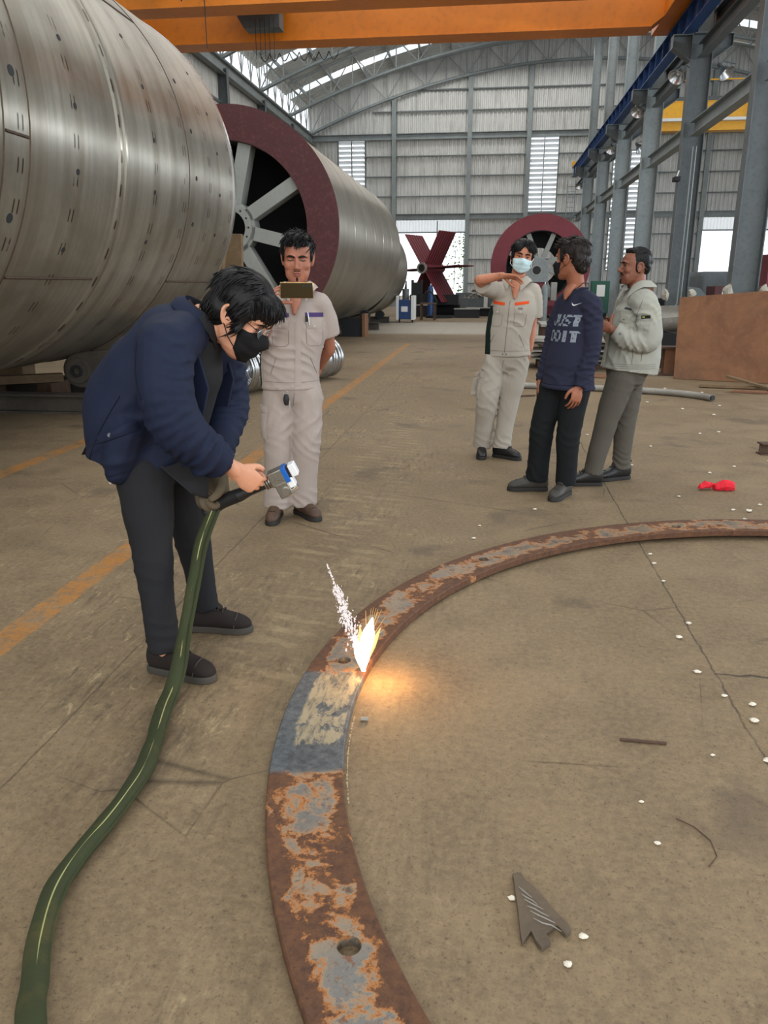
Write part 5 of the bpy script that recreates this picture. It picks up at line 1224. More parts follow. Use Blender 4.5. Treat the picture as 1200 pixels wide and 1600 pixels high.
def face_mask(h, skin, parent, mat, top=-.012, bot=-.112, bulge=.010, phi=(66, 52), name='face_mask', pleats=True, strap_mat=None):
    """cloth mask fitted over nose, mouth and chin"""
    tree = skin_tree(skin); nu, nv = 22, 12; Rr = np.zeros((nv + 1, nu + 1)); D = {}
    for j in range(nv + 1):
        t = j / nv
        for i in range(nu + 1):
            u = -1 + 2 * i / nu; ph = math.radians(u * (phi[0] * (1 - t) + phi[1] * t))
            z = (top + .014 * (1 - abs(u)) ** 1.2 - .004 * abs(u)) * (1 - t) + (bot + .034 * abs(u) ** 1.7) * t
            o_ = h.p(0, .005, z); d = (h.p(math.sin(ph), .005 + math.cos(ph), z) - o_).normalized()
            hit = tree.ray_cast(o_ + d * .22, -d, .2)[0]; r = (hit - o_).length if hit is not None else .085
            Rr[j, i] = r; D[j, i] = (o_, d)
    S_ = Rr.copy()
    for _ in range(14):
        q = S_.copy(); q[1:-1, 1:-1] = (S_[:-2, 1:-1] + S_[2:, 1:-1] + S_[1:-1, :-2] + S_[1:-1, 2:]) / 4; S_ = np.maximum(Rr, q)
    out, inn = [], []
    for j in range(nv + 1):
        t = j / nv
        for i in range(nu + 1):
            u = -1 + 2 * i / nu; o_, d = D[j, i]; b = bulge * math.sin(PI * min(1, .1 + t * .95)) * (1 - u * u) * h.k
            if pleats: b += .0022 * math.sin(t * PI * 7) * (1 - abs(u) ** 3)
            out.append(o_ + d * (S_[j, i] + .0055 + b)); inn.append(o_ + d * (S_[j, i] - .001))
    w = nu + 1; N = len(out); Fc = []
    for j in range(nv):
        for i in range(nu): a = j * w + i; Fc += [(a, a + 1, a + w + 1, a + w), (N + a, N + a + w, N + a + w + 1, N + a + 1)]
    rim = [i for i in range(nu)] + [j * w + nu for j in range(nv)] + [nv * w + i for i in range(nu, 0, -1)] + [j * w for j in range(nv, 0, -1)]
    for k in range(len(rim)): a, b = rim[k], rim[(k + 1) % len(rim)]; Fc.append((a, N + a, N + b, b))
    m = MB(); m.add(out + inn, Fc); o = m.build(name, mat, parent, smooth=70)
    for q, i in ((-1, 0), (1, nu)):
        for row, tgt in ((1, h.p(q * .088, -.016, .026)), (nv - 1, h.p(q * .080, -.010, -.030))):
            p0 = out[row * w + i]; mid = (p0 + tgt) / 2; c = h.p(0, 0, -.02); mid = mid + (mid - c).normalized() * .012
            MB().tube([p0, mid, tgt], .0017 * h.k, 5).build('ear_loop', strap_mat or mat, o)
    return o
def body(parent, mat, h, pelvis, chest, neck, front, arms, legs, extra=None, hands=(), voxel=.0038, closed=.35, lids=True, name_mat_lip=None):
    """one continuous skin: trunk, limbs, neck, head with face, hands"""
    m = MB(); pelvis, chest, neck = Vector(pelvis), Vector(chest), Vector(neck)
    m.limb([pelvis, pelvis.lerp(chest, .5), chest, chest.lerp(neck, .6), neck], [(.12, .08), (.11, .075), (.125, .08), (.09, .06), (.056, .056)], 20, 5, up=front)
    m.limb([neck.lerp(chest, .25), neck, h.p(0, -.022, -.06), h.p(0, -.02, -.02)], [.058, .055, .056, .05], 18, 5, up=front)
    for sh, el, wr in arms:
        m.limb([chest.lerp(neck, .45), Vector(sh)], [.05, .046], 14, 4)
        m.limb([sh, Vector(sh).lerp(Vector(el), .45), el, Vector(el).lerp(Vector(wr), .35), wr], [.046, .042, .036, .037, .0255], 14, 5)
    for hp, kn, an, toe in legs:
        m.limb([pelvis, Vector(hp)], [.075, .075], 14, 4); m.limb([hp, Vector(hp).lerp(Vector(kn), .5), kn, Vector(kn).lerp(Vector(an), .4), an], [.072, .062, .046, .048, .032], 14, 5)
        m.limb([an, Vector(an) + Vector((0, 0, -.035)), Vector(an).lerp(Vector(toe), .3) + Vector((0, 0, -.02))], [.030, .026, .016], 12, 4)
    h.build(m)
    if lids: h.lids(m, closed)
    for kw in hands: hand(m, **kw)
    if extra: extra(m)
    me = remesh(m, voxel, 1); a, _ = coords(me); a = h.sculpt(a); setco(me, a)
    Ri = np.array(h.R).T; off = world_loc(parent)
    o = finish(me, 'body', mat, parent)
    return o, (a - 0)
def lip_mat_assign(o, h, lipmat, off):
    me = o.data; a, _ = coords(me); Ri = np.array(h.R).T
    q = (a + np.array(off) - np.array(h.c)) @ Ri.T / h.k
    lip = (np.abs(q[:, 0]) < .022 - np.abs(q[:, 2] + .0615) * .6) & (q[:, 2] < -.0525) & (q[:, 2] > -.0725) & (q[:, 1] > .072)
    me.materials.append(lipmat); mi = np.zeros(len(me.polygons), dtype=np.int32)
    for p in me.polygons:
        if all(lip[v] for v in p.vertices): mi[p.index] = 1
    me.polygons.foreach_set('material_index', mi)
GLY = {'J': ['..##', '...#', '...#', '#..#', '.##.'], 'U': ['#..#', '#..#', '#..#', '#..#', '.##.'], 'S': ['.###', '#...', '.##.', '...#', '###.'], 'T': ['####', '.##.', '.##.', '.##.', '.##.'], 'D': ['###.', '#..#', '#..#', '#..#', '###.'],
       'O': ['.##.', '#..#', '#..#', '#..#', '.##.'], 'I': ['.##.', '.##.', '.##.', '.##.', '.##.'], '7': ['####', '...#', '..#.', '.#..', '.#..'], '2': ['###.', '...#', '.##.', '#...', '####'], '1': ['.#..', '##..', '.#..', '.#..', '###.'], '.': ['....', '....', '....', '....', '.##.'], '?': ['.##.', '#..#', '..#.', '....', '..#.'], 'X': ['#..#', '.##.', '.##.', '.##.', '#..#']}
def print_text(tree, c, n, up, rows, cell, name, mat, parent, gap=1.0, seed=1, worn=.0, sub=2):
    """block letters printed on cloth, each a grid of small cells that follows the surface"""
    c, n = Vector(c), Vector(n).normalized(); u = Vector(up); u = (u - n * u.dot(n)).normalized(); s = u.cross(n); rr = random.Random(seed)
    for r_, row in enumerate(rows):
        x = -sum(4 + gap for _ in row) * cell / 2
        for ch in row:
            m = MB()
            for j, line in enumerate(GLY[ch]):
                for i, q in enumerate(line):
                    if q != '#': continue
                    for aa in range(sub):
                        for bb in range(sub):
                            if rr.random() < worn: continue
                            x0, y0 = x + (i + aa / sub) * cell, (2.5 - j - bb / sub) * cell - r_ * cell * 7; e = cell / sub * 1.02
                            P = []
                            for dx, dy in ((0, 0), (e, 0), (e, -e), (0, -e)):
                                p = c + s * (x0 + dx) + u * (y0 + dy); hh = tree.ray_cast(p + n * .3, -n, .6)[0]
                                P.append((hh if hh is not None else p) + n * .0022)
                            m.add(P + [p - n * .0015 for p in P], [(3, 2, 1, 0), (4, 5, 6, 7), (0, 1, 5, 4), (1, 2, 6, 5), (2, 3, 7, 6), (3, 0, 4, 7)])
            if m.v: m.build(name, mat, parent, fix=False, smooth=0)
            x += (4 + gap) * cell
# ------------------------------------------------------------------ the five people
M_SOLE = material('dark_sole', C(30, 28, 26), .7)
M_LACE = material('dark_lace', C(40, 36, 33), .8)
M_LIP = skin_mat('lips', (140, 84, 72), (128, 74, 64))
M_BUTTON = material('metal_snap', C(190, 188, 180), .35, .8)
def button(tree, p, n, parent, r=.006, mat=None, name='button'):
    n = Vector(n).normalized(); h = tree.ray_cast(Vector(p) + n * .25, -n, .6)[0]
    if h is not None: MB().cyl(h - n * .001, h + n * .0075, r, r * .8, 12).build(name, mat or M_BUTTON, parent)
def trousers(parent, mat, waist, pelvis, front, legs, rw=(.165, .12), rp=(.172, .125), seed=0, wr=(), amp=.003, voxel=.009, name='trousers', fold=1.0):
    m = MB(); waist, pelvis = Vector(waist), Vector(pelvis)
    m.limb([waist, waist.lerp(pelvis, .6), pelvis], [rw, rp, (rp[0] * .93, rp[1] * .92)], 22, 5, up=front)
    W_ = list(wr)
    for hp, kn, cu, r in legs:
        hp, kn, cu = Vector(hp), Vector(kn), Vector(cu)
        m.limb([pelvis.lerp(hp, .5) + Vector((0, 0, .03)), hp, hp.lerp(kn, .5), kn, kn.lerp(cu, .5), cu], [r[0] * 1.02, r[0], (r[0] + r[1]) / 2 * 1.03, r[1], r[2], r[3]], 18, 6, up=front, round_ends=False)
        ax = (kn - cu).normalized()
        sg = 1 if len(W_) % 2 else -1
        W_ += [(kn - ax * .02, .10, ax + Vector(front).cross(ax) * .7 * sg, .0042 * fold, .055), (kn.lerp(hp, .45), .13, ax * .6 - Vector(front).cross(ax) * sg, .0035 * fold, .075), (cu + ax * .06, .085, ax + Vector(front).cross(ax) * .35 * sg, .0058 * fold, .05), (hp, .13, ax + Vector(front).cross(ax) * .9 * sg, .0045 * fold, .07)]
    return cloth(m, name, mat, parent, voxel, W_, amp, seed)
def top(parent, name, mat, trunk, radii, front, sleeves, seed=0, wr=(), voxel=.008, amp=.0025, extra=None, sh=.07):
    """shirt or jacket: trunk points with (side, depth) radii and sleeves [(points, radii, flat end)]"""
    m = MB(); T = [Vector(p) for p in trunk]; m.limb(T, radii, 26, 6, up=front, round_ends=False)
    m.limb([T[0], T[0].lerp(T[1], .12)], [(radii[0][0] + .005, radii[0][1] + .005)] * 2, 26, 3, up=front, round_ends=False)
    W_ = list(wr)
    for pts, rr_, cuff in sleeves:
        pts = [Vector(p) for p in pts]
        m.limb([T[-1].lerp(T[-2], .35), T[-1].lerp(pts[0], .6) - Vector((0, 0, .006)), pts[0]], [rr_[0] * .72, rr_[0] * .9, rr_[0]], 16, 5)
        m.limb([T[-2].lerp(pts[0], .55), pts[0]], [rr_[0] * 1.1, rr_[0]], 16, 4)
        m.limb(pts, rr_, 18, 6, round_ends=False)
        for i in range(1, len(pts) - 1):
            ax = (pts[i + 1] - pts[i - 1]).normalized(); W_.append((pts[i], .1, ax, .006, .042))
        ax = (pts[-1] - pts[-2]).normalized(); W_.append((pts[-1] - ax * .06, .07, ax, .004, .035)); W_.append((pts[0] - Vector((0, 0, .08)), .1, Vector((.5, 0, 1)), .005, .05))
    if extra: extra(m)
    return cloth(m, name, mat, parent, voxel, W_, amp, seed)

# ---- person with a phone, khaki short-sleeved work shirt
M_SK1 = skin_mat('tan_skin', (150, 98, 76), (172, 112, 88)); M_KHAKI = cloth_mat('warm_grey_twill', (166, 154, 146), .06); M_KHAKID = cloth_mat('warm_grey_twill_seam', (128, 118, 112), .05)
M_GREENC = cloth_mat('dark_green_panel', (18, 36, 32), .1); M_PURPLE = cloth_mat('purple_tape', (74, 58, 104), .08); M_ORTAPE = cloth_mat('orange_tape', (226, 82, 36), .06); M_BROWNL = rust('brown_leather', (70, 50, 36), (90, 66, 48), (52, 38, 28), 9, .6)
def phone_person():
    fr = Vector((.2, -.98, 0)); sd = Vector((.98, .2, 0))            # sd: towards the right of the picture
    P = thing('person', 'person in pale warm-grey uniform holding up a phone, beside the drums', 'person', (-1.17, 4.55, 0))
    h = Head((-1.086, 4.55, 1.545), (.17, -.95, -.22), (.05, -.15, 1), 1.1)
    right_wr = Vector((-1.15, 4.215, 1.272))
    body(P, M_SK1, h, (-1.15, 4.56, .84), (-1.11, 4.56, 1.2), (-1.095, 4.565, 1.37), fr,
         [((-1.28, 4.535, 1.30), (-1.285, 4.39, 1.07), right_wr), ((-.965, 4.59, 1.295), (-.938, 4.69, 1.04), (-1.02, 4.79, .92))],
         [((-1.225, 4.545, .82), (-1.235, 4.51, .45), (-1.262, 4.53, .1), (-1.25, 4.42, .035)), ((-1.065, 4.575, .82), (-1.07, 4.545, .45), (-1.115, 4.60, .1), (-1.07, 4.53, .035))],
         extra=lambda m: m.limb([(-1.09, 4.50, 1.37), (-1.082, 4.455, 1.32), (-1.085, 4.428, 1.245)], [(.05, .03), (.034, .028), (.012, .014)], 12, 5, up=fr),
         hands=[dict(wrist=right_wr, fwd=(.12, -.2, .95), dorsal=(-.95, -.28, .06), right=True, k=1.0, percurl=((38, 48, 20), (42, 52, 22), (46, 56, 25), (55, 60, 30)), thumb=((.02, .024, -.014), (.010, .036, -.042), (-.004, .044, -.072), (-.012, .046, -.098))),
                dict(wrist=(-1.02, 4.79, .92), fwd=(-.8, .3, -.45), dorsal=(0, 1, 0), right=False, k=.98)], closed=.75)
    b = [o for o in P.children if o.name.startswith('body')][0]; lip_mat_assign(b, h, M_LIP, world_loc(P))
    h.eyes(P, .9); h.brows(P, M_HAIR, b, 1.15, True, .8)
    make_hair(h, [((0, -.020, .045), (.0845, .098, .092)), ((0, .03, .098), (.068, .055, .034)), ((-.02, .055, .090), (.045, .035, .024)), ((.03, .05, .09), (.045, .035, .022)), ((-.066, .012, .02), (.014, .026, .04)), ((.066, .012, .02), (.014, .026, .04)), ((0, -.055, .0), (.07, .055, .07))], P, M_HAIR,
              [(330, lambda q: q.z > .035 and (q.y < .045 or q.z > .088), lambda q: (q.x * 2 + .3, .5 + q.y * 4, -.25), .05, .28), (120, lambda q: q.z > .085, lambda q: (q.x * 6, .8, .3), .045, .5), (60, lambda q: q.y > .045 and q.z > .065, lambda q: (.35 - q.x * 2, .9, -.35), .022, .12)], seed=4)
    h.beard(P, M_HAIR, b, ((-.02, -.052), (-.009, -.0475), (0, -.049), (.009, -.0475), (.02, -.052)), [(.0016, .001), (.0028, .0014), (.002, .001), (.0028, .0014), (.0016, .001)], 'moustache')
    h.beard(P, M_HAIR, b, ((0, -.080), (0, -.088), (0, -.097)), [(.004, .0015), (.007, .002), (.006, .0018)], 'goatee')
    sh, tr = top(P, 'work_shirt', M_KHAKI, [(-1.15, 4.56, .805), (-1.15, 4.56, .98), (-1.12, 4.56, 1.17), (-1.105, 4.565, 1.29), (-1.095, 4.57, 1.36)], [(.172, .122), (.176, .125), (.19, .128), (.165, .1), (.068, .062)], fr,
                 [([(-1.275, 4.53, 1.30), (-1.30, 4.46, 1.19), (-1.30, 4.40, 1.09)], [.075, .082, .08], 1), ([(-.968, 4.585, 1.29), (-.945, 4.625, 1.2), (-.938, 4.655, 1.115)], [.068, .070, .070], 1)],
                 seed=1, amp=.004, wr=[((-1.0, 4.45, 1.0), .12, (.5, 0, 1), .005, .05), ((-1.2, 4.45, .95), .12, (.4, 0, 1), .004, .06)])
    collar(P, (-1.092, 4.555, 1.385), (0, -.12, 1), fr, M_KHAKI, (.074, .070), .036, 22, .075, .040)
    F = lambda x, z: Vector((-1.098, 4.56, 0)) + sd * x + Vector((0, 0, z)); nn = fr
    cx = lambda z: -.045 * (1.25 - z) / .45                     # placket line drifts with the trunk
    patch(tr, F(0, 1.03), nn, (0, 0, 1), [(-.024, -.20), (.014, -.20), (.02, .17), (-.012, .17)], 'placket', M_KHAKI, sh, 4, 16, .001, .003)
    for q in (-1, 1):
        patch(tr, F(q * .098, 1.236), nn, (0, 0, 1), [(-.052, -.012), (.052, -.014), (.052, .010), (-.052, .012)], 'chest_tape', M_PURPLE, sh, 10, 3, .001, .002, 'purple tape above the pocket')
        patch(tr, F(q * .098, 1.19), nn, (0, 0, 1), [(-.042, -.03), (.042, -.03), (.052, .022), (-.052, .022)], 'pocket_flap', M_KHAKI, sh, 10, 5, .002, .004)
        seam(tr, [F(q * .098 - .048, 1.16), F(q * .098 - .046, 1.075), F(q * .098 - .03, 1.06), F(q * .098 + .03, 1.06), F(q * .098 + .046, 1.075), F(q * .098 + .048, 1.16)], nn, 'pocket_seam', M_KHAKID, sh)
        button(tr, F(q * .098, 1.172), nn, sh)
        seam(tr, [F(q * .10 - .03, .99), F(q * .14 - .03, .885)], nn, 'side_pocket_seam', M_KHAKID, sh, .0022)
    seam(tr, [F(-.2, .855), F(-.03, .852), F(.13, .855)], nn, 'hem_seam', M_KHAKID, sh, .0014)
    button(tr, F(-.035, .825), nn, sh)
    patch(tr, (-1.30, 4.55, .955), (-.93, -.3, 0), (0, 0, 1), [(-.028, -.15), (.05, -.15), (.045, .15), (-.02, .15)], 'side_panel', M_GREENC, sh, 5, 14, .001, .003, 'dark green side panel')
    MB().tube([F(.062, 1.25) + fr * .135, F(.066, 1.22) + fr * .142, F(.07, 1.175) + fr * .14], .0035, 6).build('badge_clip', M_CHROME, P)
    MB().box(F(.055, 1.215) + fr * .138, (.016, .006, .034)).build('badge_reel', M_BLACK, P)
    pt, ptr = trousers(P, M_KHAKI, (-1.15, 4.565, .87), (-1.145, 4.56, .775), fr, [((-1.225, 4.55, .77), (-1.235, 4.515, .45), (-1.262, 4.53, .075), (.103, .088, .085, .088)), ((-1.065, 4.575, .77), (-1.072, 4.55, .45), (-1.115, 4.60, .08), (.103, .088, .085, .088))], seed=3, amp=.004)
    patch(ptr, (-1.29, 4.52, .60), (-.75, -.65, 0), (0, 0, 1), [(-.055, -.09), (.055, -.09), (.055, .075), (-.055, .075)], 'cargo_pocket', M_KHAKI, pt, 8, 8, .003, .008)
    patch(ptr, (-1.29, 4.52, .69), (-.75, -.65, 0), (0, 0, 1), [(-.058, -.02), (.058, -.02), (.058, .02), (-.058, .02)], 'cargo_flap', M_KHAKI, pt, 8, 4, .009, .005)
    seam(ptr, [F(-.03, .79), F(-.04, .70)], nn, 'fly_seam', M_KHAKID, pt)
    shoe(P, (-1.262, 4.53), (.06, -1), M_BROWNL, M_SOLE, .27, None, True); shoe(P, (-1.115, 4.60), (.72, -.7), M_BROWNL, M_SOLE, .27, M_LACE, True)
    kc = thing('key_ring', 'black car key hanging from the belt of the person with a phone', 'keys', F(-.075, .76) + fr * .15)
    kp = F(-.075, .76) + fr * .152
    MB().limb([kp + Vector((0, 0, .025)), kp, kp - Vector((0, 0, .03))], [(.013, .007), (.018, .009), (.012, .006)], 12, 4, up=fr).build('key_fob', M_BLACK, kc); MB().tube([kp + Vector((0, 0, .03)) + Vector((.012 * math.cos(a), .0, .012 * math.sin(a) + .01)) for a in [2*PI*i/12 for i in range(12)]], .002, 5, closed=True).build('split_ring', M_CHROME, kc)
    MB().box(kp + Vector((.02, 0, -.03)), (.008, .003, .05)).build('key_blade', M_CHROME, kc)
    # the phone, held level before the chin
    pc = Vector((-1.008, 4.185, 1.372)); n = Vector((.2, -.97, -.12)).normalized(); u = Vector((.03, -.12, 1)); u = (u - n * u.dot(n)).normalized(); s = u.cross(n)
    ph = thing('smartphone', 'dark bronze phone held sideways by the person in pale uniform', 'phone', pc)
    R = Matrix((s, -n, u)).transposed(); MPH = material('bronze_phone_back', C(74, 62, 38), .22, .6)
    MB().box(pc, (.172, .009, .080), R).build('case', MPH, ph, bev=.004); MB().box(pc, (.175, .006, .083), R).build('edge_frame', material('gold_edge', C(196, 160, 106), .3, .8), ph, bev=.003)
    for k in range(3): MB().cyl(pc + s * (.036 + .0185 * k) + u * .022 + n * .004, pc + s * (.036 + .0185 * k) + u * .022 + n * .0068, .0072, n=16).build('camera_lens', M_BLACK, ph)
    MB().box(pc - n * .0047, (.16, .0006, .07), R).build('screen', material('phone_glass', C(18, 20, 24), .1), ph)
phone_person()

# ---- bent person in the navy jacket
M_SK2 = skin_mat('light_skin', (196, 142, 112), (212, 152, 122)); M_NAVY = cloth_mat('navy_poplin', (22, 30, 52), .1, .75); M_NAVYD = cloth_mat('navy_seam', (12, 17, 32), .06); M_BLKSH = cloth_mat('black_shirt_cloth', (34, 34, 36), .1); M_BLKPANT = cloth_mat('black_jersey', (32, 33, 36), .1)
M_SHOEB = cloth_mat('dark_knit_shoe', (38, 32, 30), .1); M_GLOVE = cloth_mat('grey_knit_glove', (96, 86, 70), .16, .95, 260); M_SHOEM = material('shoe_midsole', C(58, 54, 48), .7)
def bent_person():
    fr = Vector((.86, .1, -.5)); lat = Vector((.128, -.992, 0))       # lat: towards the camera, the person's right
    P = thing('person', 'person in navy jacket bending over with the laser tool, black face mask', 'person', (-1.12, 2.70, 0))
    h = Head((-.858, 2.70, 1.292), (.82, -.04, -.57), (.57, .07, .82), 1.12)
    rw, lw = Vector((-.855, 2.555, .775)), Vector((-.982, 2.712, .73))
    body(P, M_SK2, h, (-1.22, 2.67, .86), (-1.10, 2.68, 1.16), (-.985, 2.69, 1.285), (.85, .1, -.45),
         [((-1.03, 2.49, 1.205), (-.995, 2.44, .965), rw), ((-1.02, 2.88, 1.19), (-.995, 2.91, .95), lw)],
         [((-1.20, 2.58, .82), (-1.175, 2.53, .47), (-1.14, 2.49, .1), (-1.05, 2.48, .035)), ((-1.17, 2.78, .82), (-1.14, 2.835, .43), (-1.125, 2.88, .1), (-1.03, 2.885, .035))],
         hands=[dict(wrist=rw, fwd=(.66, .38, -.65), dorsal=(.33, -.83, -.18), right=True, k=1.02, curl=(48, 72, 50), spread=2, fat=1.08, wrist_r=.029, thumb=((.028, .022, -.008), (.042, .044, -.02), (.05, .064, -.034), (.05, .084, -.042))),
                dict(wrist=lw, fwd=(-.05, -.28, -.95), dorsal=(.45, .88, .1), right=False, curl=(40, 50, 35), k=.7, fat=.55, wrist_r=.02)], closed=.55)
    h.eyes(P, .6); h.brows(P, M_HAIR, [o for o in P.children if o.name.startswith('body')][0], 1, True, .6)
    face_mask(h, [o for o in P.children if o.name.startswith('body')][0], P, M_MASKB, -.012, -.116, .012)
    # glasses
    gl = thing('eyeglasses', None, None, (0, 0, 0)); gl.parent = P; gl.location = (0, 0, 0)
    for q in (-1, 1):
        MB().tube([h.p(q * .033 + .025 * math.cos(a), .096 - .006 * abs(math.cos(a)), .002 + .017 * math.sin(a)) for a in [2*PI*i/20 for i in range(20)]], .0016, 5, closed=True).build('rim', M_CHROME, gl)
        MB().loft([[h.p(q * .033 + r_ * .025 * math.cos(a), y_ - .006 * abs(math.cos(a)), .002 + r_ * .017 * math.sin(a)) for a in [2*PI*i/20 for i in range(20)]] for r_, y_ in ((.97, .0955), (.97, .0965))]).build('lens', M_LENS, gl)
        MB().tube([h.p(q * .058, .09, .006), h.p(q * .076, .04, .012), h.p(q * .080, -.015, .014)], .0016, 5).build('temple', M_BLACK, gl)
    MB().tube([h.p(-.009, .097, .006), h.p(0, .100, .009), h.p(.009, .097, .006)], .0014, 5).build('bridge', M_CHROME, gl)
    make_hair(h, [((0, -.018, .052), (.093, .106, .094)), ((0, -.05, .0), (.088, .07, .075)), ((0, -.078, -.035), (.062, .04, .055)), ((0, -.098, -.068), (.045, .026, .03)), ((0, .056, .082), (.076, .048, .038)), ((0, .076, .058), (.064, .022, .034)), ((-.076, .012, .035), (.018, .042, .048)), ((.076, .012, .035), (.018, .042, .048)), ((-.079, .034, -.006), (.009, .013, .034)), ((.079, .034, -.006), (.009, .013, .034))], P, M_HAIR,
              [(520, lambda q: q.z > -.03 and q.y < .05, lambda q: (q.x * 3, -.25 - q.y * 3, -.7), .055, .0), (300, lambda q: q.y > .02 and q.z > .06, lambda q: (q.x * 3, .6, -.7), .045, .0), (110, lambda q: q.y < -.05 and q.z < .02, lambda q: (q.x * 2, -.35, -.8), .045, .06), (60, lambda q: q.y > .07 and q.z > .03, lambda q: (0, .1, -1), .035, .0)], seed=8)
    # inner black shirt, showing in the open front and below the hem
    a0, a1, a2 = Vector((-1.235, 2.67, .83)), Vector((-1.09, 2.68, 1.12)), Vector((-1.0, 2.685, 1.245))
    ish, itr = top(P, 'black_shirt', M_BLKSH, [a0 + Vector((.02, 0, -.06)), a0.lerp(a1, .5) + fr * .045, a1 + fr * .035, a2 + fr * .02], [(.15, .12), (.135, .135), (.13, .13), (.075, .07)], fr, [], seed=12, amp=.004)
    collar(P, Vector((-.985, 2.69, 1.285)), (.55, .03, .8), (.82, 0, -.55), M_BLKSH, (.07, .068), .035, 24, .05, .024)
    for pts in ([(-1.13, 2.52, .80), (-1.0, 2.50, .70), (-.985, 2.60, .655), (-.975, 2.62, .80)], [(-1.40, 2.55, .85), (-1.46, 2.62, .80), (-1.40, 2.74, .79), (-1.35, 2.68, .85)]):
        c_ = sum((Vector(p) for p in pts), Vector()) / 4; m = MB(); m.prism(pts, (pts[1][0] * 0 + .006, .004, .004)); m.build('shirt_tail', M_BLKSH, ish, bev=.002)
    def hood(m):
        m.limb([(-1.215, 2.56, .92), (-1.25, 2.555, .83), (-1.268, 2.55, .765)], [(.14, .085), (.135, .08), (.115, .06)], 16, 4, up=fr)
        m.limb([(-1.262, 2.555, .815), (-1.17, 2.555, .80), (-1.09, 2.57, .84)], [(.05, .06), (.055, .06), (.045, .05)], 14, 4)
        m.limb([(-1.345, 2.66, .86), (-1.325, 2.665, 1.0), (-1.235, 2.67, 1.16)], [(.13, .10), (.14, .11), (.14, .085)], 18, 5, up=fr)
    jk, tr = top(P, 'navy_jacket', M_NAVY, [(-1.262, 2.665, .80), (-1.255, 2.665, .93), (-1.20, 2.67, 1.07), (-1.105, 2.68, 1.21), (-1.01, 2.69, 1.285)], [(.195, .175), (.205, .178), (.205, .162), (.185, .125), (.082, .074)], (.87, .1, -.42),
        [([(-1.045, 2.485, 1.195), (-1.035, 2.43, 1.08), (-1.01, 2.43, .96), (-.945, 2.49, .86), (-.885, 2.54, .80)], [.098, .096, .093, .078, .052], 1), ([(-1.02, 2.885, 1.18), (-1.0, 2.91, 1.07), (-.99, 2.915, .95), (-.985, 2.81, .86), (-.985, 2.75, .77)], [.094, .09, .082, .07, .050], 1)],
        seed=6, amp=.004, voxel=.0085, extra=hood, wr=[((-1.2, 2.46, .95), .16, (-.5, 0, 1), .007, .075), ((-1.3, 2.47, .92), .1, (-.7, 0, .7), .003, .05), ((-1.0, 2.42, 1.12), .1, (.3, 0, 1), .005, .05), ((-.98, 2.45, .90), .1, (.7, 0, -.5), .007, .05)], sh=.09)
    n = Vector((.128, -.992, .05)); up = Vector((.45, 0, .9))
    seam(tr, [(-1.37, 2.46, .80), (-1.30, 2.46, .92), (-1.20, 2.46, 1.06)], n, 'panel_seam', M_NAVYD, jk, .0018, .0008)
    patch(tr, (-1.235, 2.46, .915), n, (-.32, 0, .95), [(-.085, -.012), (.085, -.012), (.085, .014), (-.085, .014)], 'pocket_welt', M_NAVY, jk, 12, 3, .002, .005)
    seam(tr, [(-1.335, 2.46, .868), (-1.25, 2.46, .895), (-1.155, 2.46, .93)], n, 'pocket_seam', M_NAVYD, jk, .0016)
    button(tr, (-1.245, 2.45, .915), n, jk, .008, M_STEEL_D); button(tr, (-1.285, 2.45, .735), n, jk, .006)
    seam(tr, [(-1.41, 2.48, .84), (-1.36, 2.46, .78), (-1.28, 2.46, .765), (-1.19, 2.46, .79)], n, 'hem_seam', M_NAVYD, jk, .0018)
    seam(tr, [(-1.13, 2.48, 1.22), (-1.125, 2.45, 1.13), (-1.09, 2.44, 1.03)], n, 'armhole_seam', M_NAVYD, jk, .0018)
    collar(P, Vector((-1.0, 2.69, 1.285)), (.6, .03, .8), (.8, 0, -.6), M_NAVY, (.082, .08), .04, 40, .05, .022, .007, 'jacket_collar')
    # jacket front edges hanging open
    for y0 in (2.555, 2.83):
        m = MB(); m.prism([(-.965, y0, 1.19), (-.93, y0 - .01, 1.06), (-.965, y0 - .015, .93), (-1.06, y0 - .01, .82), (-1.1, y0, .88), (-1.03, y0 + .01, 1.05)], (0, .012, 0)); m.build('front_edge', M_NAVY, jk, bev=.004)
    trousers(P, M_BLKPANT, (-1.245, 2.67, .87), (-1.215, 2.67, .78), (.95, .1, -.2), [((-1.205, 2.585, .77), (-1.178, 2.53, .47), (-1.142, 2.485, .10), (.105, .077, .064, .058)), ((-1.175, 2.775, .77), (-1.145, 2.835, .43), (-1.125, 2.88, .105), (.10, .074, .062, .056))], (.165, .15), (.168, .145), seed=9, amp=.003, fold=.8)
    for pos, d in (((-1.14, 2.50), (1, -.22)), ((-1.135, 2.88), (1, .06))):
        s_ = shoe(P, pos, d, M_SHOEB, M_SHOEM, .285, M_LACE, False)
    # knitted glove over the far hand
    m = MB(); m.limb([(-.985, 2.755, .80), lw], [.042, .038], 14, 4)
    hand(m, lw, (-.05, -.28, -.95), (.45, .88, .1), False, curl=(46, 62, 42), k=1.18, fat=1.5, wrist_r=.036, thumb=((.034, .022, -.008), (.052, .046, -.02), (.056, .068, -.038), (.05, .085, -.055)))
    cloth(m, 'knit_glove', M_GLOVE, P, .0055, [((-.98, 2.76, .77), .06, (0, 0, 1), .003, .018)], .0015, 4, 2)
bent_person()
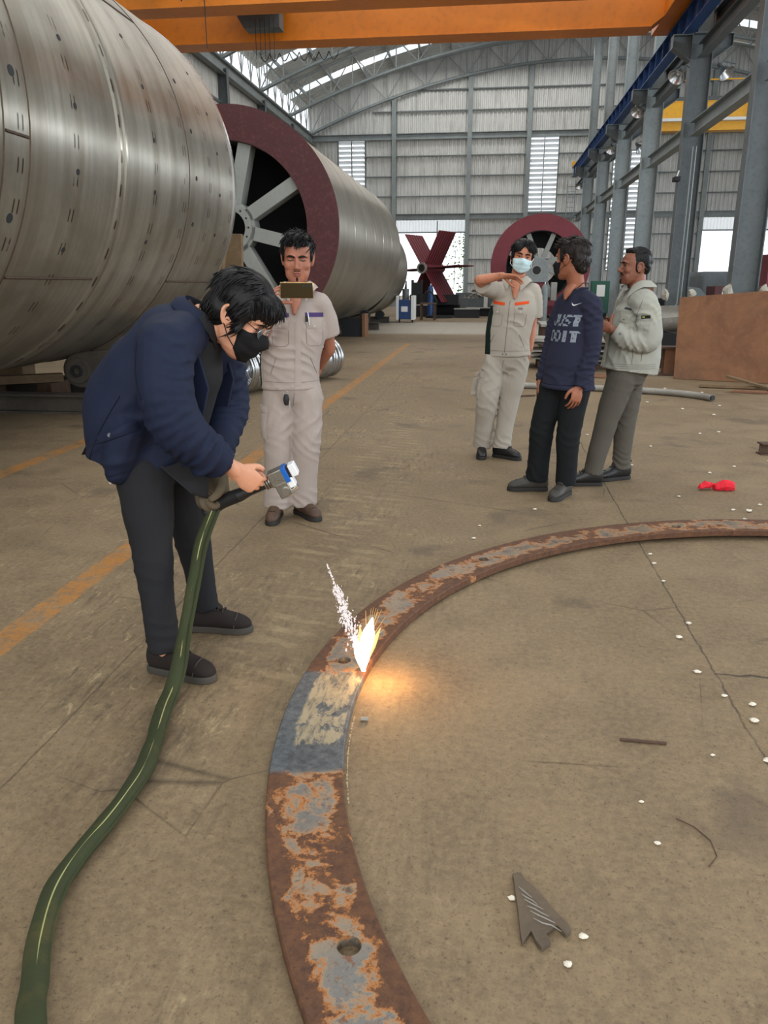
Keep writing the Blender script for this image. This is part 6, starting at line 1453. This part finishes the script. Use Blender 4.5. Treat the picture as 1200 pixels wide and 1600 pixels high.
# ---- laser cleaning tool and its hose
GSH = -.026
g_o = Vector((-.795, 2.64, .700)); ga = Vector((.895, .10, .40)).normalized(); gu = (Vector((0, -.12, 1)) - ga * Vector((0, -.12, 1)).dot(ga)).normalized(); gs = ga.cross(gu); GR = Matrix((ga, gs, gu)).transposed()
gp = lambda a, s, u: g_o + ga * (a + (GSH if a > .04 else 0)) + gs * s + gu * u
M_GUN = material('satin_aluminium', C(150, 146, 136), .38, .85); M_GUNW = material('white_nozzle', C(222, 224, 226), .35); M_GBLUE = material('blue_label', C(10, 92, 178), .4)
gun = thing('laser_cleaner', 'silver handheld laser cleaning gun with blue band, held by the bent person', 'tool', gp(.1, 0, 0))
MB().cyl(gp(-.09, 0, 0), gp(.05, 0, 0), .019, n=20).build('handle', M_BLACK, gun)
for k in range(5): MB().cyl(gp(.048 + .009 * k, 0, 0), gp(.053 + .009 * k, 0, 0), .024, n=24).build('cooling_rib', M_GUN, gun)
hd_ = MB().box(gp(.103, 0, .006), (.062, .05, .056), GR).build('head', M_GUN, gun, bev=.003)
MB().box(gp(.134, 0, .006), (.018, .0515, .058), GR).build('blue_band', M_GBLUE, gun, bev=.002)
MB().box(gp(.165, 0, .010), (.026, .04, .048), GR).build('nozzle', M_GUNW, gun, bev=.004)
MB().box(gp(.147, 0, .008), (.014, .034, .042), GR).build('nozzle_neck', M_BLACK, gun)
MB().box(gp(.104, 0, -.046), (.05, .046, .056), GR).build('lower_head', M_GUN, gun, bev=.004)
MB().box(gp(.139, 0, -.030), (.024, .04, .038), GR).build('side_block', M_GUNW, gun, bev=.003)
MB().cyl(gp(.108, .022, -.050), gp(.108, .031, -.050), .015, n=20).build('focus_knob', M_CHROME, gun); MB().cyl(gp(.125, 0, -.062), gp(.152, 0, -.056), .008, n=12).build('lens_port', M_CHROME, gun)
for a, b in ((.078, .026), (.095, .02), (.112, .012)): MB().tube([gp(a, 0.0256, b), gp(a + .006, 0.0262, b - .018), gp(a + .016, 0.0256, b - .022)], .0018, 5).build('groove_line', M_CHROME, hd_)
MB().box(gp(.104, .026, -.020), (.036, .004, .007), GR).build('trigger_slot', M_CHROME, gun)
M_HOSE = cloth_mat('green_canvas', (52, 58, 36), .16, .85, 300, ((84, 74, 42), .6)); M_STITCH = material('pale_stitch', C(150, 150, 96), .9)
hz = thing('canvas_hose', 'long green canvas-sleeved hose from the laser gun down across the floor', 'hose', (-.95, 1.4, 0))
MB().limb([gp(-.05, 0, 0), (-.89, 2.655, .655), (-.96, 2.67, .625), (-1.0, 2.655, .59)], [.02, .026, .029, .028], 14, 6).build('black_boot', M_BLACK, hz)
HP = [(-.985, 2.655, .60), (-1.014, 2.585, .49), (-1.022, 2.50, .36), (-1.033, 2.43, .235), (-1.042, 2.37, .10), (-1.045, 2.30, .036), (-1.031, 2.20, .026), (-.984, 2.0, .026), (-.957, 1.86, .026), (-.953, 1.74, .026), (-.957, 1.63, .026), (-.968, 1.533, .026), (-.968, 1.433, .026), (-.952, 1.345, .026), (-.915, 1.24, .026), (-.872, 1.15, .026), (-.826, 1.06, .026), (-.66, .80, .026), (-.38, .45, .026)]
rr_ = [(.020, .019)] * 4 + [(.027, .022)] + [(.029, .024)] * 14
hb = MB().limb(HP, rr_, 16, 6, up=(0, -.2, 1)); hb.v = [tuple(Vector(p) + Vector((noise.noise(Vector(p) * 9), noise.noise(Vector(p) * 9 + Vector((7, 0, 0))), 0)) * .006) for p in hb.v]
hb.build('sleeve', M_HOSE, hz)
st = MB().limb([Vector(p) + Vector((.008, -.012 if i < 5 else -.004, .022 if i > 4 else .012)) for i, p in enumerate(HP)], [.0022] * len(HP), 6, 6); st.build('stitched_seam', M_STITCH, hz)
sf = MB().limb([Vector(p) + Vector((.024, -.004, .006 if i > 4 else 0)) for i, p in enumerate(HP)], [(.010, .004)] * len(HP), 8, 5, up=(0, -.2, 1)); sf.build('sleeve_flap', M_HOSE, hz)

# ---- masked person in pale uniform with orange tape, arm raised
M_SK3 = skin_mat('warm_tan_skin', (172, 112, 84), (190, 126, 96)); M_BLKL = material('black_leather', C(26, 26, 26), .42)
def masked_person():
    fr = Vector((-.22, -.97, 0)); sd = Vector((.97, -.22, 0))
    P = thing('person', 'person in uniform with orange tape and pale surgical mask, forearm raised', 'person', (.13, 6.5, 0))
    h = Head((.256, 6.49, 1.607), (.06, -.99, -.06), (.16, -.03, .98), 1.04)
    rw, lw = Vector((.105, 6.20, 1.468)), Vector((.352, 6.50, .90))
    b, _ = body(P, M_SK3, h, (.17, 6.49, .86), (.20, 6.49, 1.24), (.225, 6.49, 1.42), fr,
         [((.055, 6.46, 1.365), (-.075, 6.26, 1.432), rw), ((.352, 6.50, 1.36), (.362, 6.53, 1.09), lw)],
         [((.075, 6.48, .84), (.03, 6.43, .49), (-.003, 6.54, .1), (-.01, 6.43, .035)), ((.255, 6.50, .84), (.20, 6.50, .47), (.16, 6.47, .1), (.24, 6.42, .035))],
         extra=lambda m: m.limb([(.222, 6.42, 1.42), (.212, 6.385, 1.37), (.207, 6.36, 1.30)], [(.048, .028), (.032, .026), (.01, .012)], 12, 5, up=fr),
         hands=[dict(wrist=rw, fwd=(.97, .02, -.14), dorsal=(.1, .42, .9), right=True, curl=(14, 14, 12), spread=3, thumb=((.028, .03, -.01), (.042, .06, -.03), (.042, .085, -.05), (.034, .108, -.064))),
                dict(wrist=lw, fwd=(-.25, -.2, -.95), dorsal=(.8, -.5, 0), right=False, curl=(40, 45, 25))], closed=.45)
    h.eyes(P, .2); h.brows(P, M_HAIR, b, 1.1, True, .4)
    face_mask(h, b, P, M_MASKC, -.016, -.112, .010, (62, 50), 'surgical_mask', True, M_WHITE)
    make_hair(h, [((0, -.020, .045), (.084, .098, .092)), ((0, .02, .10), (.07, .06, .034)), ((-.046, .052, .074), (.042, .038, .036)), ((.046, .054, .070), (.044, .04, .044)), ((-.07, .016, .03), (.014, .028, .045)), ((.074, .022, .02), (.014, .03, .055)), ((0, -.06, .0), (.068, .05, .07))], P, M_HAIR,
              [(300, lambda q: q.z > .03 and q.y < .05, lambda q: (q.x * 6, -.2, -.5), .05, .03), (160, lambda q: q.y > .02 and q.z > .07, lambda q: (q.x * 9, .5, -.5), .05, .02)], seed=14)
    sh, tr = top(P, 'work_shirt', M_KHAKI2, [(.175, 6.485, .845), (.17, 6.485, 1.0), (.20, 6.485, 1.2), (.212, 6.485, 1.33), (.225, 6.49, 1.41)], [(.185, .122), (.182, .122), (.188, .128), (.162, .1), (.066, .06)], fr,
                 [([(.055, 6.455, 1.355), (.0, 6.37, 1.385), (-.045, 6.30, 1.405)], [.072, .078, .075], 1), ([(.352, 6.495, 1.355), (.368, 6.51, 1.26), (.372, 6.53, 1.15)], [.066, .068, .069], 1)],
                 seed=21, amp=.004, wr=[((.25, 6.38, 1.08), .14, (.6, 0, .8), .005, .06), ((.12, 6.38, .95), .12, (-.5, 0, .8), .004, .06)])
    collar(P, (.226, 6.48, 1.437), (.05, -.1, 1), fr, M_KHAKI2, (.074, .068), .036, 26, .08, .042)
    F = lambda x, z: Vector((.195 + (z - 1.2) * .06, 6.485, 0)) + sd * x + Vector((0, 0, z)); nn = fr
    seam(tr, [F(0, 1.28), F(.0, 1.1), F(.0, .85)], nn, 'zip_line', M_KHAKID, sh, .003, .001)
    for q, tl in ((-1, .016), (1, -.016)):
        patch(tr, F(q * .092, 1.262), nn, (0, 0, 1), [(-.052, -.012 + tl * .4), (.052, -.012 - tl * .4), (.052, .011 - tl * .4), (-.052, .011 + tl * .4)], 'chest_tape', M_ORTAPE, sh, 10, 3, .001, .002, 'bright orange tape above the pocket')
        patch(tr, F(q * .092, 1.212), nn, (0, 0, 1), [(-.04, -.034), (.04, -.034), (.05, .022), (-.05, .022)], 'pocket_flap', M_KHAKI2, sh, 10, 5, .002, .005)
        seam(tr, [F(q * .092 - .046, 1.185), F(q * .092 - .042, 1.10), F(q * .092 - .03, 1.085), F(q * .092 + .03, 1.085), F(q * .092 + .042, 1.10), F(q * .092 + .046, 1.185)], nn, 'pocket_seam', M_KHAKID, sh)
        button(tr, F(q * .092, 1.195), nn, sh, .008)
        seam(tr, [F(q * .10 - .0, 1.02), F(q * .15, .91)], nn, 'side_pocket_seam', M_KHAKID, sh, .0022)
        button(tr, F(q * .014, .868), nn, sh, .006, M_STEEL_D)
    patch(tr, F(.088, 1.222), nn, (0, 0, 1), [(-.018, -.007), (.018, -.007), (.018, .007), (-.018, .007)], 'pocket_badge', M_KHAKID, sh, 5, 3, .009, .002)
    seam(tr, [F(-.2, .895), F(0, .892), F(.2, .895)], nn, 'hem_seam', M_KHAKID, sh, .0014)
    patch(tr, (-.01, 6.46, 1.06), (-.95, -.3, 0), (0.04, 0, 1), [(-.03, -.2), (.05, -.2), (.04, .18), (-.02, .18)], 'side_panel', M_GREENC, sh, 5, 16, .001, .003, 'dark green side panel')
    pt, ptr = trousers(P, M_KHAKI2, (.17, 6.49, .90), (.168, 6.49, .80), fr, [((.078, 6.485, .79), (.028, 6.435, .49), (-.005, 6.53, .085), (.10, .088, .078, .078)), ((.255, 6.50, .79), (.205, 6.50, .47), (.158, 6.475, .08), (.10, .085, .075, .078))], seed=23, amp=.0035)
    patch(ptr, (-.04, 6.45, .60), (-.8, -.6, 0), (.08, 0, 1), [(-.05, -.09), (.05, -.09), (.055, .08), (-.055, .08)], 'cargo_pocket', M_KHAKI2, pt, 8, 8, .003, .010); patch(ptr, (-.035, 6.45, .70), (-.8, -.6, 0), (.08, 0, 1), [(-.058, -.022), (.058, -.022), (.058, .022), (-.058, .022)], 'cargo_flap', M_KHAKI2, pt, 8, 4, .011, .005)
    button(ptr, (-.04, 6.45, .695), (-.8, -.6, 0), pt, .008, M_STEEL_D); seam(ptr, [F(-.005, .82), F(-.012, .74)], nn, 'fly_seam', M_KHAKID, pt)
    shoe(P, (-.003, 6.54), (-.02, -1), M_BLKL, M_SOLE, .265, None, True); shoe(P, (.158, 6.475), (.86, -.5), M_BLKL, M_SOLE, .265, M_LACE, True)
M_KHAKI2 = cloth_mat('pale_khaki_twill', (172, 164, 152), .06)
masked_person()

# ---- person in navy long-sleeved shirt with a print
M_SK4 = skin_mat('brown_skin', (138, 86, 62), (160, 102, 76)); M_NAVYT = cloth_mat('faded_navy_jersey', (40, 42, 60), .12, .92, 340); M_PRINT = cloth_mat('grey_print', (132, 140, 150), .15, .9); M_WPRINT = material('white_print', C(214, 214, 216), .8)
M_BLKJ = cloth_mat('black_green_jeans', (20, 23, 25), .12, .85); M_GREYSHOE = rust('worn_grey_leather', (46, 44, 40), (66, 62, 56), (34, 32, 30), 9, .6)
def navy_person():
    fr = Vector((-.83, -.56, 0)); sd = Vector((.56, -.83, 0))
    P = thing('person', 'person in navy long-sleeved printed shirt and black trousers, head turned away', 'person', (.43, 5.32, 0))
    h = Head((.523, 5.335, 1.553), (-.80, .60, -.03), (.03, .02, 1), 1.04)
    lw, rw = Vector((.608, 5.158, .765)), Vector((.375, 5.42, .75))
    b, _ = body(P, M_SK4, h, (.55, 5.34, .82), (.575, 5.34, 1.2), (.568, 5.345, 1.375), fr,
         [((.655, 5.22, 1.285), (.670, 5.20, 1.0), lw), ((.51, 5.455, 1.285), (.44, 5.47, 1.0), rw)],
         [((.60, 5.29, .80), (.565, 5.27, .43), (.57, 5.265, .1), (.53, 5.19, .035)), ((.475, 5.39, .80), (.40, 5.37, .45), (.385, 5.40, .1), (.27, 5.39, .035))],
         extra=lambda m: m.limb([(.53, 5.315, 1.385), (.51, 5.297, 1.355), (.495, 5.285, 1.315)], [(.046, .026), (.034, .022), (.012, .01)], 12, 5, up=fr),
         hands=[dict(wrist=lw, fwd=(-.22, -.12, -.97), dorsal=(.35, -.93, 0), right=False, curl=(22, 28, 18), spread=3), dict(wrist=rw, fwd=(-.05, .0, -1), dorsal=(-.9, .3, 0), right=True, curl=(30, 35, 20))], closed=.4)
    h.eyes(P, .1); h.brows(P, M_HAIRB, b)
    face_mask(h, b, P, M_MASKB, -.014, -.114, .014, (66, 54), 'face_mask', False)
    make_hair(h, [((0, -.022, .048), (.086, .102, .092)), ((0, .03, .098), (.07, .055, .034)), ((0, .06, .085), (.06, .034, .028)), ((0, -.066, .0), (.074, .054, .072)), ((0, -.075, -.045), (.056, .034, .04)), ((-.07, .01, .02), (.012, .026, .04)), ((.07, .01, .02), (.012, .026, .04))], P, M_HAIRB,
              [(420, lambda q: q.z > -.06 and q.y < .05, lambda q: (q.x * 3, -.4, -.5), .035, .16), (160, lambda q: q.z > .08, lambda q: (q.x * 6, .3 + q.y * 6, .2), .035, .4), (80, lambda q: q.y > .04 and q.z > .07, lambda q: (.1, 1, -.1), .04, .25)], seed=19)
    sh, tr = top(P, 'navy_shirt', M_NAVYT, [(.552, 5.335, .735), (.558, 5.335, .90), (.575, 5.337, 1.1), (.585, 5.338, 1.25), (.568, 5.342, 1.37)], [(.186, .168), (.174, .15), (.168, .128), (.15, .098), (.07, .064)], fr,
                 [([(.655, 5.22, 1.275), (.670, 5.20, 1.14), (.670, 5.195, .985), (.642, 5.175, .87), (.608, 5.155, .765)], [.066, .062, .057, .053, .045], 1), ([(.51, 5.45, 1.275), (.465, 5.47, 1.14), (.438, 5.475, .985), (.41, 5.455, .86), (.382, 5.425, .765)], [.068, .064, .058, .053, .045], 1)],
                 seed=31, amp=.003, wr=[((.66, 5.19, .86), .12, (-.4, -.1, 1), .006, .035), ((.5, 5.23, .85), .14, (.4, 0, 1), .004, .07), ((.53, 5.22, 1.05), .14, (.6, 0, .7), .004, .07)])
    nn = fr; F = lambda x, z: Vector((.575, 5.338, 0)) + sd * x + Vector((0, 0, z))
    # V neck band and cord
    m = MB(); m.tube([Vector((.568, 5.342, 1.372)) + sd * .074 * math.sin(a) + fr * .070 * math.cos(a) + Vector((0, 0, -.06 * max(0, math.cos(a)) ** 3 + .008)) for a in [2*PI*i/32 for i in range(32)]], .0075, 6, closed=True); m.build('neck_band', M_NAVYT, sh)
    MB().tube([Vector((.568, 5.34, 1.392)) + sd * .062 * math.sin(a) + fr * .066 * math.cos(a) + Vector((0, 0, .02 - .055 * max(0, math.cos(a)))) for a in [2*PI*i/28 for i in range(28)]], .0028, 5, closed=True).build('neck_cord', M_BLACK, P)
    print_text(tr, F(.02, 1.18), nn, (0, 0, 1), ['JUST', 'DO IT'.replace(' ', '')], .0142, 'print_letter', M_PRINT, sh, .35, 5, .10)
    # curved tick mark on the chest
    tk = [(-.038, .012), (-.030, -.006), (-.018, -.012), (0, -.006), (.044, .010), (.002, -.001), (-.016, -.004), (-.028, .002)]
    m = MB(); Pq = []
    for a, q in tk:
        p = F(.085 + a, 1.282 + q); hh = tr.ray_cast(p + nn * .3, -nn, .6)[0]; Pq.append((hh if hh is not None else p) + nn * .0025)
    m.add(Pq, [(0, 1, 7), (1, 6, 7), (1, 2, 6), (2, 3, 5, 6), (3, 4, 5)]); m.build('tick_mark', M_WPRINT, sh, fix=False, smooth=0)
    seam(tr, [F(-.2, .775), F(0, .77), F(.2, .775)], nn, 'hem_seam', M_NAVYD, sh, .0016)
    trousers(P, M_BLKJ, (.55, 5.34, .85), (.545, 5.34, .77), fr, [((.60, 5.285, .76), (.572, 5.268, .43), (.575, 5.275, .085), (.098, .08, .07, .068)), ((.475, 5.385, .76), (.402, 5.37, .45), (.388, 5.40, .085), (.098, .082, .076, .074))], (.16, .13), (.165, .135), seed=33, amp=.003, fold=.75)
    shoe(P, (.388, 5.41), (-1, -.12), M_GREYSHOE, M_SOLE, .285, M_LACE, True); shoe(P, (.572, 5.285), (-.5, -.87), M_GREYSHOE, M_SOLE, .285, M_LACE, True)
navy_person()

# ---- moustached person in the light grey jacket
M_SK5 = skin_mat('dark_tan_skin', (122, 76, 58), (142, 90, 68)); M_JACK = cloth_mat('light_grey_poplin', (158, 158, 148), .07, .8, 420, ((176, 172, 140), .25)); M_JACKD = cloth_mat('grey_seam', (112, 112, 104), .05); M_JEAN = cloth_mat('grey_corduroy', (86, 82, 74), .12, .9, 300)
def jacket_person():
    fr = Vector((-.93, -.36, 0)); sd = Vector((.36, -.93, 0))
    OFFX = -.012
    P = thing('person', 'moustached person in light grey jacket and grey jeans, seen in profile', 'person', (.93, 5.72, 0))
    h = Head((1.0, 5.715, 1.517), (-.99, -.12, .03), (.06, 0, 1), 1.0)
    nw, fw = Vector((.852, 5.545, 1.108)), Vector((.86, 5.74, 1.10))
    b, _ = body(P, M_SK5, h, (1.01, 5.72, .86), (1.035, 5.72, 1.2), (1.035, 5.72, 1.365), fr,
         [((1.06, 5.57, 1.285), (1.085, 5.53, 1.03), nw), ((1.0, 5.885, 1.285), (.985, 5.92, 1.03), fw)],
         [((.975, 5.65, .83), (.88, 5.62, .46), (.80, 5.61, .1), (.70, 5.595, .035)), ((1.045, 5.81, .83), (1.04, 5.82, .46), (1.04, 5.825, .1), (.95, 5.79, .035))],
         hands=[dict(wrist=nw, fwd=(-.72, .45, .28), dorsal=(-.3, -.85, .2), right=False, curl=(35, 50, 30), spread=3, thumb=((.034, .022, -.004), (.055, .036, -.008), (.078, .042, -.012), (.098, .044, -.016))),
                dict(wrist=fw, fwd=(-.75, -.35, .5), dorsal=(-.2, .9, .3), right=True, curl=(35, 45, 30))], closed=.3)
    lip_mat_assign(b, h, M_LIP5, world_loc(P)); h.eyes(P, .1); h.brows(P, M_HAIR, b, 1.2)
    make_hair(h, [((0, -.022, .045), (.080, .092, .088)), ((0, .02, .098), (.066, .05, .028)), ((0, -.066, .0), (.067, .040, .056)), ((-.0695, -.004, .0), (.010, .022, .042)), ((.0695, -.004, .0), (.010, .022, .042))], P, M_HAIR,
              [(420, lambda q: q.z > -.05 and q.y < .06, lambda q: (q.x * 3, -.5, -.4), .016, .25), (120, lambda q: q.z > .08, lambda q: (q.x * 5, .4, .3), .018, .4)], seed=27, voxel=.005)
    h.beard(P, M_HAIR, b, ((-.030, -.060), (-.014, -.0485), (0, -.0475), (.014, -.0485), (.030, -.060)), [(.003, .003), (.0075, .006), (.0065, .006), (.0075, .006), (.003, .003)], 'moustache')
    h.beard(P, M_HAIR, b, ((-.008, -.082), (0, -.088), (0, -.100), (.006, -.108)), [(.006, .004), (.011, .006), (.013, .007), (.009, .005)], 'goatee')
    sh, tr = top(P, 'grey_jacket', M_JACK, [(1.02, 5.72, .82), (1.03, 5.72, .90), (1.035, 5.72, 1.06), (1.045, 5.72, 1.22), (1.04, 5.72, 1.30), (1.035, 5.72, 1.36)], [(.188, .196), (.20, .192), (.20, .178), (.19, .142), (.155, .10), (.07, .068)], fr,
                 [([(1.06, 5.565, 1.275), (1.09, 5.525, 1.16), (1.095, 5.515, 1.04), (.975, 5.52, 1.045), (.885, 5.54, 1.10)], [.088, .086, .082, .070, .054], 1), ([(1.0, 5.885, 1.275), (.99, 5.92, 1.16), (.985, 5.925, 1.04), (.92, 5.84, 1.05), (.878, 5.765, 1.095)], [.084, .08, .076, .066, .054], 1)],
                 seed=41, amp=.0035, wr=[((1.06, 5.47, 1.04), .13, (1, 0, .3), .010, .05), ((1.07, 5.47, 1.18), .1, (.5, 0, 1), .007, .05), ((1.0, 5.52, .9), .16, (.9, 0, .4), .006, .06), ((1.15, 5.55, .95), .12, (.8, 0, .5), .005, .06)])
    n = Vector((-.1, -.99, 0)); F = lambda x, z: Vector((x, 5.5, z))
    collar(P, (1.035, 5.718, 1.385), (-.1, 0, 1), fr, M_JACK, (.078, .076), .042, 28, .075, .042, .006)
    patch(tr, (.94, 5.60, 1.19), (-.75, -.66, 0), (.1, -.1, 1), [(-.045, -.035), (.045, -.035), (.055, .022), (-.055, .022)], 'pocket_flap', M_JACK, sh, 10, 5, .002, .005)
    button(tr, (.94, 5.60, 1.17), (-.75, -.66, 0), sh, .008, M_STEEL_D)
    patch(tr, (.945, 5.60, 1.245), (-.75, -.66, 0), (.1, -.1, 1), [(-.03, -.006), (.045, -.006), (.045, .006), (-.03, .006)], 'name_stitching', M_JACKLAB, sh, 10, 2, .001, .0015, 'dark stitched name on the chest')
    patch(tr, (1.055, 5.47, 1.195), (-.1, -1, 0), (-.06, 0, 1), [(-.028, -.011), (.028, -.009), (.028, .011), (-.028, .009)], 'sleeve_badge', M_BLACK, sh, 6, 3, .001, .003, 'black badge on the sleeve'); patch(tr, (1.045, 5.47, 1.195), (-.1, -1, 0), (-.06, 0, 1), [(-.012, -.004), (.004, -.004), (.004, .004), (-.012, .004)], 'badge_mark', M_BADGE, sh, 4, 2, .004, .002)
    seam(tr, [F(1.03, 1.3), F(1.005, 1.22), F(1.0, 1.14)], n, 'armhole_seam', M_JACKD, sh, .0022)
    seam(tr, [F(1.0, .97), F(1.0, .87)], n, 'panel_seam', M_JACKD, sh, .002); seam(tr, [F(1.06, .97), F(1.06, .89)], n, 'panel_seam', M_JACKD, sh, .002)
    for z in (.848, .862, .876): seam(tr, [F(.86, z), F(1.0, z), F(1.19, z)], n, 'waistband_stitching', M_JACKD, sh, .0012)
    MB().lathe(Vector((.885, 5.54, 1.10)), Vector((-.82, .12, .5)), [(.056, -.045), (.059, 0), (.05, .012), (.048, -.04)], 20, closed=True).build('cuff', M_JACK, sh); button(tr, (.90, 5.48, 1.085), n, sh, .008, M_STEEL_D)
    m = MB(); m.prism([(.885, 5.63, 1.30), (.865, 5.61, 1.22), (.845, 5.62, 1.05), (.825, 5.64, .84), (.84, 5.66, .84), (.868, 5.65, 1.06)], (.004, .016, 0)); m.build('front_placket', M_JACK, sh, bev=.003)
    trousers(P, M_JEAN, (1.01, 5.72, .87), (1.005, 5.72, .80), fr, [((.965, 5.645, .78), (.88, 5.62, .47), (.805, 5.61, .085), (.104, .082, .074, .068)), ((1.045, 5.805, .78), (1.042, 5.815, .46), (1.042, 5.822, .085), (.102, .08, .07, .066))], (.165, .14), (.17, .15), seed=43, amp=.0035)
    shoe(P, (.805, 5.61), (-1, -.08), M_BLKL, M_SOLE, .28, M_LACE, True); shoe(P, (1.045, 5.825), (-.9, -.42), M_BLKL, M_SOLE, .28, M_LACE, True)
    P.location.x += OFFX
    it = thing('small_tool', 'small dark object pinched in the hands of the person in grey jacket', 'tool', (.72, 5.60, 1.165)); MB().box((.72, 5.60, 1.165), (.06, .02, .02), rot('Y', 20)).build('body', M_DARK, it, bev=.003); MB().cyl((.695, 5.60, 1.175), (.665, 5.60, 1.185), .006, n=8).build('tip', M_CHROME, it)
M_LIP5 = skin_mat('dark_lips', (104, 62, 54), (96, 58, 50)); M_JACKLAB = cloth_mat('dark_thread', (56, 60, 62), .2); M_BADGE = material('badge_green', C(150, 170, 40), .6)
jacket_person()
